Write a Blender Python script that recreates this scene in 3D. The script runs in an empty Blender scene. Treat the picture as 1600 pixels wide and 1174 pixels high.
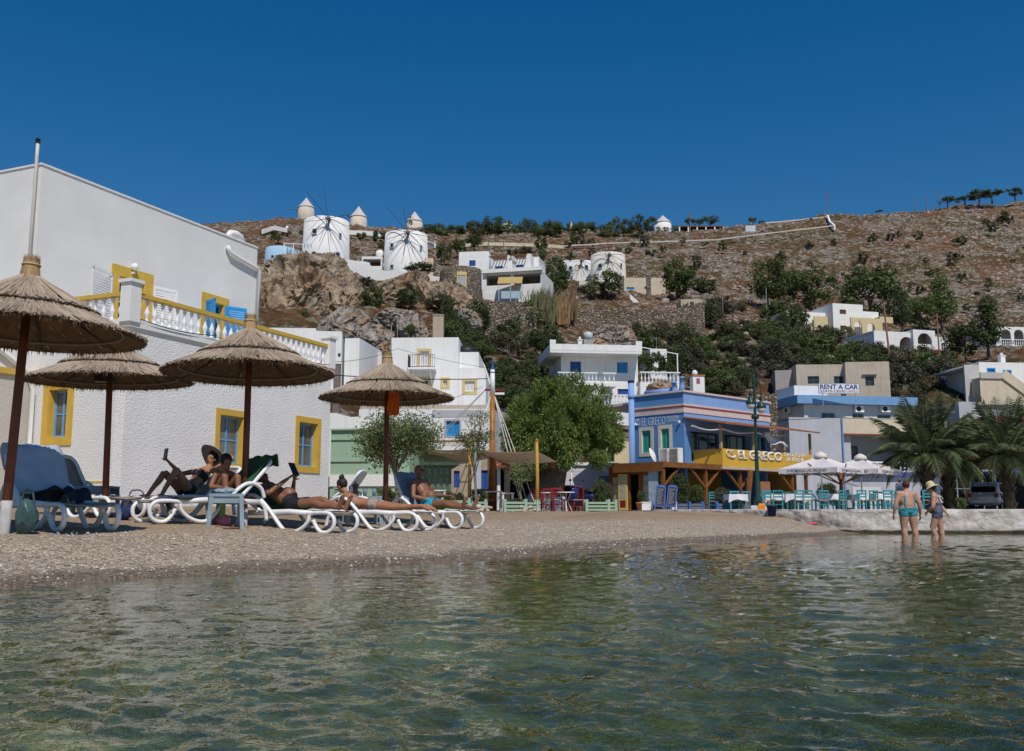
import bpy, bmesh, math, random
import numpy as np
from mathutils import Vector, Matrix, Euler, noise
R = math.radians
sc = bpy.context.scene
col = sc.collection
# camera, sky, sun, exposure
F, CX, CY, CH = 1500.0, 800.0, 587.0, 0.6
TH = math.atan(210 / F)
cam_d = bpy.data.cameras.new('camera'); cam = bpy.data.objects.new('camera', cam_d); col.objects.link(cam)
cam.location = (0, 0, CH); cam.rotation_euler = (math.pi / 2 + TH, 0, 0)
cam_d.sensor_width = 36; cam_d.lens = 36 * F / 1600; cam_d.clip_start = .05; cam_d.clip_end = 3000
sc.camera = cam
SUN_EL, SUN_AZ = R(53), R(17)          # azimuth measured from straight behind the camera towards the right
SV = Vector((math.cos(SUN_EL) * math.sin(SUN_AZ), -math.cos(SUN_EL) * math.cos(SUN_AZ), math.sin(SUN_EL)))
w = bpy.data.worlds.new('World'); sc.world = w; w.use_nodes = True
nt = w.node_tree; bg = nt.nodes['Background']
sky = nt.nodes.new('ShaderNodeTexSky'); sky.sky_type = 'NISHITA'; sky.sun_disc = False
sky.sun_elevation = SUN_EL; sky.sun_rotation = math.atan2(SV.x, SV.y)
sky.air_density = 1.0; sky.dust_density = 0.0; sky.ozone_density = 3.0; sky.altitude = 0
gm = nt.nodes.new('ShaderNodeGamma'); gm.inputs[1].default_value = .8
hs = nt.nodes.new('ShaderNodeHueSaturation'); hs.inputs['Hue'].default_value = .505; hs.inputs['Saturation'].default_value = 1.61; hs.inputs['Value'].default_value = 1.36
nt.links.new(sky.outputs[0], gm.inputs[0]); nt.links.new(gm.outputs[0], hs.inputs['Color']); nt.links.new(hs.outputs[0], bg.inputs[0])
bg.inputs[1].default_value = .075
sun_d = bpy.data.lights.new('sun', 'SUN'); sun = bpy.data.objects.new('sun', sun_d); col.objects.link(sun)
sun_d.energy = 3.6; sun_d.angle = R(.53); sun_d.color = (1, .935, .86)
sun.rotation_euler = SV.to_track_quat('Z', 'Y').to_euler(); sun.location = SV * 60
sc.view_settings.view_transform = 'Standard'; sc.view_settings.look = 'None'
sc.view_settings.exposure = 0.0; sc.view_settings.gamma = 1.0
sc.cycles.max_bounces = 6; sc.cycles.transparent_max_bounces = 12; sc.cycles.use_denoising = True
# helpers
rnd = random.Random(7)
def ray(px, py):
 dx, dy = (px - CX) / F, (CY - py) / F
 c, s = math.cos(TH), math.sin(TH)
 return Vector((dx, c - dy * s, s + dy * c))
def at(px, py, Y):
 d = ray(px, py); return Vector((0, 0, CH)) + d * (Y / d.y)
def atz(px, py, z):
 d = ray(px, py); return Vector((0, 0, CH)) + d * ((z - CH) / d.z)
def fbm(x, y, z=0, o=4):
 return noise.fractal(Vector((x, y, z)), 1.0, 2.0, o, noise_basis='PERLIN_ORIGINAL')
def nd(t, typ, **kw):
 n = t.nodes.new(typ)
 for k, v in kw.items():
  if k in n.inputs: n.inputs[k].default_value = v
  else: setattr(n, k, v)
 return n
def sock(n, name):
 for s in n.inputs:
  if s.name == name and s.enabled: return s
def mixc(t, fac, a, b, mode='MIX'):
 m = t.nodes.new('ShaderNodeMix'); m.data_type = 'RGBA'; m.blend_type = mode
 ins = [s for s in m.inputs if s.enabled]
 for s, v in zip(ins, (fac, a, b)):
  if hasattr(v, 'links') or isinstance(v, bpy.types.NodeSocket): t.links.new(v, s)
  else: s.default_value = v if not (isinstance(v, tuple) and len(v) == 3) else (*v, 1)
 return [o for o in m.outputs if o.enabled][0]
def ramp(t, src, stops):
 r = t.nodes.new('ShaderNodeValToRGB'); e = r.color_ramp.elements
 while len(e) > 1: e.remove(e[-1])
 for i, (p, c) in enumerate(stops):
  el = e[0] if i == 0 else e.new(p)
  el.position = p; el.color = (*c, 1) if isinstance(c, tuple) else (c, c, c, 1)
 t.links.new(src, r.inputs[0]); return r.outputs[0]
def newmat(name):
 m = bpy.data.materials.new(name); m.use_nodes = True
 t = m.node_tree; p = t.nodes['Principled BSDF']
 co = t.nodes.new('ShaderNodeTexCoord').outputs['Object']
 return m, t, p, co
MATS = {}
def M(name, c, rough=.75, var=.12, scale=2.0, bump=0.0, bscale=30.0, bdist=.01, metal=0.0, spec=.3, dirt=0.0, dirtc=(.25, .21, .17), streak=0.0, trans=0.0, c2=None, coat=0.0, rand=0.0):
 """procedural paint / plaster / wood: two scales of tone, stains, streaks and fine relief"""
 if name in MATS: return MATS[name]
 m, t, p, co = newmat(name); L = t.links.new
 n1 = nd(t, 'ShaderNodeTexNoise', Scale=scale, Detail=6.0, Roughness=.62); L(co, n1.inputs['Vector'])
 lo = tuple(x * (1 - var) for x in c); hi = tuple(min(1, x * (1 + var * .6)) for x in c)
 if c2: lo, hi = c2, c
 out = ramp(t, n1.outputs[0], [(.3, lo), (.7, hi)])
 if dirt:
  n2 = nd(t, 'ShaderNodeTexNoise', Scale=scale * .45, Detail=8.0, Roughness=.7); L(co, n2.inputs['Vector'])
  f = ramp(t, n2.outputs[0], [(.48, 0.0), (.78, dirt)])
  out = mixc(t, f, out, dirtc)
 if streak:
  mp = nd(t, 'ShaderNodeMapping'); mp.inputs['Scale'].default_value = (4, 4, .22); L(co, mp.inputs['Vector'])
  n3 = nd(t, 'ShaderNodeTexNoise', Scale=1.0, Detail=5.0, Roughness=.6); L(mp.outputs[0], n3.inputs['Vector'])
  f = ramp(t, n3.outputs[0], [(.52, 0.0), (.75, streak)])
  out = mixc(t, f, out, dirtc)
 if rand:
  oi = t.nodes.new('ShaderNodeObjectInfo')
  h = nd(t, 'ShaderNodeHueSaturation'); L(out, h.inputs['Color'])
  mr = nd(t, 'ShaderNodeMapRange'); L(oi.outputs['Random'], mr.inputs[0]); mr.inputs[3].default_value = 1 - rand; mr.inputs[4].default_value = 1 + rand
  L(mr.outputs[0], h.inputs['Value']); out = h.outputs[0]
 L(out, p.inputs['Base Color'])
 p.inputs['Roughness'].default_value = rough; p.inputs['Metallic'].default_value = metal
 p.inputs['Specular IOR Level'].default_value = spec; p.inputs['Coat Weight'].default_value = coat
 if bump:
  nb = nd(t, 'ShaderNodeTexNoise', Scale=bscale, Detail=5.0, Roughness=.6); L(co, nb.inputs['Vector'])
  b = nd(t, 'ShaderNodeBump', Strength=bump, Distance=bdist); L(nb.outputs[0], b.inputs['Height']); L(b.outputs[0], p.inputs['Normal'])
 MATS[name] = m
 return m
class MB:
 """collects shapes into one mesh"""
 def __init__(s): s.v, s.f, s.m = [], [], []
 def add(s, vs, fs, mi=0):
  o = len(s.v); s.v += [tuple(x) for x in vs]; s.f += [tuple(i + o for i in f) for f in fs]; s.m += [mi] * len(fs); return s
 def box(s, a, b, mi=0, mp=None):
  x0, y0, z0 = a; x1, y1, z1 = b
  vs = [(x0, y0, z0), (x1, y0, z0), (x1, y1, z0), (x0, y1, z0), (x0, y0, z1), (x1, y0, z1), (x1, y1, z1), (x0, y1, z1)]
  if mp: vs = [mp(*q) for q in vs]
  return s.add(vs, [(0, 3, 2, 1), (4, 5, 6, 7), (0, 1, 5, 4), (1, 2, 6, 5), (2, 3, 7, 6), (3, 0, 4, 7)], mi)
 def bar(s, p, q, w, h=None, mi=0, up=(0, 0, 1)):
  p, q = Vector(p), Vector(q); h = h or w
  d = (q - p).normalized(); u = Vector(up)
  if abs(d.dot(u)) > .97: u = Vector((1, 0, 0))
  a = d.cross(u).normalized() * (w / 2); b = a.cross(d).normalized() * (h / 2)
  vs = [p - a - b, p + a - b, p + a + b, p - a + b, q - a - b, q + a - b, q + a + b, q - a + b]
  return s.add(vs, [(0, 3, 2, 1), (4, 5, 6, 7), (0, 1, 5, 4), (1, 2, 6, 5), (2, 3, 7, 6), (3, 0, 4, 7)], mi)
 def tube(s, pts, rs, n=8, mi=0, cap=True, flat=1.0):
  pts = [Vector(p) for p in pts]
  if not hasattr(rs, '__len__'): rs = [rs] * len(pts)
  rings = []; prev = None
  for i, p in enumerate(pts):
   d = (pts[min(i + 1, len(pts) - 1)] - pts[max(i - 1, 0)])
   d = d.normalized() if d.length > 1e-9 else Vector((0, 0, 1))
   if prev is None:
    u = Vector((0, 0, 1)) if abs(d.z) < .9 else Vector((1, 0, 0))
    a = d.cross(u).normalized()
   else:
    a = (prev - d * prev.dot(d))
    a = a.normalized() if a.length > 1e-6 else d.orthogonal().normalized()
   prev = a; b = d.cross(a)
   rings.append([p + (a * math.cos(2 * math.pi * k / n) + b * math.sin(2 * math.pi * k / n) * flat) * rs[i] for k in range(n)])
  vs = [q for r in rings for q in r]; fs = []
  for i in range(len(pts) - 1):
   for k in range(n):
    fs.append((i * n + k, i * n + (k + 1) % n, (i + 1) * n + (k + 1) % n, (i + 1) * n + k))
  if cap:
   fs.append(tuple(range(n))[::-1]); fs.append(tuple((len(pts) - 1) * n + k for k in range(n)))
  return s.add(vs, fs, mi)
 def lathe(s, prof, n=16, c=(0, 0, 0), mi=0, cap=True):
  vs = []; fs = []
  for r, z in prof:
   for k in range(n):
    a = 2 * math.pi * k / n; vs.append((c[0] + r * math.cos(a), c[1] + r * math.sin(a), c[2] + z))
  for i in range(len(prof) - 1):
   for k in range(n):
    fs.append((i * n + k, i * n + (k + 1) % n, (i + 1) * n + (k + 1) % n, (i + 1) * n + k))
  if cap:
   fs.append(tuple(range(n))[::-1]); fs.append(tuple((len(prof) - 1) * n + k for k in range(n)))
  return s.add(vs, fs, mi)
 def ell(s, c, r, n=10, m=7, mi=0, rot=None):
  vs = []; fs = []
  for i in range(m + 1):
   t = math.pi * i / m
   for k in range(n):
    a = 2 * math.pi * k / n
    q = Vector((r[0] * math.sin(t) * math.cos(a), r[1] * math.sin(t) * math.sin(a), r[2] * math.cos(t)))
    if rot is not None: q = rot @ q
    vs.append(Vector(c) + q)
  for i in range(m):
   for k in range(n): fs.append((i * n + k, (i + 1) * n + k, (i + 1) * n + (k + 1) % n, i * n + (k + 1) % n))
  return s.add(vs, fs, mi)
 def prism(s, poly, z0, z1, mi=0, mp=None):
  n = len(poly); vs = [(x, y, z0) for x, y in poly] + [(x, y, z1) for x, y in poly]
  if mp: vs = [mp(*q) for q in vs]
  fs = [tuple(range(n))[::-1], tuple(range(n, 2 * n))] + [(k, (k + 1) % n, n + (k + 1) % n, n + k) for k in range(n)]
  return s.add(vs, fs, mi)
 def mesh(s, name, mats, smooth=False):
  me = bpy.data.meshes.new(name); me.from_pydata(s.v, [], s.f)
  for m in (mats if isinstance(mats, (list, tuple)) else [mats]): me.materials.append(m)
  if any(s.m): me.polygons.foreach_set('material_index', s.m)
  if smooth: me.polygons.foreach_set('use_smooth', [True] * len(s.f))
  me.update(); return me
 def build(s, name, mats, parent=None, smooth=False, **kw):
  return link(name, s.mesh(name, mats, smooth), parent, **kw)
def fixn(me):
 b = bmesh.new(); b.from_mesh(me); bmesh.ops.recalc_face_normals(b, faces=b.faces); b.to_mesh(me); b.free()
def link(name, me, parent=None, loc=None, rz=None, label=None, cat=None, group=None, kind=None):
 o = bpy.data.objects.new(name, me); col.objects.link(o)
 if parent is not None: o.parent = parent
 if loc is not None: o.location = loc
 if rz is not None: o.rotation_euler = (0, 0, rz) if not hasattr(rz, '__len__') else rz
 return tag(o, label, cat, group, kind)
def tag(o, label=None, cat=None, group=None, kind=None):
 for k, v in (('label', label), ('category', cat), ('group', group), ('kind', kind)):
  if v: o[k] = v
 return o
def thing(name, label, cat, loc=(0, 0, 0), rz=0, group=None):
 return link(name, None, None, loc, rz, label, cat, group)
def tree_copy(o, parent=None):
 c = o.copy(); col.objects.link(c); c.parent = parent
 for ch in o.children: tree_copy(ch, c)
 return c
def copy_of(o, loc=None, rz=None, label=None, group=None, scale=None):
 c = tree_copy(o)
 if loc is not None: c.location = loc
 if rz is not None: c.rotation_euler = (0, 0, rz) if not hasattr(rz, '__len__') else rz
 if scale is not None: c.scale = (scale,) * 3 if not hasattr(scale, '__len__') else scale
 if label: c['label'] = label
 if group: c['group'] = group
 return c
# shore, beach height
WL = [atz(px, py, 0) for px, py in ((0, 922), (200, 906), (400, 894), (600, 885), (800, 873), (1000, 853), (1200, 841), (1330, 834))]
WL = [Vector((-10, -1, 0)), Vector((-6.6, 3.5, 0))] + WL + [Vector((9.4, 25.6, 0)), Vector((16, 26.6, 0)), Vector((45, 28, 0))]
WA = np.array([(p.x, p.y) for p in WL])
def shore_d(X, Y):
 """signed distance to the waterline, positive on land (left of the line); numpy arrays"""
 P = np.stack([X, Y], -1); best = np.full(X.shape, 1e9); sg = np.ones(X.shape)
 for a, b in zip(WA[:-1], WA[1:]):
  ab = b - a; t = np.clip(((P - a) @ ab) / (ab @ ab), 0, 1)
  q = a + t[..., None] * ab; d = np.linalg.norm(P - q, axis=-1)
  cr = ab[0] * (P[..., 1] - a[1]) - ab[1] * (P[..., 0] - a[0])
  m = d < best; best = np.where(m, d, best); sg = np.where(m, np.sign(cr), sg)
 return best * sg
def beach_z(X, Y):
 X = np.asarray(X, float); Y = np.asarray(Y, float); s = shore_d(X, Y)
 z = np.interp(s, [-30, -12, -6, -3, -1, 0, .35, 1, 2, 3, 4, 5, 7, 10, 15, 30], [-1.5, -1.1, -.85, -.6, -.16, 0, .05, .11, .18, .24, .3, .36, .44, .5, .54, .56])
 zl = np.interp(s, [-30, -12, -6, -3, -1, 0, .35, 1, 1.6, 2.2, 3, 4, 5, 7, 10, 30], [-1.5, -1.1, -.85, -.6, -.16, 0, .06, .15, .23, .29, .34, .36, .40, .46, .5, .52])
 kx = np.clip((-X - 3.0) / 1.6, 0, 1); z = z * (1 - kx) + zl * kx
 z = z + np.where(s > 1.5, np.clip(-X - 3, 0, 6) * .015 * np.clip((s - 1.5) / 2, 0, 1), 0) + np.clip((Y - 17) / 10, 0, 1) * np.clip((-X - 2) / 4, 0, 1) * .12 + .2 * np.clip((Y - 21 - (X - 5.5) * .9) / 4, 0, 1) * np.clip((8.7 - X) / 1.2, 0, 1) * np.clip((X - 1) / 2, 0, 1) * (s > 0)
 z = np.minimum(z, np.where(X > 0, .54, 9.0))
 return z
def gz(x, y): return float(beach_z(np.array([x]), np.array([y]))[0])
def ground(px, py, Y):
 """plan point under a pixel at depth Y, set on the beach"""
 p = at(px, py, Y); p.z = gz(p.x, p.y); return p
# materials shared by many things
white = M('white_plaster', (.80, .80, .79), .85, .07, .9, .25, 9, .02, dirt=.25, dirtc=(.5, .47, .43), streak=.3)
white2 = M('white_limewash', (.77, .765, .75), .85, .08, .5, .2, 6, .03, dirt=.5, dirtc=(.66, .63, .60), streak=.12)
plainwhite = M('white_paint', (.80, .80, .80), .5, .05, 4)
yellow = M('ochre_paint', (.63, .41, .07), .7, .1, 2.5, .15, 20, dirt=.2, dirtc=(.4, .25, .06))
cream = M('cream_plaster', (.62, .53, .40), .85, .1, 1.2, .2, 10, .02, dirt=.35, streak=.3)
tan_wall = M('bare_plaster', (.50, .42, .33), .9, .16, .7, .3, 8, .03, dirt=.5, streak=.5)
pale_yellow = M('pale_yellow_plaster', (.66, .56, .34), .85, .08, 1, dirt=.2)
grey_wall = M('grey_plaster', (.45, .46, .50), .85, .08, .8, dirt=.3, streak=.3)
blue_wood = M('blue_paint_wood', (.15, .36, .62), .55, .15, 6, .1, 40)
bright_blue = M('bright_blue_paint', (.03, .30, .68), .5, .1, 4)
deep_blue = M('deep_blue_paint', (.03, .10, .38), .5, .15, 4)
sage = M('sage_green_paint', (.33, .47, .34), .6, .08, 1.5, .1, 20, dirt=.2)
dark_green = M('dark_green_paint', (.012, .05, .042), .4, .2, 4)
dk_frame = M('dark_green_frame', (.10, .17, .11), .5, .2, 4)
iron = M('black_iron', (.02, .02, .022), .5, .2, 8)
steel = M('galvanised_steel', (.42, .43, .44), .4, .15, 6, metal=.6)
wood_brown = M('brown_timber', (.20, .085, .03), .65, .3, 3, .2, 30)
wood_orange = M('varnished_timber', (.36, .15, .035), .45, .3, 3, .2, 25)
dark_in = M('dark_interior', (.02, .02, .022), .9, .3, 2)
grey_post = M('weathered_wood', (.20, .17, .15), .85, .3, 5, .3, 30)
terracotta = M('terracotta', (.44, .16, .07), .8, .2, 5, .1, 30)
red_paint = M('red_chair_paint', (.24, .014, .025), .45, .2, 8)
teal_paint = M('teal_chair_paint', (.05, .27, .32), .5, .2, 8, rand=.15)
rope_m = M('pale_rope', (.62, .60, .56), .9, .1, 20)
cloth_white = M('white_cloth', (.78, .78, .79), .9, .05, 5)
concrete = M('concrete', (.42, .40, .37), .9, .15, 2, .2, 20, dirt=.3)
def glass_mat(name, c, rough=.08, var=.4):
 if name in MATS: return MATS[name]
 m = M(name, c, rough, var, 1.2, spec=.6); return m
pane_dark = glass_mat('dark_window_glass', (.025, .03, .035))
pane_curtain = glass_mat('curtained_glass', (.16, .155, .15), .15, .6)
# water and seabed
def water_mesh():
 ys = [.25]
 while ys[-1] < 27: ys.append(ys[-1] + max(.013, .0055 * ys[-1] ** 1.25))
 ys = np.array(ys); nx = 430
 t = np.linspace(-1, 1, nx); t = .66 * t + .55 * t ** 5
 Y = np.repeat(ys[:, None], nx, 1); X = t[None, :] * (ys[:, None] + .9)
 g = np.random.default_rng(3); Z = np.zeros_like(X)
 s = shore_d(X, Y)
 for i in range(84):
  lam = .06 * (.6 / .06) ** g.random()
  th = g.normal(1.15, .62); k = 2 * math.pi / lam
  dirx, diry = math.cos(th), math.sin(th)
  amp = .0031 * lam ** .82 * (.6 + .8 * g.random())
  ph = g.random() * 6.28; warp = .35 * np.sin(.9 * X + 1.3 * Y + ph) + .3 * np.sin(2.1 * X - 1.1 * Y + 2 * ph)
  cell = Y * .005
  fade = np.clip((lam / np.maximum(cell, .01) - 2.2) / 2, 0, 1)
  a = np.sin(k * (dirx * X + diry * Y) + ph + warp)
  Z += amp * fade * (a + .25 * np.cos(2 * (k * (dirx * X + diry * Y) + ph + warp)))
 gust = .75 + .35 * np.sin(.7 * X + .33 * Y) * np.sin(.41 * Y - .3 * X + 1)
 Z *= gust * np.clip(.35 + -s * .6, .3, 1)
 ny = len(ys)
 me = bpy.data.meshes.new('sea'); V = np.stack([X, Y, Z], -1).reshape(-1, 3)
 idx = np.arange(ny * nx).reshape(ny, nx)
 Fq = np.stack([idx[:-1, :-1], idx[:-1, 1:], idx[1:, 1:], idx[1:, :-1]], -1).reshape(-1, 4)
 keep = (s.reshape(-1)[Fq].min(1) < 1.0); Fq = Fq[keep]
 me.from_pydata(V.tolist(), [], Fq.tolist()); me.polygons.foreach_set('use_smooth', [True] * len(Fq)); me.update()
 return me
def water_mat():
 m = bpy.data.materials.new('sea_water'); m.use_nodes = True; t = m.node_tree; L = t.links.new
 t.nodes.remove(t.nodes['Principled BSDF']); out = t.nodes['Material Output']
 co = t.nodes.new('ShaderNodeTexCoord').outputs['Object']
 mp = nd(t, 'ShaderNodeMapping'); mp.inputs['Scale'].default_value = (1, .75, 1); L(co, mp.inputs['Vector'])
 n1 = nd(t, 'ShaderNodeTexNoise', Scale=15.0, Detail=3.0, Roughness=.5, Distortion=.6); L(mp.outputs[0], n1.inputs['Vector'])
 b = nd(t, 'ShaderNodeBump', Strength=.4, Distance=.010); L(n1.outputs[0], b.inputs['Height'])
 fr = nd(t, 'ShaderNodeFresnel', IOR=1.33); L(b.outputs[0], fr.inputs['Normal'])
 gl = nd(t, 'ShaderNodeBsdfGlossy', Roughness=.012, Color=(.97, .98, .97, 1)); L(b.outputs[0], gl.inputs['Normal'])
 tr = nd(t, 'ShaderNodeBsdfTransparent', Color=(.64, .76, .57, 1))
 mx = t.nodes.new('ShaderNodeMixShader'); L(fr.outputs[0], mx.inputs[0]); L(tr.outputs[0], mx.inputs[1]); L(gl.outputs[0], mx.inputs[2])
 L(mx.outputs[0], out.inputs['Surface']); return m
wm = water_mesh(); wm.materials.append(water_mat()); link('sea', wm, kind='structure')
def beach_mat():
 m, t, p, co = newmat('gravel_beach'); L = t.links.new
 v = nd(t, 'ShaderNodeTexVoronoi', Scale=58.0); L(co, v.inputs['Vector'])
 v2 = nd(t, 'ShaderNodeTexVoronoi', Scale=17.0); L(co, v2.inputs['Vector'])
 n = nd(t, 'ShaderNodeTexNoise', Scale=.5, Detail=6.0); L(co, n.inputs['Vector'])
 s1 = nd(t, 'ShaderNodeSeparateColor'); L(v.outputs['Color'], s1.inputs[0])
 peb = ramp(t, s1.outputs[0], [(0, (.14, .11, .08)), (.3, (.31, .25, .185)), (.55, (.41, .335, .255)), (.8, (.52, .44, .35)), (1, (.70, .64, .55))])
 s2 = nd(t, 'ShaderNodeSeparateColor'); L(v2.outputs['Color'], s2.inputs[0])
 big = ramp(t, s2.outputs[1], [(0, (.75, .72, .7)), (.5, (1, .98, .95)), (1, (1.15, 1.1, 1.05))])
 c = mixc(t, 1.0, peb, big, 'MULTIPLY')
 sand = ramp(t, n.outputs[0], [(.35, (.29, .20, .118)), (.65, (.38, .275, .172))])
 sp = nd(t, 'ShaderNodeSeparateXYZ'); L(co, sp.inputs[0])
 nz = nd(t, 'ShaderNodeMath', operation='MULTIPLY_ADD'); L(n.outputs[0], nz.inputs[0]); nz.inputs[1].default_value = .22; L(sp.outputs[2], nz.inputs[2])
 f = ramp(t, nz.outputs[0], [(.42, 0.0), (.52, .85)])
 c = mixc(t, f, c, sand)
 wet = nd(t, 'ShaderNodeMath', operation='MULTIPLY_ADD'); L(n.outputs[0], wet.inputs[0]); wet.inputs[1].default_value = -.09; L(sp.outputs[2], wet.inputs[2])
 wf = ramp(t, wet.outputs[0], [(0.012, 1.0), (.045, 0.0)])
 c = mixc(t, wf, c, mixc(t, 1.0, c, (.50, .46, .42), 'MULTIPLY'))
 n3 = nd(t, 'ShaderNodeTexNoise', Scale=1.7, Detail=7.0, Roughness=.65, Distortion=.8); L(co, n3.inputs['Vector'])
 bed = ramp(t, n3.outputs[0], [(.36, (.010, .022, .008)), (.52, (.030, .052, .020)), (.62, (.085, .105, .045)), (.74, (.28, .28, .16))])
 shal = ramp(t, n3.outputs[0], [(.32, (.045, .05, .026)), (.48, (.125, .12, .075)), (.62, (.25, .235, .165)), (.74, (.42, .385, .29))])
 dm = nd(t, 'ShaderNodeMapRange'); L(sp.outputs[2], dm.inputs[0]); dm.inputs[1].default_value = -.58; dm.inputs[2].default_value = -.84
 bed = mixc(t, dm.outputs[0], shal, bed)
 bed = mixc(t, .14, bed, peb)
 uf = ramp(t, sp.outputs[2], [(-.0, 0.0), (.0, 0.0)])
 mr = nd(t, 'ShaderNodeMapRange'); L(sp.outputs[2], mr.inputs[0]); mr.inputs[1].default_value = -.05; mr.inputs[2].default_value = -.3
 c = mixc(t, mr.outputs[0], c, bed)
 L(c, p.inputs['Base Color'])
 rr = nd(t, 'ShaderNodeMapRange'); L(wf, rr.inputs[0]); rr.inputs[3].default_value = .9; rr.inputs[4].default_value = .35; L(rr.outputs[0], p.inputs['Roughness'])
 b = nd(t, 'ShaderNodeBump', Strength=.8, Distance=.018); L(v.outputs['Distance'], b.inputs['Height']); b.invert = True
 b2 = nd(t, 'ShaderNodeBump', Strength=.5, Distance=.03); L(v2.outputs['Distance'], b2.inputs['Height']); b2.invert = True; L(b.outputs[0], b2.inputs['Normal'])
 L(b2.outputs[0], p.inputs['Normal']); p.inputs['Specular IOR Level'].default_value = .2
 return m
def grid_obj(name, X, Y, Z, mat, kind='structure', smooth=True, keep=None):
 ny, nx = X.shape; V = np.stack([X, Y, Z], -1).reshape(-1, 3); idx = np.arange(ny * nx).reshape(ny, nx)
 Fq = np.stack([idx[:-1, :-1], idx[:-1, 1:], idx[1:, 1:], idx[1:, :-1]], -1).reshape(-1, 4)
 if keep is not None: Fq = Fq[keep.reshape(-1)[Fq].all(1)]
 me = bpy.data.meshes.new(name); me.from_pydata(V.tolist(), [], Fq.tolist())
 me.polygons.foreach_set('use_smooth', [smooth] * len(Fq)); me.materials.append(mat); me.update()
 return link(name, me, kind=kind)
def fnoise(X, Y, sc_, seed, o=4):
 """cheap value noise on arrays"""
 g = np.random.default_rng(seed); T = g.random((256, 256)); out = np.zeros(X.shape); amp = 1; tot = 0; f = sc_
 for i in range(o):
  x = X * f + 37.7 * i; y = Y * f + 91.3 * i
  xi = np.floor(x).astype(int); yi = np.floor(y).astype(int); u = x - xi; v = y - yi; u = u * u * (3 - 2 * u); v = v * v * (3 - 2 * v)
  a = T[xi % 256, yi % 256]; b = T[(xi + 1) % 256, yi % 256]; c = T[xi % 256, (yi + 1) % 256]; d = T[(xi + 1) % 256, (yi + 1) % 256]
  out += amp * ((a * (1 - u) + b * u) * (1 - v) + (c * (1 - u) + d * u) * v - .5); tot += amp; amp *= .5; f *= 2.03
 return out / tot * 2
ys = np.concatenate([np.linspace(-2, 6, 50), np.linspace(6.1, 20, 170), np.linspace(20.2, 48, 110)])
xs = np.concatenate([np.linspace(-26, -9, 40), np.linspace(-8.9, 12, 210), np.linspace(12.2, 26, 40)])
BX, BY = np.meshgrid(xs, ys); BZ = beach_z(BX, BY)
BS = shore_d(BX, BY)
BZ += fnoise(BX, BY, .9, 5) * np.clip(BS * .02, .0, .035) + fnoise(BX, BY, 4.0, 6) * np.where(BS > .3, .02, .03) + np.where(BS < -1, fnoise(BX, BY, 1.4, 8) * .12, 0)
beach_o = grid_obj('beach', BX, BY, BZ, beach_mat())
def pebbles():
 mb = MB(); g = random.Random(4); n = 0
 P = [(g.uniform(-8, 7), g.uniform(6.5, 22)) for _ in range(16000)]
 S = shore_d(np.array([p[0] for p in P]), np.array([p[1] for p in P])); Zb = beach_z(np.array([p[0] for p in P]), np.array([p[1] for p in P]))
 for (x, y), s, z in zip(P, S, Zb):
  if not (.05 < s < 5.5) or g.random() < max(0, (s - 2.5) / 3.2): continue
  r = g.uniform(.008, .02) * (1.5 if g.random() < .06 else 1); a = g.uniform(0, 6.28)
  rx, ry, rz_ = r * g.uniform(.8, 1.4), r * g.uniform(.7, 1.1), r * g.uniform(.4, .7)
  ca, sa = math.cos(a), math.sin(a); vs = []
  for k in range(5):
   q = 6.283 * k / 5; ex, ey = rx * math.cos(q) * g.uniform(.8, 1.1), ry * math.sin(q) * g.uniform(.8, 1.1)
   vs.append((x + ex * ca - ey * sa, y + ex * sa + ey * ca, z))
  vs.append((x, y, z + rz_ * 1.4))
  mb.add(vs, [(k, (k + 1) % 5, 5) for k in range(5)], g.randrange(3))
 ms = [M('pebble_tan', (.38, .30, .22), .8, .25, 9), M('pebble_grey', (.30, .28, .26), .8, .25, 9), M('pebble_pale', (.56, .51, .44), .8, .2, 9)]
 mb.build('pebbles', ms, label='loose pebbles scattered over the gravel berm', cat='pebbles', kind='stuff')
pebbles()
QW = [at(2300, 800, 24.6), at(1900, 800, 24.9), at(1600, 800, 25.05), at(1450, 800, 25.15), at(1330, 800, 25.4), at(1285, 800, 25.9), at(1245, 800, 26.5), at(1190, 800, 27.4), at(1130, 800, 28.6), at(1055, 800, 30.5), at(1040, 800, 33)]
QZ = .585
def quay():
 front = [(p.x, p.y + .12) for p in QW] + [(2.5, 43.5), (-8.0, 40.0)]
 mb = MB(); mb.prism(front + [(-8, 95), (60, 95), (60, 25.2)], -.3, QZ)
 m = M('quay_paving', (.36, .34, .32), .9, .15, .8, .3, 25, dirt=.3)
 o = mb.build('quay_pavement', m, kind='structure'); fixn(o.data)
quay()
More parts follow.
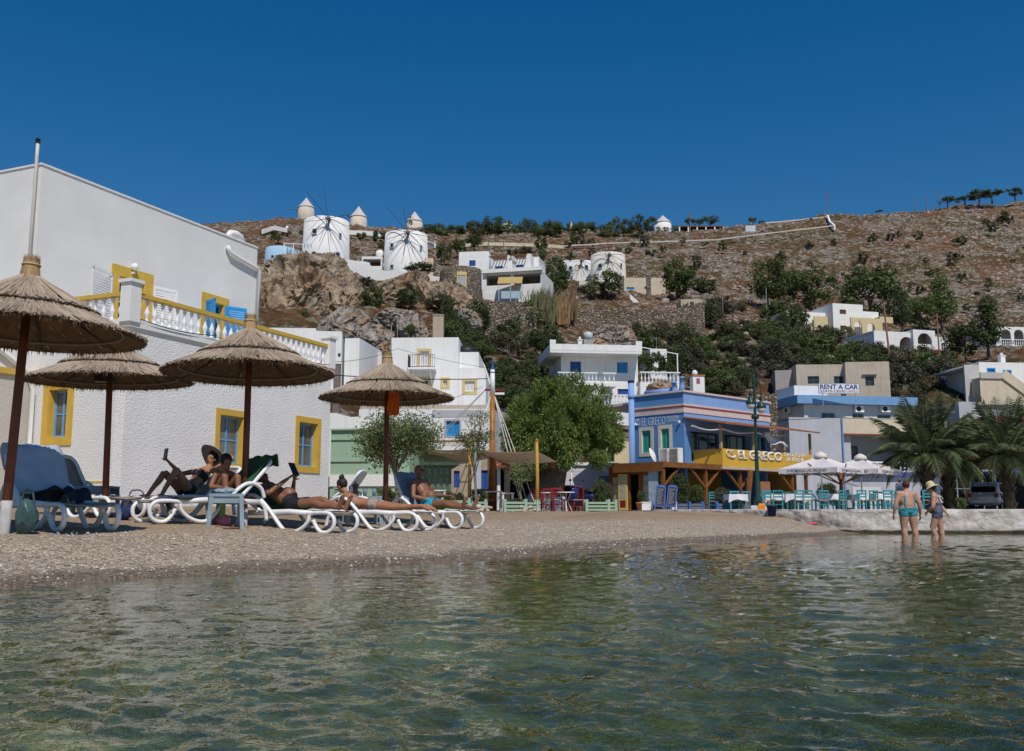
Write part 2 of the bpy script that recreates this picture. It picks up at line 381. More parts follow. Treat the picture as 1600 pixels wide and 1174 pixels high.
# hillside
HP = [(-100, 790, 40), (100, 790, 40), (400, 788, 40), (700, 801, 47), (1000, 803, 61), (1300, 803, 76), (1600, 803, 78), (1800, 803, 78),
   (-100, 700, 50), (300, 700, 48), (520, 715, 46), (620, 715, 52), (720, 712, 55), (800, 745, 64), (950, 745, 66), (1050, 790, 68), (1250, 790, 82), (1400, 790, 82), (1600, 740, 84), (1800, 740, 84),
   (500, 610, 58), (620, 620, 66), (740, 625, 68), (800, 655, 70), (900, 662, 74), (1000, 660, 80), (1080, 660, 80), (1200, 655, 88), (1350, 645, 90), (1500, 640, 93), (1620, 630, 94), (1750, 620, 94),
   (450, 560, 72), (560, 555, 80), (640, 560, 80), (760, 580, 84), (870, 640, 82), (1000, 640, 84), (1080, 620, 88), (1200, 620, 94), (1300, 608, 98), (1400, 605, 100), (1500, 600, 104), (1620, 590, 106),
   (440, 525, 96), (540, 525, 100), (620, 515, 98), (690, 520, 98), (760, 520, 104), (850, 540, 104), (950, 560, 104), (1050, 580, 103), (1150, 580, 108), (1250, 575, 114), (1350, 570, 118), (1450, 568, 121), (1620, 555, 125),
   (420, 500, 109), (500, 500, 112), (560, 480, 112), (640, 470, 114), (700, 482, 112), (780, 492, 118), (860, 505, 122), (960, 522, 130), (1060, 520, 134), (1150, 525, 130), (1250, 530, 142), (1350, 545, 132), (1430, 552, 136), (1530, 545, 140), (1640, 535, 150),
   (410, 420, 120), (480, 412, 124), (560, 425, 122), (620, 432, 122), (690, 446, 122), (750, 456, 124), (830, 466, 128), (880, 472, 140), (960, 470, 150), (1060, 472, 150),
   (430, 408, 130), (500, 405, 131), (560, 418, 129), (630, 425, 129), (700, 440, 132), (800, 448, 140), (900, 448, 160), (970, 448, 166), (1060, 462, 160), (1130, 490, 160), (1250, 500, 165), (1380, 515, 160), (1480, 520, 162), (1640, 500, 172),
   (350, 385, 200), (450, 380, 200), (560, 388, 190), (680, 402, 185), (780, 405, 190), (880, 412, 200), (1000, 412, 205), (1100, 430, 200), (1200, 440, 205), (1320, 440, 210), (1450, 440, 215), (1640, 425, 225),
   (350, 362, 260), (450, 358, 262), (560, 368, 258), (680, 378, 255), (780, 376, 262), (900, 384, 252), (1000, 382, 256), (1100, 376, 262), (1200, 372, 268), (1320, 360, 275), (1450, 355, 280), (1640, 345, 290),
   (250, 362, 300), (330, 354, 300), (400, 346, 302), (450, 340, 304), (480, 338, 305), (545, 352, 305), (600, 356, 305), (650, 358, 305), (700, 362, 305), (800, 361, 305), (900, 362, 305), (1000, 362, 305), (1130, 359, 305), (1200, 346, 308), (1300, 334, 312), (1400, 325, 316), (1500, 316, 320), (1600, 309, 324), (1720, 300, 328),
   (100, 420, 200), (0, 500, 130), (-100, 520, 130), (200, 500, 110), (300, 560, 80), (1900, 400, 240), (1900, 560, 120), (-200, 400, 300)]
HW = [at(a, b, c) for a, b, c in HP]
for p in list(HW):                      # behind the crest the land falls away
 if p.y > 299: HW.append(Vector((p.x * 1.14, p.y * 1.14, p.z - 9))); HW.append(Vector((p.x * 1.45, p.y * 1.45, p.z - 45)))
def hc(X, Y): return np.stack([X / Y * 1.5, np.log(Y) * 1.0], -1)
HPX = np.array([(p.x, p.y) for p in HW]); HPZ = np.array([p.z for p in HW]); HC = hc(HPX[:, 0], HPX[:, 1])
_D = np.linalg.norm(HC[:, None] - HC[None], axis=-1); _n = len(HC)
_A = np.zeros((_n + 3, _n + 3)); _A[:_n, :_n] = _D + 1e-4 * np.eye(_n); _A[:_n, _n] = 1; _A[:_n, _n + 1:] = HC; _A[_n, :_n] = 1; _A[_n + 1:, :_n] = HC.T
_W = np.linalg.solve(_A, np.concatenate([HPZ, [0, 0, 0]]))
def hill_base(X, Y):
 X = np.asarray(X, float); Y = np.asarray(Y, float); sh = X.shape
 q = hc(X.ravel(), Y.ravel()); out = np.empty(len(q))
 for i in range(0, len(q), 20000):
  s = q[i:i + 20000]; d = np.linalg.norm(s[:, None] - HC[None], axis=-1)
  out[i:i + 20000] = d @ _W[:_n] + _W[_n] + s @ _W[_n + 1:]
 return out.reshape(sh)
def hill_rough(X, Y):
 k = np.clip((Y - 60) / 80, .15, 1)
 cell = fnoise(X, Y, .16, 12, 3); rock = np.clip(fnoise(X, Y, .35, 15, 4), 0, 1)
 led = np.abs(fnoise(X, Y, .07, 19, 4))
 return k * (fnoise(X, Y, .03, 11, 5) * 1.6 + cell * .55 + rock * 1.3 - led * .9 + fnoise(X, Y, .9, 21, 3) * .35 - .45 - .9 * np.clip((Y - 150) / 100, 0, 1))
def hill_z(x, y):
 X = np.array([x], float); Y = np.array([y], float); return float((hill_base(X, Y) + hill_rough(X, Y))[0])
ty = np.linspace(math.log(38), math.log(450), 430); tx = np.linspace(-.95, .95, 620)
TY, TX = np.meshgrid(np.exp(ty), tx, indexing='ij'); TX = TX * TY
TZ = hill_base(TX, TY); TZ = TZ + hill_rough(TX, TY)
def hill_mat():
 m, t, p, co = newmat('dry_hillside'); L = t.links.new
 n1 = nd(t, 'ShaderNodeTexNoise', Scale=.09, Detail=9.0, Roughness=.68); L(co, n1.inputs['Vector'])
 n2 = nd(t, 'ShaderNodeTexNoise', Scale=.55, Detail=9.0, Roughness=.72); L(co, n2.inputs['Vector'])
 n4 = nd(t, 'ShaderNodeTexNoise', Scale=.03, Detail=5.0, Roughness=.6); L(co, n4.inputs['Vector'])
 earth = ramp(t, n2.outputs[0], [(.3, (.062, .034, .016)), (.45, (.14, .070, .034)), (.56, (.19, .105, .054)), (.68, (.23, .155, .09))])
 scrub = ramp(t, n2.outputs[0], [(.35, (.05, .043, .018)), (.55, (.10, .082, .035)), (.7, (.18, .14, .07))])
 c = mixc(t, ramp(t, n4.outputs[0], [(.42, 0.0), (.62, .9)]), earth, scrub)
 rockc = ramp(t, n2.outputs[0], [(.3, (.10, .085, .07)), (.5, (.25, .215, .18)), (.66, (.40, .36, .31))])
 v = nd(t, 'ShaderNodeTexVoronoi', Scale=1.35); v.feature = 'F1'
 dist = nd(t, 'ShaderNodeMix'); dist.data_type = 'VECTOR'
 ad = nd(t, 'ShaderNodeVectorMath', operation='ADD'); L(co, ad.inputs[0])
 ns = nd(t, 'ShaderNodeTexNoise', Scale=1.5, Detail=3.0); L(co, ns.inputs['Vector']); L(ns.outputs['Color'], ad.inputs[1]); L(ad.outputs[0], v.inputs['Vector'])
 sm = nd(t, 'ShaderNodeMath', operation='ADD'); L(n1.outputs[0], sm.inputs[0])
 s2 = nd(t, 'ShaderNodeSeparateColor'); L(v.outputs['Color'], s2.inputs[0])
 ms = nd(t, 'ShaderNodeMath', operation='MULTIPLY'); L(s2.outputs[0], ms.inputs[0]); ms.inputs[1].default_value = .30; L(ms.outputs[0], sm.inputs[1])
 g = t.nodes.new('ShaderNodeNewGeometry'); sp = nd(t, 'ShaderNodeSeparateXYZ'); L(g.outputs['Normal'], sp.inputs[0])
 st = ramp(t, sp.outputs[2], [(.45, 1.0), (.72, 0.0)])
 sm2 = nd(t, 'ShaderNodeMath', operation='MULTIPLY_ADD'); L(n2.outputs[0], sm2.inputs[0]); sm2.inputs[1].default_value = .5; L(sm.outputs[0], sm2.inputs[2])
 rf = ramp(t, sm2.outputs[0], [(.93, 0.0), (.985, 1.0)])
 mx = nd(t, 'ShaderNodeMath', operation='MAXIMUM'); L(st, mx.inputs[0]); L(rf, mx.inputs[1])
 c = mixc(t, mx.outputs[0], c, rockc)
 L(c, p.inputs['Base Color']); p.inputs['Roughness'].default_value = .95; p.inputs['Specular IOR Level'].default_value = .1
 nb = nd(t, 'ShaderNodeTexNoise', Scale=1.3, Detail=8.0, Roughness=.7); L(co, nb.inputs['Vector'])
 b = nd(t, 'ShaderNodeBump', Strength=1.0, Distance=.9); L(nb.outputs[0], b.inputs['Height']); L(b.outputs[0], p.inputs['Normal'])
 return m
hm = hill_mat()
grid_obj('hillside', TX, TY, TZ, hm, smooth=False)
# rock: cliff, boulders, loose stones
def rock_mat(name, lo, mid, hi, crack=.6, scale=.5):
 if name in MATS: return MATS[name]
 m, t, p, co = newmat(name); L = t.links.new
 n = nd(t, 'ShaderNodeTexNoise', Scale=scale, Detail=10.0, Roughness=.68); L(co, n.inputs['Vector'])
 c = ramp(t, n.outputs[0], [(.3, lo), (.48, mid), (.68, hi)])
 mp = nd(t, 'ShaderNodeMapping'); mp.inputs['Scale'].default_value = (1.0, 1.0, .3); L(co, mp.inputs['Vector'])
 n2 = nd(t, 'ShaderNodeTexNoise', Scale=scale * 1.4, Detail=6.0, Roughness=.65); L(mp.outputs[0], n2.inputs['Vector'])
 c = mixc(t, ramp(t, n2.outputs[0], [(.5, 0.0), (.64, .75)]), c, (.10, .092, .088))
 n5 = nd(t, 'ShaderNodeTexNoise', Scale=scale * .7, Detail=4.0); L(co, n5.inputs['Vector'])
 c = mixc(t, ramp(t, n5.outputs[0], [(.52, 0.0), (.66, .5)]), c, (.36, .21, .11))
 L(c, p.inputs['Base Color']); p.inputs['Roughness'].default_value = .95; p.inputs['Specular IOR Level'].default_value = .1
 v = nd(t, 'ShaderNodeTexVoronoi', Scale=scale * 2.2); v.feature = 'DISTANCE_TO_EDGE'
 ad = nd(t, 'ShaderNodeVectorMath', operation='ADD'); L(co, ad.inputs[0]); L(n.outputs['Color'], ad.inputs[1]); L(ad.outputs[0], v.inputs['Vector'])
 b0 = nd(t, 'ShaderNodeBump', Strength=.35, Distance=.25); L(ramp(t, v.outputs['Distance'], [(0, 0.0), (.08, 1.0)]), b0.inputs['Height'])
 b = nd(t, 'ShaderNodeBump', Strength=.9, Distance=.35 / scale * .5); L(n.outputs[0], b.inputs['Height']); L(b0.outputs[0], b.inputs['Normal']); L(b.outputs[0], p.inputs['Normal'])
 MATS[name] = m; return m
cliff_m = rock_mat('warm_cliff_rock', (.14, .105, .075), (.33, .255, .18), (.46, .38, .29), scale=.42)
grey_rock = rock_mat('grey_limestone', (.13, .115, .10), (.29, .255, .22), (.44, .40, .35), scale=.8)
def boulder(c, r, seed, n=3, rough=.32):
 """a crag: sphere cut by random planes, then cracked and roughened"""
 b = bmesh.new(); bmesh.ops.create_icosphere(b, subdivisions=n, radius=1.0); o = seed * 13.7; g = random.Random(seed)
 cuts = []
 for k in range(22):
  d = Vector((g.gauss(0, 1), g.gauss(0, 1), g.gauss(0, .8))).normalized(); cuts.append((d, g.uniform(.70, .97)))
 for v in b.verts:
  q = v.co.normalized() * 1.06; d0 = v.co.normalized()
  w = Vector((fbm(d0.x * 1.3 + o, d0.y * 1.3, d0.z * 1.3, 3), fbm(d0.x * 1.3, d0.y * 1.3 + o, d0.z * 1.3, 3), fbm(d0.x * 1.3, d0.y * 1.3, d0.z * 1.3 + o, 3))) * .22
  q = q + w
  for d, h in cuts:
   e = q.dot(d) - h
   if e > 0: q = q - d * e * .9
  cr = abs(fbm(d0.x * 2.6 + o, d0.y * 2.6 + 5, d0.z * 1.1, 4)); q *= 1 - rough * .5 * max(0, .16 - cr) / .16
  q *= 1 + rough * .16 * fbm(d0.x * 7 + o, d0.y * 7, d0.z * 7, 4) + rough * .10 * fbm(d0.x * 20 + o, d0.y * 20, d0.z * 20, 3)
  v.co = Vector((q.x * r[0], q.y * r[1], q.z * r[2]))
 me = bpy.data.meshes.new('boulder'); b.to_mesh(me); b.free(); return me
def crag(px, py, Y, w, h, dep, seed, label, mat=cliff_m, n=4, rough=.3, name='rock_outcrop', tilt=0):
 p = at(px, py, Y); s = Y / F
 me = boulder(p, (w * s / 2, dep, h * s / 2), seed, n, rough); me.materials.append(mat)
 return link(name, me, None, p, (tilt, 0, seed * .0), label, 'rock', 'bare rock masses of the cliff')
crag(474, 478, 118.5, 185, 186, 6, 3, 'big pale rounded cliff under the left large windmill', n=6, rough=.4)
crag(418, 498, 117, 110, 150, 5, 31, 'lower left shoulder of the cliff behind the gutter corner', n=5)
crag(538, 490, 117.5, 100, 150, 5, 5, 'dark seamed right flank of the pale cliff beside the ivy', n=6)
crag(622, 482, 118.0, 150, 120, 5, 6, 'ochre rock face behind the dark hanging ivy', n=6)
crag(692, 482, 119, 110, 96, 5, 9, 'rubbly rock below the round stone tower', n=5)
crag(540, 524, 94, 100, 90, 3.6, 7, 'grey fissured boulder above the cream flat roofs', grey_rock, n=5)
crag(585, 534, 88, 74, 62, 2.8, 8, 'dark grey tumbled boulder next to the aerial mast', grey_rock, n=5)
crag(612, 506, 93, 74, 54, 3, 10, 'blocky grey boulder in the middle of the rock pile', grey_rock, n=5)
crag(642, 520, 90, 60, 70, 2.8, 14, 'tall grey boulder left of the concrete pillar', grey_rock, n=5)
crag(604, 552, 84, 48, 40, 2, 15, 'tan boulder at the foot of the rock pile', n=5)
crag(733, 512, 101, 56, 56, 3, 16, 'white scarred rock right of the concrete pillar', grey_rock, n=5)
crag(955, 530, 108, 76, 46, 3, 18, 'grey ledge above the white house with balustrades', grey_rock, n=5)
crag(925, 548, 104, 70, 40, 3, 19, 'reddish ledge beside the rooftop water tank', n=5)
crag(800, 500, 116, 90, 50, 3, 21, 'broken rock shelf below the dry stone walls', n=5)
crag(1035, 608, 62, 54, 26, 1.6, 23, 'smooth tan rock behind the blue taverna roof', n=5, name='boulder')
def loose_stones():
 g = random.Random(11); mb = MB(); n = 23000
 U = [g.uniform(-.2, .62) for _ in range(n)] ; Yv = [math.exp(g.uniform(math.log(112), math.log(318))) for _ in range(n)]
 X = np.array(U) * np.array(Yv); Y = np.array(Yv); Z = hill_base(X, Y) + hill_rough(X, Y); dens = fnoise(X, Y, .035, 44, 4)
 for x, y, z, dn in zip(X, Y, Z, dens):
  if dn < g.uniform(-.30, .45): continue
  r = g.uniform(.12, .30) * (1 + .9 * (g.random() < .18)) * (1 + .8 * (g.random() < .05)) * (.35 + y / 330)
  n5 = 6; a0 = g.uniform(0, 6.3); fl = g.uniform(.4, .9); vs = []
  for ring, (rr, hh) in enumerate(((1, -.5), (g.uniform(.75, 1.0), fl * .55))):
   for k in range(n5):
    a = a0 + 6.283 * k / n5; q = r * rr * g.uniform(.7, 1.15)
    vs.append((x + q * math.cos(a) * 1.25, y + q * math.sin(a), z + r * hh * g.uniform(.8, 1.2)))
  vs.append((x + g.uniform(-.2, .2) * r, y, z + r * fl))
  fs = [(k, (k + 1) % n5, n5 + (k + 1) % n5, n5 + k) for k in range(n5)] + [(n5 + k, n5 + (k + 1) % n5, 2 * n5) for k in range(n5)]
  mb.add(vs, fs, g.choice((0, 0, 1, 2)))
 mb.build('hillside_stones', [M('hill_stone', (.36, .315, .275), .95, .3, .8), M('hill_stone_dark', (.19, .165, .14), .95, .3, .8), M('hill_stone_warm', (.28, .20, .14), .95, .3, .8)],
    label='loose limestone rubble strewn over the dry hillside', cat='stones', kind='stuff')
loose_stones()
# building kit
class Plane:
 """a wall plane of a building: F faces local -y, L faces -x, R faces +x"""
 def __init__(s, b, kind, c): s.b, s.k, s.c = b, kind, c
 def m(s, u, d, z):
  return (u, s.c + d, z) if s.k == 'F' else ((s.c + d, u, z) if s.k == 'L' else (s.c - d, u, z))
 def px(s, px, py):
  d = s.b.inv @ ray(px, py); o = s.b.inv @ (Vector((0, 0, CH)) - s.b.o)
  t = (s.c - o.y) / d.y if s.k == 'F' else (s.c - o.x) / d.x
  q = o + d * t
  return (q.x if s.k == 'F' else q.y), q.z
 def rect(s, x0, y0, x1, y1):
  xm, ym = (x0 + x1) / 2, (y0 + y1) / 2
  a, b = s.px(x0, ym)[0], s.px(x1, ym)[0]; z1, z0 = s.px(xm, y0)[1], s.px(xm, y1)[1]
  return min(a, b), max(a, b), z0, z1
class Bld:
 def __init__(s, name, label, cat, px, py, Y, ang, z=None, group=None):
  s.o = at(px, py, Y)
  if z is not None: s.o.z = z
  s.a = R(ang); s.e = thing(name, label, cat, s.o, s.a, group)
  s.inv = Matrix.Rotation(-s.a, 3, 'Z')
 def pl(s, kind='F', c=0): return Plane(s, kind, c)
 def loc(s, p): return s.inv @ (Vector(p) - s.o)
 def X(s, px, py=None, c=0): return s.pl('F', c).px(px, py if py else 700)[0]
 def Z(s, px, py, c=0): return s.pl('F', c).px(px, py)[1]
def wall(b, pl, u0, u1, z0, z1, mat, holes=(), t=.22, name='wall', parent=None):
 """wall panel with real rectangular openings and reveals; holes = (u0,u1,z0,z1)"""
 us = sorted({u0, u1, *[h[0] for h in holes], *[h[1] for h in holes]}); zs = sorted({z0, z1, *[h[2] for h in holes], *[h[3] for h in holes]})
 us = [u for u in us if u0 <= u <= u1]; zs = [z for z in zs if z0 <= z <= z1]
 mb = MB()
 def solid(i, j):
  if i < 0 or j < 0 or i >= len(us) - 1 or j >= len(zs) - 1: return False
  cu, cz = (us[i] + us[i + 1]) / 2, (zs[j] + zs[j + 1]) / 2
  return not any(h[0] < cu < h[1] and h[2] < cz < h[3] for h in holes)
 for i in range(len(us) - 1):
  for j in range(len(zs) - 1):
   if not solid(i, j): continue
   a, c, e, g = us[i], us[i + 1], zs[j], zs[j + 1]
   q = [pl.m(a, 0, e), pl.m(c, 0, e), pl.m(c, 0, g), pl.m(a, 0, g), pl.m(a, t, e), pl.m(c, t, e), pl.m(c, t, g), pl.m(a, t, g)]
   fs = [(0, 1, 2, 3), (5, 4, 7, 6)]
   if not solid(i - 1, j): fs.append((4, 0, 3, 7))
   if not solid(i + 1, j): fs.append((1, 5, 6, 2))
   if not solid(i, j - 1): fs.append((4, 5, 1, 0))
   if not solid(i, j + 1): fs.append((3, 2, 6, 7))
   mb.add(q, fs)
 o = mb.build(name, mat, parent or b.e)
 bm = bmesh.new(); bm.from_mesh(o.data); bmesh.ops.remove_doubles(bm, verts=bm.verts, dist=1e-4); bmesh.ops.recalc_face_normals(bm, faces=bm.faces); bm.to_mesh(o.data); bm.free()
 return o
def block(b, x0, x1, y0, y1, z0, z1, mat, hF=(), hL=(), hR=(), roof=.18, t=.22, roofmat=None):
 wall(b, b.pl('F', y0), x0, x1, z0, z1, mat, hF, t)
 wall(b, b.pl('L', x0), y0 + t, y1, z0, z1, mat, hL, t)
 wall(b, b.pl('R', x1), y0 + t, y1, z0, z1, mat, hR, t)
 MB().box((x0 + t, y1 - t, z0), (x1 - t, y1, z1)).build('wall', mat, b.e)
 MB().box((x0 + t - .01, y0 + t - .01, z1 - roof - .15), (x1 - t + .01, y1 - t + .01, z1 - roof)).build('roof', roofmat or mat, b.e)
def ring(mb, pl, o, i, d0, d1, mi=0):
 """rectangular frame between outer o and inner i, from depth d0 to d1"""
 for (a, c, e, g) in ((o[0], o[1], i[3], o[3]), (o[0], o[1], o[2], i[2]), (o[0], i[0], i[2], i[3]), (i[1], o[1], i[2], i[3])):
  if c - a > 1e-4 and g - e > 1e-4: mb.box((a, d0, e), (c, d1, g), mi, mp=pl.m)
def window(b, pl, r, frame=blue_wood, pane=pane_dark, fw=.06, nv=2, nh=2, dep=.12, trim=None, tw=.0, proud=.025, shutter=None, sill=None, lining=None, name='window', slats=0):
 """frame + mullions (window), pane, optional trim, closed slatted shutters and sill as sub-parts; r is the opening"""
 u0, u1, z0, z1 = r; mb = MB()
 ring(mb, pl, r, (u0 + fw, u1 - fw, z0 + fw, z1 - fw), dep, dep + .06)
 if not shutter:
  for k in range(1, nv): x = u0 + (u1 - u0) * k / nv; mb.box((x - fw * .4, dep + .008, z0 + fw), (x + fw * .4, dep + .052, z1 - fw), mp=pl.m)
  for k in range(1, nh): z = z0 + (z1 - z0) * k / nh; mb.box((u0 + fw, dep + .012, z - fw * .28), (u1 - fw, dep + .048, z + fw * .28), mp=pl.m)
 o = mb.build(name, frame, b.e); fixn(o.data)
 MB().box((u0 + .01, dep + .03, z0 + .01), (u1 - .01, dep + .045, z1 - .01), mp=pl.m).build('pane', pane, o)
 if shutter:
  n = 2 if u1 - u0 > .5 else 1
  for k in range(n):
   a = u0 + fw + (u1 - u0 - 2 * fw) * k / n + .006; c = u0 + fw + (u1 - u0 - 2 * fw) * (k + 1) / n - .006
   s = MB(); ring(s, pl, (a, c, z0 + fw, z1 - fw), (a + .05, c - .05, z0 + fw + .06, z1 - fw - .06), dep - .03, dep + .02)
   zz = z0 + fw + .06; step = .075
   while zz < z1 - fw - .08:
    s.box((a + .05, dep - .02, zz), (c - .05, dep + .005, zz + step * .72), mp=pl.m); zz += step
   q = s.build('shutter', shutter, o); fixn(q.data)
 if trim:
  s = MB(); ring(s, pl, (u0 - tw, u1 + tw, z0 - tw, z1 + tw), (u0, u1, z0, z1), -proud, .0)
  ring(s, pl, (u0 - .002, u1 + .002, z0 - .002, z1 + .002), (u0 + .015, u1 - .015, z0 + .015, z1 - .015), .0, dep)
  q = s.build('trim', trim, o); fixn(q.data)
 if sill:
  MB().box((u0 - .06, -.05, z0 - .05), (u1 + .06, dep, z0 + .002), mp=pl.m).build('sill', sill, o)
 return o
def door(b, pl, r, mat, dep=.1, panels=2, name='door', handle=True):
 u0, u1, z0, z1 = r; mb = MB().box((u0, dep, z0), (u1, dep + .05, z1), mp=pl.m)
 o = mb.build(name, mat, b.e)
 for k in range(panels):
  a = z0 + .12 + (z1 - z0 - .12) * k / panels; c = z0 + (z1 - z0) * (k + 1) / panels - .12
  s = MB(); ring(s, pl, (u0 + .1, u1 - .1, a, c), (u0 + .14, u1 - .14, a + .04, c - .04), dep - .015, dep + .01); q = s.build('panel', mat, o); fixn(q.data)
 if handle: MB().box((u1 - .09, dep - .05, (z0 + z1) / 2 - .05), (u1 - .06, dep, (z0 + z1) / 2 + .05), mp=pl.m).build('handle', steel, o)
 return o
_bal = {}
def baluster_mesh(h, mat, r=.075):
 k = (round(h, 2), mat.name, r)
 if k not in _bal:
  p = [(r * .85, 0), (r * .85, .08), (r * .45, .11), (r * .5, .2), (r * 1.0, .36), (r * .95, .44), (r * .45, .62), (r * .4, .78), (r * .7, .83), (r * .7, .9), (r * .85, .92), (r * .85, 1)]
  _bal[k] = MB().lathe([(a, z * h) for a, z in p], 9).mesh('baluster', mat, True)
 return _bal[k]
def balustrade(b, p, q, z0, h, mat, railmat=None, step=.26, r=.075, railw=.2, name='balustrade', posts=True, parent=None):
 """base rail, handrail and single balusters, local points p, q (x,y)"""
 p, q = Vector((*p, 0)), Vector((*q, 0)); d = q - p; n = max(2, int(d.length / step))
 root = MB().bar(p + Vector((0, 0, z0 + .04)), q + Vector((0, 0, z0 + .04)), railw, .08).build(name, mat, parent or b.e)
 MB().bar(p + Vector((0, 0, z0 + h - .05)), q + Vector((0, 0, z0 + h - .05)), railw, .1).build('handrail', railmat or mat, root)
 me = baluster_mesh(h - .18, mat, r)
 for k in range(n):
  c = p + d * ((k + .5) / n); link('baluster', me, root, (c.x, c.y, z0 + .08))
 return root
def railing(b, p, q, z0, h, mat, step=.12, t=.02, name='railing'):
 p, q = Vector((*p, 0)), Vector((*q, 0)); d = q - p; mb = MB(); n = max(2, int(d.length / step))
 for z in (z0 + .05, z0 + h): mb.bar(p + Vector((0, 0, z)), q + Vector((0, 0, z)), t * 1.6)
 for k in range(n + 1):
  c = p + d * (k / n); mb.bar(c + Vector((0, 0, z0)), c + Vector((0, 0, z0 + h)), t)
 o = mb.build(name, mat, b.e); o['kind'] = 'stuff'; return o
def aircon(b, pl, u, z, w=.8, h=.55, d=.32):
 o = MB().box((u, -d - .06, z), (u + w, -.06, z + h), mp=pl.m).build('air_conditioner', plainwhite, b.e)
 c = MB(); n = 20; cu, cz, r = u + w * .4, z + h * .5, h * .4
 vs = [pl.m(cu + r * math.cos(6.283 * k / n), -d - .07, cz + r * math.sin(6.283 * k / n)) for k in range(n)] + [pl.m(cu + r * math.cos(6.283 * k / n), -d - .05, cz + r * math.sin(6.283 * k / n)) for k in range(n)]
 c.add(vs, [tuple(range(n)), *[(k, (k + 1) % n, n + (k + 1) % n, n + k) for k in range(n)]]); q = c.build('fan_grille', iron, o); fixn(q.data)
 MB().box((u + .1, -d - .04, z - .06), (u + .15, 0, z - .005), mp=pl.m).build('bracket', steel, o)
 return o
def text_mesh(s, size, mat, depth=.02, align='LEFT', bold=0.0):
 cu = bpy.data.curves.new('lettering', 'FONT'); cu.body = s; cu.size = size; cu.extrude = depth; cu.align_x = align; cu.offset = bold; cu.resolution_u = 3
 o = bpy.data.objects.new('lettering', cu); col.objects.link(o)
 me = bpy.data.meshes.new_from_object(o.evaluated_get(bpy.context.evaluated_depsgraph_get()))
 bpy.data.objects.remove(o); me.materials.clear(); me.materials.append(mat); return me
def lettering(b, pl, s, r, mat, parent, proud=.02, bold=0.0, name='lettering', depth=.015):
 """text fitted to rectangle r on a wall plane"""
 me = text_mesh(s, 1.0, mat, 0.0, bold=bold); v = np.array([x.co[:] for x in me.vertices]); lo, hi = v.min(0), v.max(0)
 bm = bmesh.new(); bm.from_mesh(me)
 ex = bmesh.ops.extrude_face_region(bm, geom=bm.faces[:])
 for q in [g for g in ex['geom'] if isinstance(g, bmesh.types.BMVert)]: q.co.z -= 1
 for q in bm.verts:
  u = r[0] + (q.co.x - lo[0]) / (hi[0] - lo[0]) * (r[1] - r[0]); z = r[2] + (q.co.y - lo[1]) / (hi[1] - lo[1]) * (r[3] - r[2])
  q.co = Vector(pl.m(u, -proud - (depth if q.co.z > -.5 else 0), z))
 bmesh.ops.recalc_face_normals(bm, faces=bm.faces); bm.to_mesh(me); bm.free()
 return link(name, me, parent)
# the white seaside house on the left
def stucco_mat():
 m, t, p, co = newmat('rough_white_stucco'); L = t.links.new
 n1 = nd(t, 'ShaderNodeTexNoise', Scale=.7, Detail=7.0, Roughness=.65); L(co, n1.inputs['Vector'])
 c = ramp(t, n1.outputs[0], [(.3, (.72, .71, .70)), (.6, (.82, .815, .81))])
 sp = nd(t, 'ShaderNodeSeparateXYZ'); L(co, sp.inputs[0])
 ad = nd(t, 'ShaderNodeMath', operation='MULTIPLY_ADD'); L(n1.outputs[0], ad.inputs[0]); ad.inputs[1].default_value = 1.6; L(sp.outputs[2], ad.inputs[2])
 low = ramp(t, ad.outputs[0], [(.75, .6), (1.5, .0)])       # rising damp: brownish, flaked paint at the foot
 c = mixc(t, low, c, (.55, .46, .40))
 mp = nd(t, 'ShaderNodeMapping'); mp.inputs['Scale'].default_value = (1.0, 1.0, 1.9); L(co, mp.inputs['Vector'])
 nb = nd(t, 'ShaderNodeTexNoise', Scale=12.0, Detail=4.0, Roughness=.55, Distortion=.5); L(mp.outputs[0], nb.inputs['Vector'])
 L(c, p.inputs['Base Color']); p.inputs['Roughness'].default_value = .9; p.inputs['Specular IOR Level'].default_value = .2
 b = nd(t, 'ShaderNodeBump', Strength=.5, Distance=.045); L(nb.outputs[0], b.inputs['Height']); L(b.outputs[0], p.inputs['Normal'])
 return m
stucco = stucco_mat()
fine_stucco = M('fine_white_stucco', (.74, .735, .73), .9, .06, .8, .7, 22, .03, dirt=.2, dirtc=(.55, .48, .42))
beige_stucco = M('beige_stucco', (.58, .55, .49), .9, .07, .8, .6, 20, .03, dirt=.2)
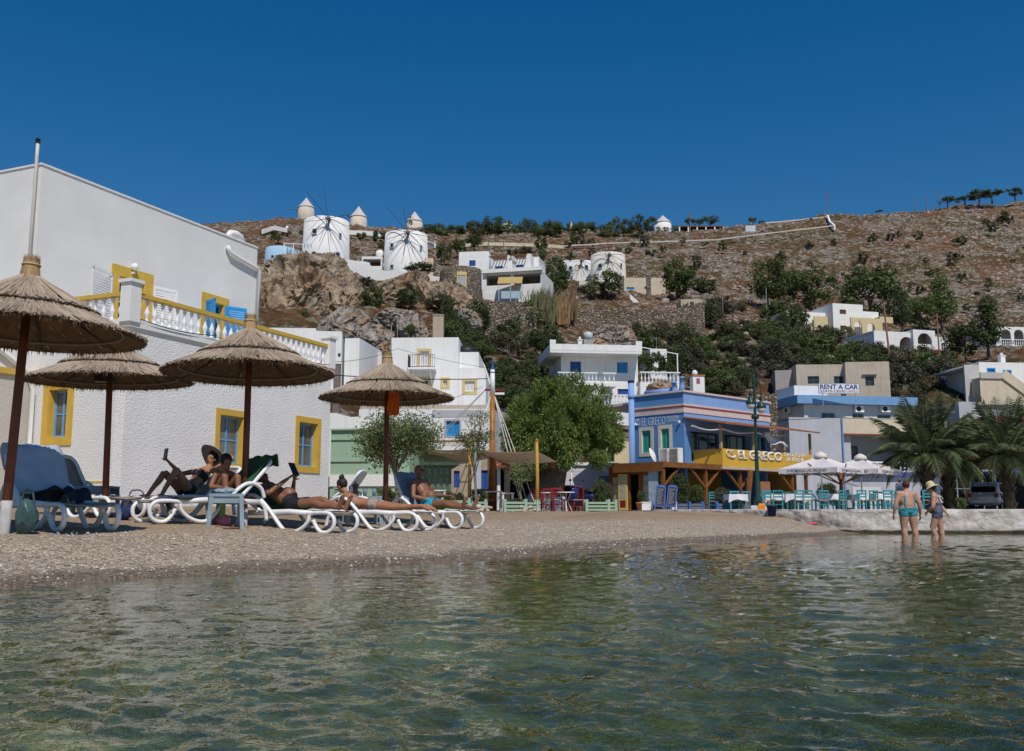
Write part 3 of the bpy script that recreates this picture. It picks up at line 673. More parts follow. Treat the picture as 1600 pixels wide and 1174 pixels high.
def left_house():
 b = Bld('seaside_house', 'two storey white house with ochre window surrounds and roof terrace at the left', 'house', 205, 456, 23.0, 66.6, z=0)
 ends = b.pl('F', 0).px(517, 600)[0]
 FR, EN = b.pl('F', 0), b.pl('L', 0)
 W2 = FR.rect(342, 650, 379, 725); W3 = FR.rect(466, 661, 495, 730)
 o2 = FR.rect(334, 636, 384, 732); o3 = FR.rect(458, 648, 503, 743)
 W1 = EN.rect(76, 609, 105, 684)
 zt = 5.03                                   # terrace floor
 wall(b, FR, 0, ends, .2, zt, stucco, [W2, W3], .3)
 wall(b, EN, .3, 3.5, .2, zt, fine_stucco, [W1], .3)
 wall(b, b.pl('R', ends), .3, 6, .2, zt, stucco, [], .3)
 wc = pane_curtain
 for pl, r, tw in ((FR, W2, .17), (FR, W3, .18), (EN, W1, .2)):
  window(b, pl, r, blue_wood, wc, .07, 2, 2, .16, yellow, tw, .03)
 MB().box((-.05, -.06, zt), (ends + .05, 3.4, zt + .12)).build('terrace_slab', white, b.e)
 MB().box((-.03, .33, .15), (0, 3.4, 1.25)).build('plinth', fine_stucco, b.e)
 MB().box((-.04, .34, 1.25), (0, 3.4, 1.29)).build('plinth_line', yellow, b.e)
 zb = zt + .12
 bh = FR.px(211, 456)[1] - zb
 balustrade(b, (.22, .06), (ends, .06), zb, bh, plainwhite, yellow, .262, .07)
 balustrade(b, (.06, .22), (.06, 3.35), zb, bh, plainwhite, yellow, .262, .07)
 for x, y in ((.06, .06), (ends - .1, .06)):
  q = MB().box((x - .17, y - .17, zb), (x + .17, y + .17, zb + bh + .2)).build('post', plainwhite, b.e)
  MB().box((x - .22, y - .22, zb + bh + .2), (x + .22, y + .22, zb + bh + .28)).build('cap', plainwhite, q)
 UF = b.pl('F', 3.4); x0 = .03; x1 = UF.px(402, 400)[0]; zt2 = UF.px(100, 271)[1]; UE = b.pl('L', x0)
 d1 = UF.rect(184, 432, 225, 520); d2 = UF.rect(321, 470, 348, 540)
 d1 = (d1[0], d1[1], zb, UF.px(204, 436)[1]); d2 = (d2[0], d2[1], zb, UF.px(335, 473)[1])
 wall(b, UF, x0, x1, zb, zt2, white2, [d1, d2], .25)
 wall(b, UE, 3.65, 13, 4.6, zt2, white2, [], .25)
 wall(b, b.pl('R', x1), 3.65, 11, zb, zt2, white2, [], .25)
 MB().box((x0 + .25, 3.65, zt2 - .5), (x1 - .25, 10.8, zt2 - .3)).build('roof', white2, b.e)
 MB().box((x0 - .03, 3.37, zt2), (x1 - .0, 3.7, zt2 + .05)).build('parapet_cap', plainwhite, b.e)
 MB().box((x0 - .03, 3.7, zt2 + .001), (x0 + .3, 13, zt2 + .051)).build('parapet_cap', plainwhite, b.e)
 hump = UF.px(372, 374)[0]
 MB().tube([(hump - .5, 3.52, zt2), (hump - .25, 3.52, zt2 + .2), (hump, 3.52, zt2 + .24), (hump + .25, 3.52, zt2 + .18), (hump + .5, 3.52, zt2)], [.06, .13, .14, .13, .06], 8).build('parapet_knob', plainwhite, b.e, True)
 window(b, UF, d1, plainwhite, pane_dark, .07, 2, 3, .12, yellow, .3, .03, name='terrace_door')
 window(b, UF, d2, bright_blue, pane_dark, .09, 2, 2, .12, yellow, .24, .03, name='terrace_door')
 def leaf(u, w, z0, z1, ang, mat, sl=True):
  """open louvred leaf hinged at u, swung by ang"""
  c, s = math.cos(ang), math.sin(ang)
  mp = lambda x, y, z: (u + x * c + y * s, 3.36 - x * s + y * c - .02, z)
  mb = MB(); mb.box((0, 0, z0), (.06, .04, z1), mp=mp); mb.box((w - .06, 0, z0), (w, .04, z1), mp=mp)
  for z in (z0, (z0 + z1) / 2, z1 - .08): mb.box((.06, 0, z), (w - .06, .04, z + .08), mp=mp)
  z = z0 + .1
  while z < z1 - .12: mb.box((.06, .008, z), (w - .06, .03, z + .055), mp=mp); z += .075
  q = mb.build('open_shutter', mat, b.e); fixn(q.data)
 leaf(d1[0] - .32, -.85, zb + .02, d1[3] - .02, -.25, plainwhite); leaf(d1[1] + .3, .8, zb + .02, d1[3] - .02, .25, plainwhite)
 leaf(d2[0] - .02, -.5, zb + .02, d2[3] - .02, -1.2, bright_blue); leaf(d2[1] + .02, .75, zb + .02, d2[3] - .02, .5, bright_blue)
 lx, lz = UF.px(206, 418); MB().ell((lx, 3.28, lz), (.11, .11, .11)).box((lx - .03, 3.28, lz - .2), (lx + .03, 3.4, lz - .14)).build('wall_lamp', plainwhite, b.e)
 g = [UF.px(352, 385), UF.px(356, 395), UF.px(366, 402), UF.px(398, 420), UF.px(401, 424), UF.px(397, 500)]
 MB().tube([(u, 3.3, z) for u, z in g], .07, 8).build('rain_pipe', plainwhite, b.e, True)
 fl = [(-.06, 3.5, 4.8), (-.06, 3.5, zt2 + .2), (-.06, 3.5, zt2 + .58)]
 q = MB().tube(fl, .045, 10).build('flue_pipe', M('cream_pipe', (.66, .62, .56), .5), b.e, True)
 MB().lathe([(.06, 0), (.065, .05), (.045, .07), (.085, .09), (.02, .15)], 10, (-.06, 3.5, zt2 + .58)).build('flue_cap', iron, q)
 wall(b, b.pl('F', 3.05), -6, 0, .2, 3.92, beige_stucco, [], .25)
 MB().box((-6, 2.98, 3.92), (0, 3.3, 4.07)).build('cornice', yellow, b.e)
 MB().box((-6, 3.1, 4.07), (-.002, 3.5, 4.85)).build('annex_parapet', white2, b.e)
 MB().box((-6, 3.3, 3.7), (0, 9, 3.9)).build('annex_roof', white2, b.e)
 MB().tube([(-2.2, 3.0, 5.1), (-.35, 3.0, 4.1), (-.12, 2.98, 3.6), (-.12, 2.98, 1.7), (.0, 2.75, 1.4)], .06, 8).build('drain_pipe', plainwhite, b.e, True)
 mb = MB(); pts = [(x, -.09, zt + .25 - .1 * math.sin(math.pi * ((x / ends * 3) % 1))) for x in np.linspace(0, ends, 40)]
 mb.tube(pts, .012, 5).build('cable', iron, b.e)
 return b
LH = left_house()
# houses of the village
def simple(name, label, pxL, pyT, pxR, pyB, Y, ang, depth, mat, wins=(), winsL=(), cat='house', parapet=0, zb=None):
 """box house: pixel rectangle of the front at depth Y (left corner), windows by pixel rectangle.
 wins: (x0,y0,x1,y1, style)"""
 b = Bld(name, label, cat, pxL, (pyT + pyB) / 2, Y, ang); b.o.z = at(pxL, pyB, Y).z; b.e.location = b.o
 fp = b.pl('F', 0); ym = (pyT + pyB) / 2
 x1 = fp.px(pxR, ym)[0]; z1 = fp.px(pxL, pyT)[1]; z0 = -1.5
 hs = [fp.rect(*w[:4]) for w in wins]; hs = [(h[0], h[1], max(h[2], z0 + .1), min(h[3], z1 - .1)) for h in hs]
 lp = b.pl('L', 0); hl = [lp.rect(*w[:4]) for w in winsL]
 block(b, 0, x1, 0, depth, z0, z1, mat, hs, hl)
 for w, h in zip(wins, hs): dress(b, fp, h, w[4])
 for w, h in zip(winsL, hl): dress(b, lp, h, w[4])
 b.x1, b.z1, b.fp, b.lp, b.dep = x1, z1, fp, lp, depth
 return b
brown_wood = M('brown_shutter', (.16, .07, .035), .6, .2, 5)
pale_trim = M('pale_ochre_trim', (.64, .50, .22), .8, .1, 3)
STY = {'blue': dict(frame=bright_blue, shutter=bright_blue, fw=.06), 'deep': dict(frame=deep_blue, shutter=deep_blue, fw=.06), 'dark': dict(frame=dk_frame, fw=.05),
    'ytrim': dict(frame=plainwhite, trim=pale_trim, tw=.16, fw=.07), 'yshut': dict(frame=plainwhite, shutter=plainwhite, trim=pale_trim, tw=.16, fw=.05), 'brown': dict(frame=brown_wood, shutter=brown_wood, fw=.06),
    'mill': dict(frame=steel, fw=.08, nv=1, nh=1, dep=.2), 'white': dict(frame=plainwhite, fw=.06), 'bluef': dict(frame=blue_wood, fw=.07), 'wshut': dict(frame=plainwhite, shutter=plainwhite), 'bdoor': dict(frame=bright_blue, shutter=bright_blue, trim=bright_blue, tw=.12)}
def dress(b, pl, h, sty):
 if sty == 'hole': return
 if sty == 'door': return door(b, pl, h, plainwhite)
 return window(b, pl, h, **STY[sty])
def box_part(b, name, x0, x1, y0, y1, z0, z1, mat): return MB().box((x0, y0, z0), (x1, y1, z1)).build(name, mat, b.e)
def aerial(b, x, y, z, h=1.6):
 mb = MB().bar((x, y, z - .05), (x, y, z + h), .03); q = mb.build('aerial_mast', steel, b.e)
 m2 = MB().bar((x - .5, y, z + h - .1), (x + .5, y, z + h - .1), .02)
 for k in range(5): m2.bar((x - .4 + .2 * k, y - .25, z + h - .1), (x - .4 + .2 * k, y + .25, z + h - .1), .012)
 m2.build('aerial', steel, q)
def chimney(b, x, y, z, w=.35, h=.8, mat=None):
 q = MB().box((x - w / 2, y - w / 2, z - .1), (x + w / 2, y + w / 2, z + h)).build('chimney', mat or white, b.e)
 MB().box((x - w / 2 - .05, y - w / 2 - .05, z + h), (x + w / 2 + .05, y + w / 2 + .05, z + h + .08)).lathe([(w * .3, 0), (w * .3, .25)], 10, (x, y, z + h + .08)).build('chimney_cap', mat or white, q)
b = simple('white_house', 'long low white house just above the ochre terrace rail', 395, 512, 492, 600, 62, 4, 5, white)
box_part(b, 'parapet_wall', b.x1 * .45, b.x1 * .95, 1, 2, b.z1 - .1, b.z1 + .15, white)
b = simple('white_house', 'white house with a slanting corner and wall lamp behind the terrace end', 487, 517, 533, 640, 58, 8, 6, white, [(528, 552, 532, 558, 'dark')])
MB().bar((b.x1 - .5, -.02, 1), (b.x1 + 1.4, -.6, -1.0), .5, .4).build('buttress', white, b.e)
MB().tube([(.8, -.02, b.z1 - 2.2), (.8, -.3, b.z1 - 2.0), (.8, -.3, b.z1 - 2.3)], .04, 6).ell((.8, -.3, b.z1 - 2.4), (.1, .1, .14)).build('wall_lamp', iron, b.e)
b = simple('white_house', 'narrow white house with a blue side window by the rocks', 538, 529, 561, 610, 60, -8, 5, white)
window(b, b.pl('R', b.x1), (1.5, 2.4, b.z1 - 2.3, b.z1 - 1.1), deep_blue, shutter=deep_blue)
b = simple('white_house', 'low white block house with an iron balcony left of the thatched tip', 561, 551, 596, 615, 64, 2, 4, M('pinkish_block', (.70, .66, .62), .9, .1, 1.5, .3, 10))
railing(b, (-1.1, -.4), (b.x1 - .3, -.4), b.z1 - 2.2, .75, iron); box_part(b, 'balcony_floor', -1.1, b.x1, -.5, 0, b.z1 - 2.32, b.z1 - 2.2, white)
b = simple('white_house', 'tall white house with small balcony and pale ochre window surrounds', 611, 528, 716, 660, 61, -2, 7, white, [(656, 549, 670, 572, 'wshut'), (654, 593, 670, 612, 'ytrim'), (692, 594, 699, 604, 'ytrim')])
fp = b.fp; r = fp.rect(652, 545, 674, 572); mb = MB(); ring(mb, fp, r, fp.rect(656, 549, 670, 572.5), -.03, 0); mb.build('door_trim', pale_trim, b.e)
bx0, bx1 = fp.rect(641, 580, 682, 590)[:2]; bz = fp.px(660, 578)[1]
box_part(b, 'balcony_floor', bx0, bx1, -1.1, 0, bz - .12, bz, white); railing(b, (bx0, -1.05), (bx1, -1.05), bz, .8, iron, .13); railing(b, (bx0, -1.05), (bx0, -.02), bz, .8, iron, .13)
MB().bar((bx0 + .3, -.9, bz - .12), (bx0 + .3, 0, bz - .8), .1).build('bracket', white, b.e); MB().bar((bx1 - .3, -.9, bz - .12), (bx1 - .3, 0, bz - .8), .1).build('bracket', white, b.e)
x2 = fp.px(747, 570)[0]; z2 = fp.px(730, 548)[1]; x3 = fp.px(759, 600)[0]; z3 = fp.px(740, 575)[1]
rr = fp.rect(726, 596, 742, 613)
wall(b, fp, b.x1 + .01, x3, -1.5, z3, white, [rr], .22); window(b, fp, rr, **STY['yshut'])
wall(b, b.pl('R', x3), .22, 6.5, -1.5, z3, white); box_part(b, 'roof', b.x1, x3 - .2, .2, 6.5, z3 - .3, z3 - .15, white)
wall(b, b.pl('F', .6), b.x1 + .01, x2, z3 - .2, z2, white); wall(b, b.pl('R', x2), .82, 6, z3 - .2, z2, white); box_part(b, 'roof', b.x1, x2 - .2, .8, 6, z2 - .3, z2 - .15, white)
MB().ell((x2 - .9, 2, z2 + .2), (.8, .8, .5)).build('water_tank', iron, b.e, True); aerial(b, .3, .4, b.z1, 1.5)
b = simple('white_house', 'lower white house with bright blue shutters behind the rigged mast', 560, 640, 772, 730, 54, -3, 6, white, [(614, 662, 624, 672, 'blue'), (641, 664, 654, 676, 'blue'), (697, 658, 718, 681, 'blue')])
fp = b.fp; r = fp.rect(675, 641, 772, 652); mb = MB(); mb.box((r[0], -.02, r[2]), (r[1], .0, r[3]), mp=fp.m); mb.build('grey_band', grey_wall, b.e)
q = fp.rect(694, 655, 721, 683); mb = MB(); ring(mb, fp, q, fp.rect(697, 658, 718, 681), -.03, 0); mb.build('window_surround', grey_wall, b.e)
box_part(b, 'parapet_wall', 0, b.x1, .3, .5, b.z1 - .1, b.z1 + .25, tan_wall)
b = simple('balustrade_house', 'white house with blue shutters and balustraded balcony above the big tree', 877, 556, 997, 660, 82, 6, 8, white, [(891, 565, 908, 582, 'deep'), (933, 566, 947, 588, 'door'), (964, 566, 981, 583, 'blue'), (965, 608, 982, 618, 'deep'), (938, 605, 948, 618, 'dark')])
fp = b.fp; zr = b.z1; xr = fp.px(926, 580)[0]
box_part(b, 'roof_slab', -1.2, b.x1, -1.6, 6, zr, zr + .2, white); box_part(b, 'parapet', -1.2, b.x1 + .02, -1.62, -1.4, zr + .2, zr + .75, white); box_part(b, 'parapet', -1.2, -1.0, -1.4, 6, zr + .2, zr + .75, white)
box_part(b, 'parapet_horn', -1.2, -.7, -1.63, -1.3, zr + .75, zr + 1.1, white); box_part(b, 'parapet_horn', b.x1 - .5, b.x1 + .03, -1.63, -1.3, zr + .75, zr + 1.1, white)
chimney(b, 1.6, -.3, zr + .2, .35, 1.1)
box_part(b, 'porch_wall', xr, b.x1 - .01, -1.3, 0 - .01, -1.5, zr, white) if False else None
zbal = fp.px(905, 602)[1]; xb0, xb1 = -.5, fp.px(930, 590)[0]
box_part(b, 'balcony_floor', xb0, xb1, -1.3, 0, zbal - .15, zbal, white); balustrade(b, (xb0, -1.2), (xb1, -1.2), zbal, .95, plainwhite, None, .3, .08)
xs0, xs1 = fp.rect(936, 590, 957, 600)[:2]; box_part(b, 'landing', xs0, xs1, -1.6, 0, zbal - .3, zbal - .1, white); balustrade(b, (xs0, -1.5), (xs1, -1.5), zbal - .1, 1.0, plainwhite, None, .3, .08)
for k in range(9): box_part(b, 'step', xb1 - 2.4 + .27 * k, xb1 - 2.4 + .27 * (k + 1), -1.9, -1.35, -1.2, zbal - 2.2 + .22 * k, white)
xw0, xw1 = b.x1, fp.px(1058, 600)[0]; zw = fp.px(1030, 601)[1]
box_part(b, 'side_terrace', xw0 + .01, xw1, -.8, 5, -1.5, zw, white); balustrade(b, (xw0, -.7), (xw1, -.7), zw, 1.0, plainwhite, None, .3, .08); balustrade(b, (xw1, -.7), (xw1, 3), zw, 1.0, plainwhite, None, .3, .08)
MB().bar((xw1 - .1, -.6, zw), (xw1 - .1, -.6, zw + 2.6), .09).build('pergola_post', plainwhite, b.e); MB().bar((xw0, -.6, zw + 3.2), (xw1, -.6, zw + 2.6), .07).build('pergola_beam', plainwhite, b.e)
zc = fp.px(920, 640)[1]; balustrade(b, (-1, -3.2), (b.x1 + 3, -3.0), zc, .95, plainwhite, None, .3, .08); box_part(b, 'lower_wall', -1, b.x1 + 3, -3.15, -2.95, zc - 2.5, zc, white)
HB = b
b = simple('pale_yellow_house', 'pale yellow house half hidden right of the big tree', 944, 690, 990, 790, 68, 4, 6, pale_yellow, [(948, 705, 960, 722, 'dark')])
b2 = simple('white_hut', 'little white hut with one dark window behind the vine pergola', 1016, 545, 1042, 575, 98, 8, 4, white, [(1027, 549, 1031, 556, 'dark')], cat='hut'); aerial(b2, 1, 1, b2.z1, 1.4)
b = Bld('shrine', 'tiny white roadside shrine with red tiled top above the taverna', 'shrine', 1083, 606, 80, 6)
MB().box((0, 0, -.5), (1.0, .9, 1.0)).build('body', white, b.e); MB().box((-.06, -.06, 1.0), (1.06, .96, 1.1)).build('tile_edge', terracotta, b.e)
MB().lathe([(.24, 0), (.24, .3), (.16, .42), (.02, .5)], 12, (.35, .6, 1.1)).build('dome', white, b.e, True); MB().box((.3, -.02, .35), (.6, -.002, .8)).build('niche', M('shrine_picture', (.3, .12, .15), .6, .5, 12), b.e)
# taverna
tav_blue = M('taverna_blue', (.10, .255, .52), .75, .12, 1.2, .15, 14, dirt=.2, dirtc=(.17, .3, .56), streak=.15)
tav_pale = M('taverna_pale_blue', (.22, .37, .68), .75, .1, 1.2, dirt=.2, dirtc=(.32, .45, .7))  # pale blue of the pipes, also the sunlit tone of the right facade
tav_pink = M('pinkish_band', (.62, .52, .50), .8, .1, 2); tav_yellow = M('taverna_yellow', (.66, .40, .05), .7, .1, 1.2, dirt=.15, dirtc=(.5, .3, .05))
jade = M('jade_shutter', (.04, .36, .28), .55, .15, 5); orange_wood = M('orange_timber', (.21, .085, .025), .5, .3, 2.5, .2, 25); red_line = M('maroon_line', (.28, .05, .04), .7)
letter_white = M('letter_white', (.78, .75, .70), .6, .05, 4); letter_blue = M('letter_pale_blue', (.48, .52, .62), .6, .05, 4)
def taverna():
 b = Bld('taverna', 'bright blue two storey taverna with yellow balcony and timber porch', 'taverna', 1070, 720, 52.0, 43, z=QZ)
 ori = b.o.copy()
 RF = b.pl('F', 0); LF = b.pl('L', 0)       # right facade (F) and left facade (L)
 yl = LF.px(988, 690)[0]; xr = RF.px(1203, 680)[0]; zt = RF.px(1070, 620)[1] - 0
 zt = RF.px(1071, 613)[1]
 w1 = LF.rect(1003, 673, 1017, 708); w2 = LF.rect(1033, 670, 1046, 706)
 w3 = (w1[0], w1[1], w2[2], w2[3])
 dr = RF.rect(1076, 660, 1160, 712)
 wall(b, LF, 0, yl, -.2, zt, tav_blue, [w1, w2], .25)
 z0d = RF.px(1100, 722)[1]
 wall(b, RF, .25, xr, RF.px(1100, 727)[1], zt, tav_blue, [(.6, 3.2, z0d, z0d + 2.0), (3.7, 5.9, z0d, z0d + 2.0), (6.4, 7.9, z0d, z0d + 2.0)], .25)
 for u, u2 in ((.6, 3.2), (3.7, 5.9), (6.4, 7.9)): window(b, RF, (u, u2, z0d, z0d + 2.0), deep_blue, pane_dark, .1, 3, 1, .1, name='balcony_door')
 wall(b, b.pl('R', xr), .25, 7, -.2, zt, tav_blue, [], .25)
 MB().box((.2, .2, zt - .4), (xr - .2, 7, zt - .25)).build('roof', tav_pink, b.e)
 for r in (w1, w2): window(b, LF, r, plainwhite, pane_dark, .03, 2, 1, .1, M('window_cream', (.62, .58, .52), .8), .2, .03, shutter=jade)
 za, zb_, zc, zd = RF.px(1071, 613)[1], RF.px(1071, 634)[1], RF.px(1071, 636)[1], RF.px(1071, 645)[1]
 for nm, z0, z1, pr, mt in (('coping', za, za + .1, .1, tav_pink), ('maroon_line', zc, zb_, .08, red_line), ('band', zd, zc - .003, .05, tav_pink), ('band', zb_ + .003, zb_ + .1, .06, tav_pink)):
  MB().box((-pr, -pr, z0), (xr + pr, .0, z1)).build(nm, mt, b.e); MB().box((-pr, .0, z0), (0, yl + pr, z1)).build(nm, mt, b.e)
 MB().box((.0, -.012, zb_ + .1), (xr, 0, za)).build('sunlit_tone_frieze', tav_pale, b.e); MB().box((.0, -.013, zd - 1.0), (xr, 0, zd - .01)).build('sunlit_tone_panel', tav_pale, b.e)  # right facade laid over in paler blue: its sunlight put into the colour
 pu, _ = LF.px(993, 690); zp = RF.px(1070, 745)[1]
 zt_p = LF.px(991, 599)[1]
 p = MB().tube([(-.25, pu + .05, zt_p), (-.25, pu + .05, LF.px(995, 735)[1]), (-.3, pu + .2, LF.px(995, 742)[1]), (-.6, pu + 1.0, LF.px(990, 750)[1])], .17, 12).build('stove_pipe', tav_pale, b.e, True)
 MB().lathe([(.2, 0), (.2, .25), (.17, .25)], 12, (-.25, pu + .05, LF.px(991, 624)[1])).build('collar', tav_pale, p, True)
 MB().lathe([(.19, 0), (.2, .12), (.02, .14)], 12, (-.25, pu + .05, zt_p)).build('pipe_cap', iron, p)
 MB().tube([(1.0, 1.2, za + .25), (1.0, 3.4, za + .25)], .2, 10).build('roof_pipe', tav_pale, b.e, True)
 for y, h in ((1.2, .75), (.3, .9)):
  MB().lathe([(.2, 0), (.15, h * .5), (.13, h), (.16, h), (.16, h + .08)], 10, (.8 if y > 1 else .3, y, za - .1)).build('roof_vent', tav_pale, b.e, True)
 class Flip(Plane):
  def m(s, u, d, z): return (s.c + d, -u, z)
 fl = Flip(b, 'L', 0)
 def lr(x0, y0, x1, y1):
  q = LF.rect(x0, y0, x1, y1); return (-q[1], -q[0], q[2], q[3])
 sg = MB().box((-.012, .15, LF.px(1030, 668)[1]), (-.0, yl - .2, LF.px(1030, 650)[1])).build('name_panel', tav_blue, b.e)
 lettering(b, fl, 'EL GRECO', lr(1003, 652, 1040, 665), letter_blue, sg, .014, 0.0)
 lettering(b, fl, 'TRADITIONAL', lr(1041, 650, 1061, 654.5), letter_blue, sg, .014); lettering(b, fl, 'TAVERNA', lr(1042, 655, 1061, 659.5), letter_blue, sg, .014)
 def logo(pl, q, mat, par, sgn=1):
  mb = MB(); u0, u1, z0, z1 = q; W, Hh = u1 - u0, z1 - z0
  def arc(cu, cz, r, a0, a1, n=10): return [pl.m(u0 + W * (cu + r * math.cos(a0 + (a1 - a0) * k / n)), -.05, z0 + Hh * (cz + r * math.sin(a0 + (a1 - a0) * k / n))) for k in range(n + 1)]
  for a in (arc(.5, .6, .5, 2.4, 5.2), arc(.6, .45, .3, 3.4, 6.1), arc(.62, .35, .3, 3.9, 6.2), arc(.62, .75, .16, .3, 5.0), arc(.22, .82, .12, -.5, 2.6)): mb.tube(a, .028, 6)
  mb.build('logo', mat, par)
 logo(fl, lr(994, 655, 1001, 666), letter_blue, sg)
 for q in ((LF.px(1063, 660)), (LF.px(995, 664))): MB().ell((-.1, q[0], q[1]), (.08, .08, .08)).build('spot_lamp', plainwhite, b.e, True)
 zp = b.loc(at(1036, 723, 47.8)).z + .02
 ac = LF.px(1058, 722)
 for k, (x, y) in enumerate(((-.75, .55), (-.75, -.15))):
  o = MB().box((x, y, zp + .1), (x + .4, y + .62, zp + .95)).build('air_conditioner', plainwhite, b.e)
  for j in range(2): MB().box((x - .02, y + .06, zp + .15 + .4 * j), (x, y + .56, zp + .5 + .4 * j)).build('fan_grille', steel, o)
 mb = MB(); rot = Matrix.Rotation(-1.2, 3, 'Z') @ Matrix.Rotation(1.2, 3, 'Y'); n = 16
 vs = [Vector((-1.0, 1.25, zp + .65))]; fs = []
 for rr, dz in ((.2, .03), (.42, .12)):
  vs += [Vector((-1.0, 1.25, zp + .65)) + rot @ Vector((rr * math.cos(6.283 * k / n), rr * math.sin(6.283 * k / n), -dz)) for k in range(n)]
 fs = [(0, 1 + k, 1 + (k + 1) % n) for k in range(n)] + [(1 + k, 1 + n + k, 1 + n + (k + 1) % n, 1 + (k + 1) % n) for k in range(n)]
 mb.add(vs, fs); d = mb.build('satellite_dish', plainwhite, b.e, True); MB().bar((-.95, 1.3, zp), (-.95, 1.3, zp + .6), .05).build('dish_arm', steel, d)
 yb = -1.9; BF = b.pl('F', yb); z1 = BF.px(1130, 701)[1]; z0 = BF.px(1130, 729)[1]; xb0 = BF.px(1129, 715)[0]; xb1 = BF.px(1268, 725)[0]
 SL = b.pl('L', xb0)
 bal = MB().box((xb0, yb, z0), (xb1, yb + .12, z1)).build('balcony_front', tav_yellow, b.e)
 MB().box((xb0 + .003, yb + .12, z0), (xb0 + .12, 0, z1 - .005)).build('balcony_side', tav_yellow, b.e)
 MB().box((xb0, yb + .12, z0 - .1), (xb1, 0, z0 + .02)).build('balcony_floor', wood_brown, b.e)
 MB().box((xb0 - .1, yb - .08, z0 - .14), (xb1, yb + .02, z0 - .002)).build('balcony_sill', M('pale_board', (.5, .42, .33), .8), b.e)
 lettering(b, BF, 'EL', BF.rect(1153, 704, 1167, 718), letter_white, bal, .0, .02, depth=.05); lettering(b, BF, 'GRECO', BF.rect(1170, 705.5, 1221, 720), letter_white, bal, .0, .02, depth=.05)
 lettering(b, BF, 'TRADITIONAL', BF.rect(1224, 708.5, 1259, 714), letter_white, bal, .0, .0, depth=.03); lettering(b, BF, 'TAVERNA', BF.rect(1227, 715, 1257, 721.5), letter_white, bal, .0, .0, depth=.03)
 logo(BF, BF.rect(1134, 703, 1149, 716), letter_white, bal)
 zr = BF.px(1130, 664)[1]
 for px in (1128, 1179, 1226, 1267):
  x = BF.px(px, 690)[0]; MB().box((x - .07, yb + .01, z1), (x + .07, yb + .13, zr)).build('balcony_post', M('pale_timber', (.46, .30, .14), .6, .2, 4), b.e)
 r = MB();
 r.add([(-.1, .02, zr + .45), (xb1 + .1, .02, zr + .45), (xb1 + .1, yb - .6, zr - .02), (xb0 - .5, yb - .6, zr - .02), (-.1, .02, zr + .52), (xb1 + .1, .02, zr + .52), (xb1 + .1, yb - .6, zr + .06), (xb0 - .5, yb - .6, zr + .06)], [(0, 1, 2, 3), (7, 6, 5, 4), (3, 2, 6, 7), (0, 3, 7, 4), (2, 1, 5, 6), (1, 0, 4, 5)])
 r.build('balcony_canopy', M('reed_canopy', (.30, .12, .06), .8, .3, 6, .3, 30), b.e)
 mb = MB(); n = 10; vs = []; fs = []
 cx0, cz0 = BF.px(1190, 676); cx1, cz1 = BF.px(1226, 694)
 for i in range(n + 1):
  for j in range(5):
   s = i / n; t = j / 4; wdt = (.9 - .5 * abs(s - .4))
   vs.append((cx0 + (cx1 - cx0) * s + .1 * math.sin(9 * t + 4 * s), yb - .12 - .1 * math.sin(7 * s + 3 * t), cz0 + (cz1 - cz0) * s * .9 - t * .38 * wdt + .12 * math.sin(11 * s)))
 for i in range(n):
  for j in range(4): fs.append((i * 5 + j, i * 5 + j + 1, (i + 1) * 5 + j + 1, (i + 1) * 5 + j))
 mb.add(vs, fs); q = mb.build('draped_net', M('grey_net_cloth', (.62, .60, .62), .9, .15, 6), b.e, True); sm = q.modifiers.new('thick', 'SOLIDIFY'); sm.thickness = .03
 mb = MB()
 for a, c in ((1080, 1128), (1128, 1179), (1179, 1226)):
  pts = []
  for k in range(11):
   u = BF.px(a + (c - a) * k / 10, 676)[0]; pts.append((u, yb - .05, zr - .22 - .15 * math.sin(math.pi * k / 10)))
  mb.tube(pts, .07, 6, flat=.6)
 mb.build('net_swag', M('grey_net_cloth', (.62, .60, .62)), b.e)
 zpr = RF.px(1036, 723)[1]
 ye = b.loc(at(1036, 723, 47.8)); zpr = ye.z; X0, Y0 = ye.x, ye.y      # outer porch corner nearest the sea
 X1 = xb1 + .2; Y1 = b.pl('L', X0).px(957, 738)[0]
 roof = MB(); roof.box((X0, Y0, zpr - .1), (X1, 0, zpr + .02)); roof.box((X0, 0, zpr - .1), (0, Y1, zpr + .02)); roof.build('porch_roof', M('porch_boards', (.33, .20, .12), .8, .25, 3, .3, 20), b.e)
 MB().box((X0 - .06, Y0 - .06, zpr - .22), (X1, Y0 - .002, zpr + .05)).build('fascia', orange_wood, b.e); MB().box((X0 - .062, Y0, zpr - .42), (X0 - .002, Y1, zpr + .05)).build('fascia', orange_wood, b.e)
 for k, px in enumerate((1037, 1105, 1159, 1240, 1262)):
  x = b.pl('F', Y0).px(px, 760)[0]
  if k == 0: x = X0 + .1
  q = MB().box((x - .08, Y0 + .02, 0), (x + .08, Y0 + .18, zpr - .1)).build('porch_post', orange_wood, b.e)
  for s in (-1, 1):
   if (k == 0 and s < 0) or k > 3 or (k == 3 and s > 0): continue
   MB().bar((x, Y0 + .1, zpr - 1.2), (x + s * 1.3, Y0 + .1, zpr - .2), .1).build('brace', orange_wood, q)
 PL = b.pl('L', X0 + .25); dy = PL.rect(968, 741, 982, 798); op = PL.rect(984, 741, 998, 798)
 yy0, yy1 = PL.px(1032, 760)[0], PL.px(952, 760)[0]
 hs = [PL.rect(1003, 742, 1014, 785), PL.rect(956, 745, 966, 785), (op[0], op[1], 0.0, op[3])]
 wall(b, PL, yy0, yy1, -.05, zpr - .1, orange_wood, hs, .1, name='porch_wall')
 for r in hs[:2]: window(b, PL, r, wood_orange, M('pale_glass', (.42, .44, .40), .2, .3, 2), .05, 1, 3, .03)
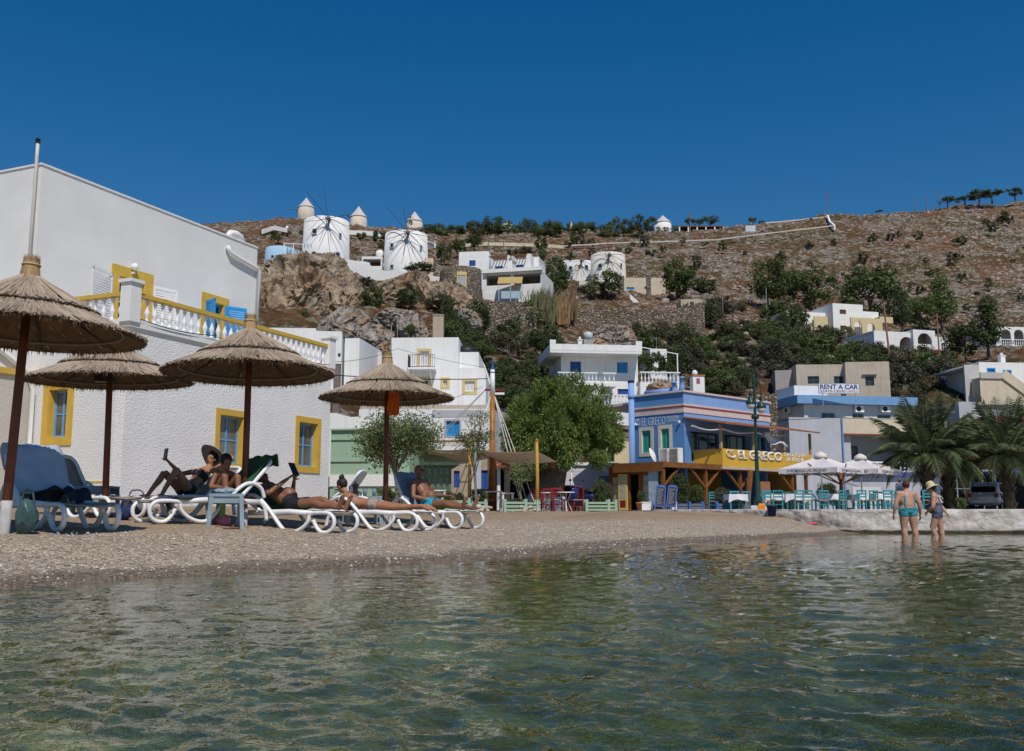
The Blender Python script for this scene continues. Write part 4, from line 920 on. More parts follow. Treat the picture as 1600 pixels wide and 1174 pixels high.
 MB().box((X0 + 1.6, yy0, 0), (X0 + 1.7, yy1, zpr - .1)).build('inner_wall', dark_in, b.e)
 yd = M('yellow_door', (.66, .50, .16), .5, .1, 3)
 dm = lambda u, d, z: (X0 + .25 - d, u, z)
 d0 = MB().box((dy[0], .05, 0), (dy[1], .1, dy[3]), mp=dm).build('door', yd, b.e)
 for k in range(4):
  zz = .55 + (dy[3] - .65) * k / 4
  MB().box((dy[0] + .12, .1, zz + .05), (dy[1] - .12, .108, zz + (dy[3] - .65) / 4 - .03), mp=dm).build('door_pane', M('pale_glass', (.42, .44, .40)), d0)
 MB().box((dy[0] + .12, .1, .14), (dy[1] - .12, .11, .5), mp=dm).build('door_panel', red_paint, d0)
 MB().box((X0 + .1, PL.px(1015, 760)[0] - .62, .25), (X0 + .2, PL.px(1015, 760)[0] - .05, 2.0)).build('blue_panel', M('faded_blue_panel', (.22, .36, .52), .7, .3, 4, c2=(.5, .55, .6)), b.e)
 MB().box((.26, 3.4, 0), (X1 - .3, 3.5, zpr - .1)).build('dining_wall', M('dining_yellow', (.40, .24, .05), .8), b.e)
 MB().box((.26, .3, zpr - .09), (X1 - .3, 3.6, zpr + .02)).build('dining_ceiling', wood_brown, b.e); MB().box((X1 - .25, Y0 + 1, 0), (X1 - .13, 3.5, zpr - .1)).build('end_wall', M('dining_yellow', (.40, .24, .05)), b.e)
 MB().box((1.0, 3.25, 1.0), (1.7, 3.38, 2.2)).build('framed_picture', grey_wall, b.e); MB().box((2.4, 3.25, 1.0), (3.1, 3.38, 2.2)).build('framed_picture', grey_wall, b.e)
 MB().bar((b.pl('F', Y0 - .3).px(1167, 790)[0], Y0 - .3, 0), (b.pl('F', Y0 - .3).px(1173, 740)[0], Y0 - .3, zpr - .2), .14, .3).build('leaning_plank', orange_wood, b.e)
 xx = b.pl('F', Y0 - .6).px(1190, 780)[0]; MB().box((xx, Y0 - .6, 0), (xx + .9, Y0 - .5, 1.55)).build('back_board', M('red_board', (.34, .15, .08), .7, .15, 3), b.e)
 return b
TV = taverna()
# car rental building and neighbours
b = simple('rental_building', 'flat roofed grey white building with a wide blue cornice behind the taverna', 1258, 632, 1425, 740, 80, 10, 9, M('rental_white', (.62, .62, .64), .8, .07, .8, dirt=.2), [(1284, 645, 1305, 662, 'bluef'), (1332, 646, 1350, 662, 'bluef'), (1371, 648, 1392, 664, 'bluef')])
wall(b, b.pl('L', -.0), 8.5, 9.2, 0, 1, white) if False else None
ztop = b.fp.px(1258, 619)[1]
cor = M('cornice_blue', (.16, .32, .55), .7, .1, 2)
MB().box((-.9, -.7, b.z1), (b.x1 + .3, 9.3, ztop)).build('cornice', cor, b.e)
lw = b.lp.rect(1232, 648, 1246, 662)
for u in (1333, 1374): q = b.fp.px(u, 642); aircon(b, b.fp, q[0], q[1] - .15)
aircon(b, b.lp, b.lp.px(1237, 640)[0], b.lp.px(1237, 646)[1]); window(b, Plane(b, 'L', -.05), b.lp.rect(1236, 651, 1247, 664), **STY['bluef'])
q = b.fp.px(1258, 603); x2 = b.fp.px(1345, 610)[0]
box_part(b, 'roof_box', -.4, x2 * .5, .8, 4.5, ztop - .01, b.fp.px(1262, 601)[1], white)
sgn = Bld('rental_sign', 'white RENT A CAR sign board on the roof with the blue cornice', 'sign', 1280, 599, 78.5, 4)
fp = sgn.pl('F', 0); r = fp.rect(1280, 600, 1342, 614.5)
bd = MB().box((r[0], 0, r[2]), (r[1], .05, r[3])).build('board', M('sign_white', (.66, .68, .74), .5, .04, 3), sgn.e)
mb = MB(); ring(mb, fp, (r[0] - .05, r[1] + .05, r[2] - .05, r[3] + .05), r, -.01, .06); mb.build('frame', steel, sgn.e)
navy = M('sign_navy', (.02, .035, .16), .5); dkt = M('sign_black', (.03, .03, .04), .5); sred = M('sign_red', (.5, .03, .05), .5)
lettering(sgn, fp, 'RENT A CAR', fp.rect(1281.5, 601, 1340.5, 608.3), navy, bd, .0, .02, depth=.012); lettering(sgn, fp, '22470-23030', fp.rect(1281.5, 609.5, 1321, 613.3), dkt, bd, .0, depth=.012); lettering(sgn, fp, 'CASTELO', fp.rect(1323, 610.3, 1340, 613.5), sred, bd, .0, depth=.012)
for u in (r[0] + .3, r[1] - .3): MB().bar((u, .1, r[2] - 1.1), (u, .1, r[3]), .05).build('post', steel, sgn.e)
b = simple('porch_house', 'grey sided house with cream parapet and dark upper porch beside the palms', 1313, 654, 1480, 800, 69, 12, 8, grey_wall, [(1330, 682, 1420, 735, 'hole')], cat='house')
fp = b.fp; x1 = b.x1; zc = fp.px(1313, 678)[1]
MB().box((-.05, -.25, zc), (x1, -.001, b.z1 + .05)).build('parapet', cream, b.e); MB().box((-.05, -.4, zc - .1), (x1, -.002, zc - .001)).build('red_tile_edge', M('dark_red_edge', (.25, .08, .05), .8), b.e)
r = fp.rect(1330, 682, 1420, 735); MB().box((r[0] - .3, 2.2, r[2] - .3), (r[1] + 1, 2.3, r[3] + .3)).build('porch_back', grey_wall, b.e); door(b, b.pl('F', 2.1), (r[0] + 1.0, r[0] + 1.9, r[2], r[2] + 1.9), iron)
balustrade(b, (r[0], -.05), (x1, -.05), fp.px(1380, 738)[1], .75, plainwhite, None, .3, .07); MB().box((r[0], -.3, fp.px(1380, 745)[1]), (x1, -.002, fp.px(1380, 738)[1])).build('balcony_edge', deep_blue, b.e)
wall(b, b.pl('F', -.6), b.pl('F', -.6).px(1235, 720)[0], -.05, 0, b.z1 - .05, grey_wall, [], .2); MB().tube([(-.12, -.7, 0), (-.12, -.7, b.z1)], .06, 8).build('blue_drain_pipe', cor, b.e)
wall(b, b.pl('L', b.pl('F', -.6).px(1235, 720)[0]), -.4, 7, 0, b.z1 - .05, grey_wall); MB().box((b.pl('F', -.6).px(1235, 720)[0], -.4, b.z1 - .3), (0, 7, b.z1 - .2)).build('roof', grey_wall, b.e)
MB().box((b.fp.px(1318, 770)[0], -1.2, 0), (b.fp.px(1362, 770)[0], -1.1, 1.75)).build('louvre_fence', M('louvre_white', (.6, .6, .6), .6), b.e)
b = simple('plaster_house', 'bare tan plaster house with one green window above the rental sign', 1322, 566, 1391, 640, 92, -6, 6, tan_wall, [(1352, 588, 1366, 603, 'dark')]); MB().box((b.fp.px(1347, 586)[0], -.25, b.fp.px(1350, 586)[1]), (b.fp.px(1370, 586)[0], -.001, b.fp.px(1350, 586)[1] + .1)).build('lintel', concrete, b.e)
b = simple('plaster_house', 'longer tan flat roofed house beside bushes, left of the bare plaster one', 1245, 570, 1322, 640, 93, -2, 6, tan_wall, [(1262, 588, 1280, 600, 'dark'), (1303, 588, 1318, 600, 'dark')])
b = simple('plaster_house', 'leftmost grey flank of the tan flats above the taverna roof', 1212, 579, 1245, 640, 94.5, -10, 5, M('grey_tan', (.36, .33, .30), .9, .12, 1))
b = simple('hill_house', 'two storey white hillside house with brown shutters and cream arches', 1302, 474, 1349, 530, 150, 14, 9, white, [(1312, 484, 1322, 491, 'brown'), (1313, 509, 1323, 516, 'brown')])
fp = b.fp;
def arch_wall(b, pl, u0, u1, z0, z1, mat, arches, t=.25, name='arcade'):
 """wall panel with round-arched openings (uc, half width, spring z)"""
 mb = MB(); cur = u0
 arches = sorted(arches)
 for uc, hw, zs in arches:
  mb.box((cur, 0, z0), (uc - hw, t, z1), mp=pl.m); n = 12
  top = [(uc - hw * math.cos(math.pi * k / n), zs + hw * math.sin(math.pi * k / n)) for k in range(n + 1)]
  for (a, za), (c, zc) in zip(top[:-1], top[1:]):
   q = [pl.m(a, 0, za), pl.m(c, 0, zc), pl.m(c, 0, z1), pl.m(a, 0, z1), pl.m(a, t, za), pl.m(c, t, zc), pl.m(c, t, z1), pl.m(a, t, z1)]
   mb.add(q, [(0, 1, 2, 3), (5, 4, 7, 6), (0, 4, 5, 1), (3, 2, 6, 7)])
  cur = uc + hw
 mb.box((cur, 0, z0), (u1, t, z1), mp=pl.m); o = mb.build(name, mat, b.e); fixn(o.data); return o
x2 = fp.px(1379, 500)[0]; z2 = fp.px(1360, 500)[1]
ya = M('cream_arcade', (.60, .50, .30), .85, .08, 1)
pl2 = b.pl('F', -1.2); a1 = pl2.px(1341, 510); a2 = pl2.px(1361, 512); hw = (pl2.px(1367, 512)[0] - pl2.px(1355, 512)[0]) / 2
arch_wall(b, pl2, pl2.px(1330, 510)[0], pl2.px(1379, 510)[0], -1.5, pl2.px(1350, 497)[1], ya, [(a1[0], hw, a1[1]), (a2[0], hw, a2[1])])
wall(b, b.pl('F', 1.0), b.x1 + .01, x2, -1.5, fp.px(1340, 484)[1], white, [fp.rect(1341, 492, 1348, 499)]); wall(b, b.pl('R', x2), 1.2, 8, -1.5, fp.px(1340, 484)[1] - .5, white)
box_part(b, 'roof', b.x1, x2 - .2, 1.2, 8, fp.px(1340, 484)[1] - .5, fp.px(1340, 484)[1] - .3, white); box_part(b, 'cream_parapet', x2 - 1.2, x2 + 1.2, -1.0, 2, z2 - .6, z2 + .4, ya)
window(b, b.pl('F', 1.0), fp.rect(1341, 492, 1348, 499), **STY['brown'])
lp = b.pl('L', -.3); wall(b, b.pl('F', 2.0), fp.px(1240, 500)[0], -.01, -1.5, b.z1 - 1.2, white); wall(b, b.pl('F', 1.4), fp.px(1280, 505)[0], -.02, -1.5, fp.px(1290, 492)[1], ya)
box_part(b, 'roof', fp.px(1240, 500)[0], 0, 2.2, 8, b.z1 - 1.5, b.z1 - 1.35, white); wall(b, b.pl('L', fp.px(1240, 500)[0]), 2.2, 8, -1.5, b.z1 - 1.2, white)
b = simple('arched_house', 'white hillside house with one big round arch facing the sea', 1428, 515, 1462, 570, 132, 16, 8, white, [(1434, 521, 1456, 538, 'hole')])
fp = b.fp; ac = fp.px(1445, 534); hw = (fp.px(1456, 530)[0] - fp.px(1434, 530)[0]) / 2
mb = MB(); n = 14; r = fp.rect(1434, 521, 1456, 538); zs = r[3] - hw * .98
for k in range(n):
 a, c = math.pi * k / n, math.pi * (k + 1) / n; ua, za, uc, zc = ac[0] - hw * math.cos(a), zs + hw * math.sin(a), ac[0] - hw * math.cos(c), zs + hw * math.sin(c)
 mb.add([fp.m(ua, .005, za), fp.m(uc, .005, zc), fp.m(uc, .005, r[3] + .05), fp.m(ua, .005, r[3] + .05), fp.m(ua, .2, za), fp.m(uc, .2, zc), fp.m(uc, .2, r[3] + .05), fp.m(ua, .2, r[3] + .05)], [(0, 1, 2, 3), (0, 4, 5, 1), (5, 4, 7, 6)])
mb.build('arch', white, b.e); MB().box((r[0] - .2, 1.6, r[2] - .5), (r[1] + .2, 1.7, r[3] + .3)).build('loggia_back', M('loggia_tan', (.42, .33, .26), .9), b.e)
x2 = fp.px(1490, 540)[0]; z2 = fp.px(1475, 525)[1]; wr = fp.rect(1477, 535, 1485, 546)
wall(b, b.pl('F', .8), b.x1 + .01, x2, -1.5, z2, white, [wr]); window(b, b.pl('F', .8), wr, **STY['white']); wall(b, b.pl('R', x2), 1.02, 8, -1.5, z2, white); box_part(b, 'roof', b.x1, x2 - .2, 1.0, 8, z2 - .4, z2 - .2, white)
xl = b.pl('F', 1.5).px(1360, 540)[0]; q = b.pl('F', 1.5).px(1410, 535); hw2 = 1.2
arch_wall(b, b.pl('F', .6), xl, -.02, -1.5, b.z1 - .35, white, [(q[0], hw2, q[1] - .6)]); box_part(b, 'roof', xl, 0, .9, 8, b.z1 - .75, b.z1 - .6, white); MB().box((xl + .2, 2.0, -1.5), (0, 2.1, b.z1 - .8)).build('loggia_back', M('loggia_tan', (.42, .33, .26)), b.e); wall(b, b.pl('L', xl), .9, 8, -1.5, b.z1 - .35, white)
b = Bld('arcade_house', 'white house with balustraded arches cut by the right edge', 'house', 1556, 550, 145, 8)
fp = b.pl('F', 0); zt = fp.px(1580, 511)[1]; xs = [fp.px(q, 525)[0] for q in (1572, 1592, 1612, 1632)]; hw = (xs[1] - xs[0]) * .38; zs = fp.px(1580, 521)[1] ; x1 = fp.px(1650, 525)[0]
arch_wall(b, fp, 0, x1, -1, zt, white, [(x, hw, zs - .2) for x in xs]); MB().box((0, .25, zt - .4), (x1, 9, zt - .2)).build('roof', white, b.e); MB().box((.2, 2, -1), (x1, 2.1, zt)).build('loggia_back', grey_wall, b.e); wall(b, b.pl('L', 0), .25, 9, -2, zt, white)
zb = fp.px(1580, 541)[1]; MB().box((-.2, -.5, -2), (x1, -.01, zb)).build('base_wall', cream, b.e); balustrade(b, (-.1, -.3), (x1, -.3), zb, 1.0, plainwhite, None, .35, .09)
b = simple('blue_door_house', 'white cottage with bright blue door over a cream stair at the far right', 1532, 566, 1640, 640, 95, 6, 7, white, [(1544, 577, 1554, 592, 'bdoor'), (1569, 580, 1579, 590, 'bdoor')])
fp = b.fp; chimney(b, fp.px(1580, 570)[0], 1.5, b.z1, .5, .9); wall(b, b.pl('F', -.02), fp.px(1508, 600)[0], -.01, -1.5, b.z1 - .3, M('cottage_grey', (.5, .49, .48), .9, .1, 1), []); box_part(b, 'roof', fp.px(1508, 600)[0], 0, .2, 6, b.z1 - .6, b.z1 - .5, white)
zt = fp.px(1550, 594)[1]; pl = b.pl('F', -1.6)
MB().box((pl.px(1532, 610)[0], -1.6, -1.5), (pl.px(1568, 610)[0], -.2, zt)).build('stair_landing', cream, b.e);
xs0 = pl.px(1568, 610)[0]
for k in range(12): MB().box((xs0 + .3 * k, -1.6, -1.5), (xs0 + .3 * (k + 1), -.2, zt - .22 * k)).build('step', cream, b.e)
MB().bar((xs0, -1.7, zt + .4), (xs0 + 3.6, -1.7, zt - 2.2), .15, .9).build('stair_parapet', cream, b.e); MB().box((pl.px(1532, 610)[0], -1.75, zt - .1), (xs0, -1.601, zt + .5)).build('landing_parapet', M('landing_grey', (.5, .46, .42), .9), b.e)
b = simple('red_house', 'red painted house glimpsed between the palm crowns', 1556, 650, 1640, 760, 76, 4, 5, M('faded_red_plaster', (.42, .10, .08), .85, .12, 1)); MB().box((b.fp.px(1540, 700)[0], -1.2, b.fp.px(1560, 704)[1]), (b.x1, -.01, b.fp.px(1560, 697)[1])).build('blue_awning', M('awning_blue', (.12, .22, .5), .8), b.e)
b = simple('grey_roof_house', 'grey flat roofed house above the palm crowns', 1500, 628, 1590, 700, 84, 0, 6, grey_wall); MB().box((b.x1 * .3, -.3, b.z1 - .3), (b.x1, -.005, b.z1 - .1)).build('eave', cream, b.e)
b = Bld('carport', 'shadowy open lean-to with thin posts behind the silver car', 'shelter', 1476, 790, 70, 0, z=QZ)
fp = b.pl('F', 0); x1 = fp.px(1660, 770)[0]; zr = fp.px(1500, 737)[1]
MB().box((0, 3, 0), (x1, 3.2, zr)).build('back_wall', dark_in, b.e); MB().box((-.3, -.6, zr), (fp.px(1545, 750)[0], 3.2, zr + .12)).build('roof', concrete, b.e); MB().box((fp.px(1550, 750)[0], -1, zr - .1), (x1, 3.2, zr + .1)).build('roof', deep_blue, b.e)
for px in (1492, 1512, 1532, 1552): x = fp.px(px, 770)[0]; MB().bar((x, -.4, 0), (x, -.4, zr), .08).build('post', steel, b.e)
MB().bar((0, -.4, zr * .55), (fp.px(1535, 750)[0], -.4, zr * .55), .06).build('rail', steel, b.e)
b = simple('block_garage', 'whitewashed blockwork garage with sloping top behind the red car', 868, 727, 962, 800, 60, 14, 5, M('garage_white', (.60, .60, .63), .9, .06, 1.5, .2, 10, dirt=.2), [], cat='garage')
fp = b.fp
blk = MB().box((.005, -.012, .005), (.385, .0, .185)).mesh('block', M('garage_block', (.60, .60, .63), .9, .08, 4, .3, 15, rand=.05))
zz = 0
for j in range(int(b.z1 / .2)):
 for k in range(int(b.x1 * .72 / .4)): link('block', blk, b.e, (.1 + .4 * k + (.2 if j % 2 else 0), 0, .1 + .2 * j))
MB().box((0, -.15, b.z1), (b.x1 + .2, 5, b.z1 + .18)).build('roof_edge', white, b.e); r = fp.rect(935, 744, 960, 762)
MB().box((r[0], -.02, r[2]), (r[1], -.001, r[3])).build('green_panel', M('green_glass', (.14, .25, .23), .3), b.e); MB().bar((fp.px(892, 760)[0], -.06, 0), (fp.px(892, 760)[0], -.06, b.z1), .1).build('post', plainwhite, b.e)
# windmills and the buildings on the crag
mill_white = M('mill_limewash', (.76, .755, .74), .9, .06, .5, .25, 3, .08, dirt=.25, dirtc=(.52, .49, .45), streak=.25)
mill_cream = M('mill_old_plaster', (.60, .53, .45), .9, .12, .5, .3, 3, .08, dirt=.35, streak=.4)
roof_grey = M('mill_cone_roof', (.55, .52, .50), .85, .12, 1.2, .2, 8)
spar_m = M('dark_spar', (.055, .05, .05), .8)
def curved_box(mb, r, a0, a1, z0, z1, d0, d1, n=6, mi=0):
 """patch of a drum wall between angles, radii r+d0..r+d1"""
 vs = []
 for k in range(n + 1):
  a = a0 + (a1 - a0) * k / n
  for rr in (r + d0, r + d1):
   for z in (z0, z1): vs.append((rr * math.cos(a), rr * math.sin(a), z))
 fs = []
 for k in range(n):
  i = 4 * k; j = i + 4
  fs += [(i, j, j + 1, i + 1), (i + 2, i + 3, j + 3, j + 2), (i + 1, j + 1, j + 3, i + 3), (i, i + 2, j + 2, j)]
 fs += [(0, 1, 3, 2), (4 * n, 4 * n + 2, 4 * n + 3, 4 * n + 1)]
 return mb.add(vs, fs, mi)
def windmill(name, label, pxL, pxR, pyT, pyB, Y, hub=None, sails=0, wins=(), roof=None, mat=mill_white, taper=.94, seed=1, stays=True):
 """drum by pixel rectangle; hub pixel; wins = pixel centres (px,py,w,h)"""
 c = at((pxL + pxR) / 2, (pyT + pyB) / 2, Y); r = (at(pxR, pyT, Y).x - at(pxL, pyT, Y).x) / 2
 zb, zt = at(pxL, pyB, Y).z, at(pxL, pyT, Y).z; base = Vector((c.x, Y + r, zb)); h = zt - zb
 e = thing(name, label, 'windmill', base, 0, 'windmills')
 prof = [(r / taper * 1.02, -4.0), (r / taper, 0), (r, h), (r - .3, h + .02), (r - .35, h - .35)]
 rr = random.Random(seed); n = 48; mb = MB(); vs = []; fs = []
 for q, z in prof:
  for k in range(n): a = 6.2832 * k / n; j = 1 + .006 * math.sin(3 * a + seed) + .004 * math.sin(7 * a + z); vs.append((q * j * math.cos(a), q * j * math.sin(a), z))
 for i in range(len(prof) - 1):
  for k in range(n): fs.append((i * n + k, i * n + (k + 1) % n, (i + 1) * n + (k + 1) % n, (i + 1) * n + k))
 mb.add(vs, fs); mb.build('drum', mat, e, True).data.polygons.foreach_set('use_smooth', [i < 2 * n for i in range(4 * n)])
 for (px, py, w_, h_) in wins:
  d = ray(px, py); o = Vector((0, 0, CH)) - base; R_ = r / taper + (r - r / taper) * .5
  A = d.x ** 2 + d.y ** 2; B = o.x * d.x + o.y * d.y; C = o.x ** 2 + o.y ** 2 - R_ ** 2; D = B * B - A * C
  if D < 0: continue
  p = o + d * ((-B - math.sqrt(D)) / A); a = math.atan2(p.y, p.x); s = Y / F; dw, dh = w_ * s / 2, h_ * s / 2; da = dw / R_
  q = curved_box(MB(), R_, a - da, a + da, p.z - dh, p.z + dh, -.3, .09, 3).build('window', pane_dark, e)
  t = MB(); curved_box(t, R_, a - da * 1.35, a - da, p.z - dh, p.z + dh, -.2, .16, 1); curved_box(t, R_, a + da, a + da * 1.35, p.z - dh, p.z + dh, -.2, .16, 1); curved_box(t, R_, a - da * 1.35, a + da * 1.35, p.z + dh, p.z + dh * 1.3, -.2, .16, 3); curved_box(t, R_, a - da * 1.35, a + da * 1.35, p.z - dh * 1.3, p.z - dh, -.2, .16, 3)
  t.build('frame', M('mill_window_frame', (.45, .55, .62), .6), q); fixn(q.data)
 if roof:
  m = MB(); m.lathe([(r * 1.06, h - .15), (r * 1.06, h), (r * .5, h + roof * .5), (.05, h + roof)], 40).build('cone_roof', roof_grey, e)
 if hub:
  hy = Y - .75; hp = at(hub[0], hub[1], hy) - base
  m = MB().tube([(hp.x, hp.y + 2.2, hp.z + .15), (hp.x, hp.y - .1, hp.z)], [.22, .16], 8).ell((hp.x, hp.y, hp.z), (.32, .3, .32)).build('axle_hub', M('hub_grey', (.16, .17, .19), .7), e)
  R_s = r * (1.02 if stays else .9)
  for k in range(sails):
   a = 6.2832 * k / sails + .16 * seed; tip = Vector((hp.x + R_s * 1.0 * math.cos(a), hp.y + .05, hp.z + R_s * 1.0 * math.sin(a)))
   up = math.sin(a) > .35
   if up and rr.random() < .45: continue
   L_ = 1.0 if not up else 1.35
   tip = Vector((hp.x + R_s * L_ * math.cos(a), hp.y - .1, hp.z + R_s * L_ * 1.12 * math.sin(a)))
   if up: tip = Vector((hp.x - R_s * .95 * (1 if k % 2 else .25), hp.y - .1, hp.z + R_s * (1.15 if k % 2 else 1.3)))
   MB().tube([(hp.x, hp.y, hp.z), (hp + tip) / 2 + Vector((0, -.05, -.06)), tip], [.042, .036, .026], 5).build('spar', spar_m, e)
  if stays:
   for s in (-1, 1):
    for k in (0, 1, 2):
     a = (.15 - .33 * k); end = Vector((hp.x + s * R_s * .9 * math.cos(a), hp.y + .5 * k + .05, hp.z - R_s * (.12 + .38 * k) ))
     if (end.x) ** 2 + (end.y) ** 2 < (r + .05) ** 2: end.y = -math.sqrt(max(0, (r + .1) ** 2 - end.x ** 2))
     mid = (hp + end) / 2 + Vector((0, -.25, .35)); MB().tube([hp, mid, end], .02, 5).build('stay_rope', spar_m, e)
 return e
windmill('windmill', 'leftmost large whitewashed windmill standing on the pale cliff', 467, 538, 337, 412, 129, (513, 341), 12, [(492, 362, 6, 7), (491, 397, 6, 6), (527, 400, 6, 10), (531, 368, 3, 6), (500, 407, 5, 4)], seed=1)
windmill('windmill', 'second large whitewashed windmill above the ivy covered rock', 597, 664, 359, 425, 127, (637, 363), 12, [(613, 384, 5, 6), (657, 388, 3, 6), (613, 417, 5, 5), (600, 415, 4, 4)], seed=2)
windmill('windmill', 'large pale windmill on the right with stone terrace below', 926, 980, 393, 450, 160, (952.5, 398), 14, [(938, 416, 5, 6), (970, 415, 3, 6)], seed=3, mat=M('mill_greyish', (.66, .63, .58), .9, .08, .5, .25, 3, .08, dirt=.3, streak=.3))
windmill('windmill', 'low white drum windmill half hidden left of the right large one', 884, 930, 406, 425, 166, (909, 407), 12, [(892, 420, 5, 6), (903, 418, 4, 6), (916, 418, 4, 6)], seed=4)
for i, (a, c, t, bt, rf, lab, hub) in enumerate(((463, 488, 321, 339, 2.0, 'leftmost cone roofed windmill on the ridge', (462, 327)), (545, 571, 336, 358, 2.2, 'middle cone roofed windmill on the ridge between the large mills', (543, 336)), (634, 659, 343, 366, 2.0, 'right cone roofed windmill peeping over the second large mill', (641, 338)))):
 windmill('windmill', lab, a, c, t, bt, 296, hub, 3, [] if i < 2 else [(643, 348, 3, 4)], rf * 1.7, mill_cream, .96, 7 + i, False)
windmill('windmill', 'white cone roofed windmill among the ridge trees at the pergola', 1025, 1051, 345, 366, 298, None, 0, [], 2.6, mill_white, .96, 12, False)
windmill('windmill', 'small white cone roof tip poking out above ridge pines, left one', 780, 803, 352, 366, 300, None, 0, [], 2.2, mill_white, .97, 13, False)
windmill('windmill', 'small white cone roof tip poking out above ridge pines, right one', 885, 901, 357, 370, 300, None, 0, [], 2.6, mill_white, .97, 14, False)
pb = M('pale_blue_wash', (.33, .50, .66), .85, .08, .8)
b = Bld('blue_cottage', 'pale blue round ended cottage with pergola left of the leftmost large mill', 'house', 412, 418, 127, 10)
fp = b.pl('F', 0); zt = fp.px(440, 384)[1]; x1 = fp.px(468, 400)[0]
MB().lathe([(2.3, -1.5), (2.2, 0), (2.0, zt)], 28, (2.0, 2.0, 0)).build('round_end', pb, b.e, True)
w = fp.rect(424, 400, 428, 407); w2 = fp.rect(436, 398, 442, 406)
block(b, 1.6, x1, .2, 4, -1.5, zt - .5, pb, [w2]); window(b, b.pl('F', .2), w2, **STY['dark']); MB().box((w[0], -.35, w[2]), (w[1], .1, w[3])).build('window', pane_dark, b.e)
for px in (445, 459, 474): x = fp.px(px, 400)[0]; MB().bar((x, -1.6, -1), (x, -1.6, zt - .1), .12).build('pergola_post', plainwhite, b.e)
for k in range(9): x = fp.px(444, 400)[0] + .45 * k; MB().bar((x, -1.9, zt - .05), (x, .6, zt + .05), .08).build('pergola_slat', plainwhite, b.e)
MB().bar((fp.px(443, 400)[0], -1.6, zt - .12), (fp.px(484, 400)[0], -1.6, zt - .12), .1).build('pergola_beam', plainwhite, b.e)
def wall_run(name, label, pts, h, mat, t=.5, cat='wall', group=None, down=2.5, n=6):
 """free-standing wall through pixel points (px, py of top, Y)"""
 P = [at(*p) for p in pts]; base = P[0].copy(); e = thing(name, label, cat, base, 0, group); mb = MB(); Q = []
 for p, q in zip(P[:-1], P[1:]):
  for k in range(n): Q.append(p.lerp(q, k / n))
 Q.append(P[-1]); vs = []; fs = []
 for i, p in enumerate(Q):
  d = (Q[min(i + 1, len(Q) - 1)] - Q[max(i - 1, 0)]); d.z = 0; d.normalize(); nn = Vector((d.y, -d.x, 0)) * (t / 2); j = .04 * math.sin(i * 1.7)
  for q in (p + nn + Vector((0, 0, -h - down)), p + nn + Vector((0, 0, j)), p - nn + Vector((0, 0, j)), p - nn + Vector((0, 0, -h - down))): vs.append(q - base)
 for i in range(len(Q) - 1):
  a, c = 4 * i, 4 * i + 4
  fs += [(a, c, c + 1, a + 1), (a + 1, c + 1, c + 2, a + 2), (a + 2, c + 2, c + 3, a + 3)]
 fs += [(0, 1, 2, 3), tuple(4 * (len(Q) - 1) + k for k in (3, 2, 1, 0))]
 mb.add(vs, fs); o = mb.build('wall', mat, e); fixn(o.data); return e, o
def rubble_mat(name, lo, mid, hi, s=2.6, joint=(.10, .08, .06), bd=.2):
 if name in MATS: return MATS[name]
 m, t, p, co = newmat(name); L = t.links.new
 mp = nd(t, 'ShaderNodeMapping'); mp.inputs['Scale'].default_value = (1, 1, 1.7); L(co, mp.inputs['Vector'])
 nz = nd(t, 'ShaderNodeTexNoise', Scale=s * 1.2, Detail=3.0); L(co, nz.inputs['Vector'])
 ad = nd(t, 'ShaderNodeVectorMath', operation='MULTIPLY_ADD'); L(nz.outputs['Color'], ad.inputs[0]); ad.inputs[1].default_value = (.25, .25, .25); L(mp.outputs[0], ad.inputs[2])
 v = nd(t, 'ShaderNodeTexVoronoi', Scale=s); L(ad.outputs[0], v.inputs['Vector']); ve = nd(t, 'ShaderNodeTexVoronoi', Scale=s); ve.feature = 'DISTANCE_TO_EDGE'; L(ad.outputs[0], ve.inputs['Vector'])
 sc_ = nd(t, 'ShaderNodeSeparateColor'); L(v.outputs['Color'], sc_.inputs[0])
 c = ramp(t, sc_.outputs[0], [(0, lo), (.5, mid), (1, hi)]); c = mixc(t, ramp(t, ve.outputs['Distance'], [(.02, 1.0), (.09, 0.0)]), c, joint)
 n2 = nd(t, 'ShaderNodeTexNoise', Scale=.4, Detail=6.0); L(co, n2.inputs['Vector']); c = mixc(t, ramp(t, n2.outputs[0], [(.5, 0.0), (.75, .35)]), c, (.16, .13, .10))
 L(c, p.inputs['Base Color']); p.inputs['Roughness'].default_value = .95; p.inputs['Specular IOR Level'].default_value = .1
 b = nd(t, 'ShaderNodeBump', Strength=.9, Distance=bd); L(ramp(t, ve.outputs['Distance'], [(0, 0.0), (.2, 1.0)]), b.inputs['Height']); L(b.outputs[0], p.inputs['Normal'])
 MATS[name] = m; return m
dry_stone = rubble_mat('dry_stone_walling', (.15, .115, .085), (.29, .235, .175), (.46, .40, .32))
tower_stone = rubble_mat('tower_rubble', (.19, .155, .12), (.31, .265, .215), (.45, .40, .33), 3.0)
wall_run('terrace_wall', 'curved white parapet on the crag in front of the leftmost large mill', [(416, 410, 125), (440, 398, 122), (470, 399, 121), (500, 404, 121), (540, 412, 122)], 2, mill_white, .6, group='white walls on the crag')
wall_run('terrace_wall', 'white parapet wall between the two large windmills', [(541, 409, 124), (580, 415, 124), (581, 419, 124), (603, 424, 124), (690, 434, 124)], 2.0, mill_white, .5, group='white walls on the crag')
wall_run('terrace_wall', 'stepped white wall with small triangular openings right of the first large mill', [(538, 406, 126), (578, 411, 126)], 2, mill_white, .5, group='white walls on the crag')
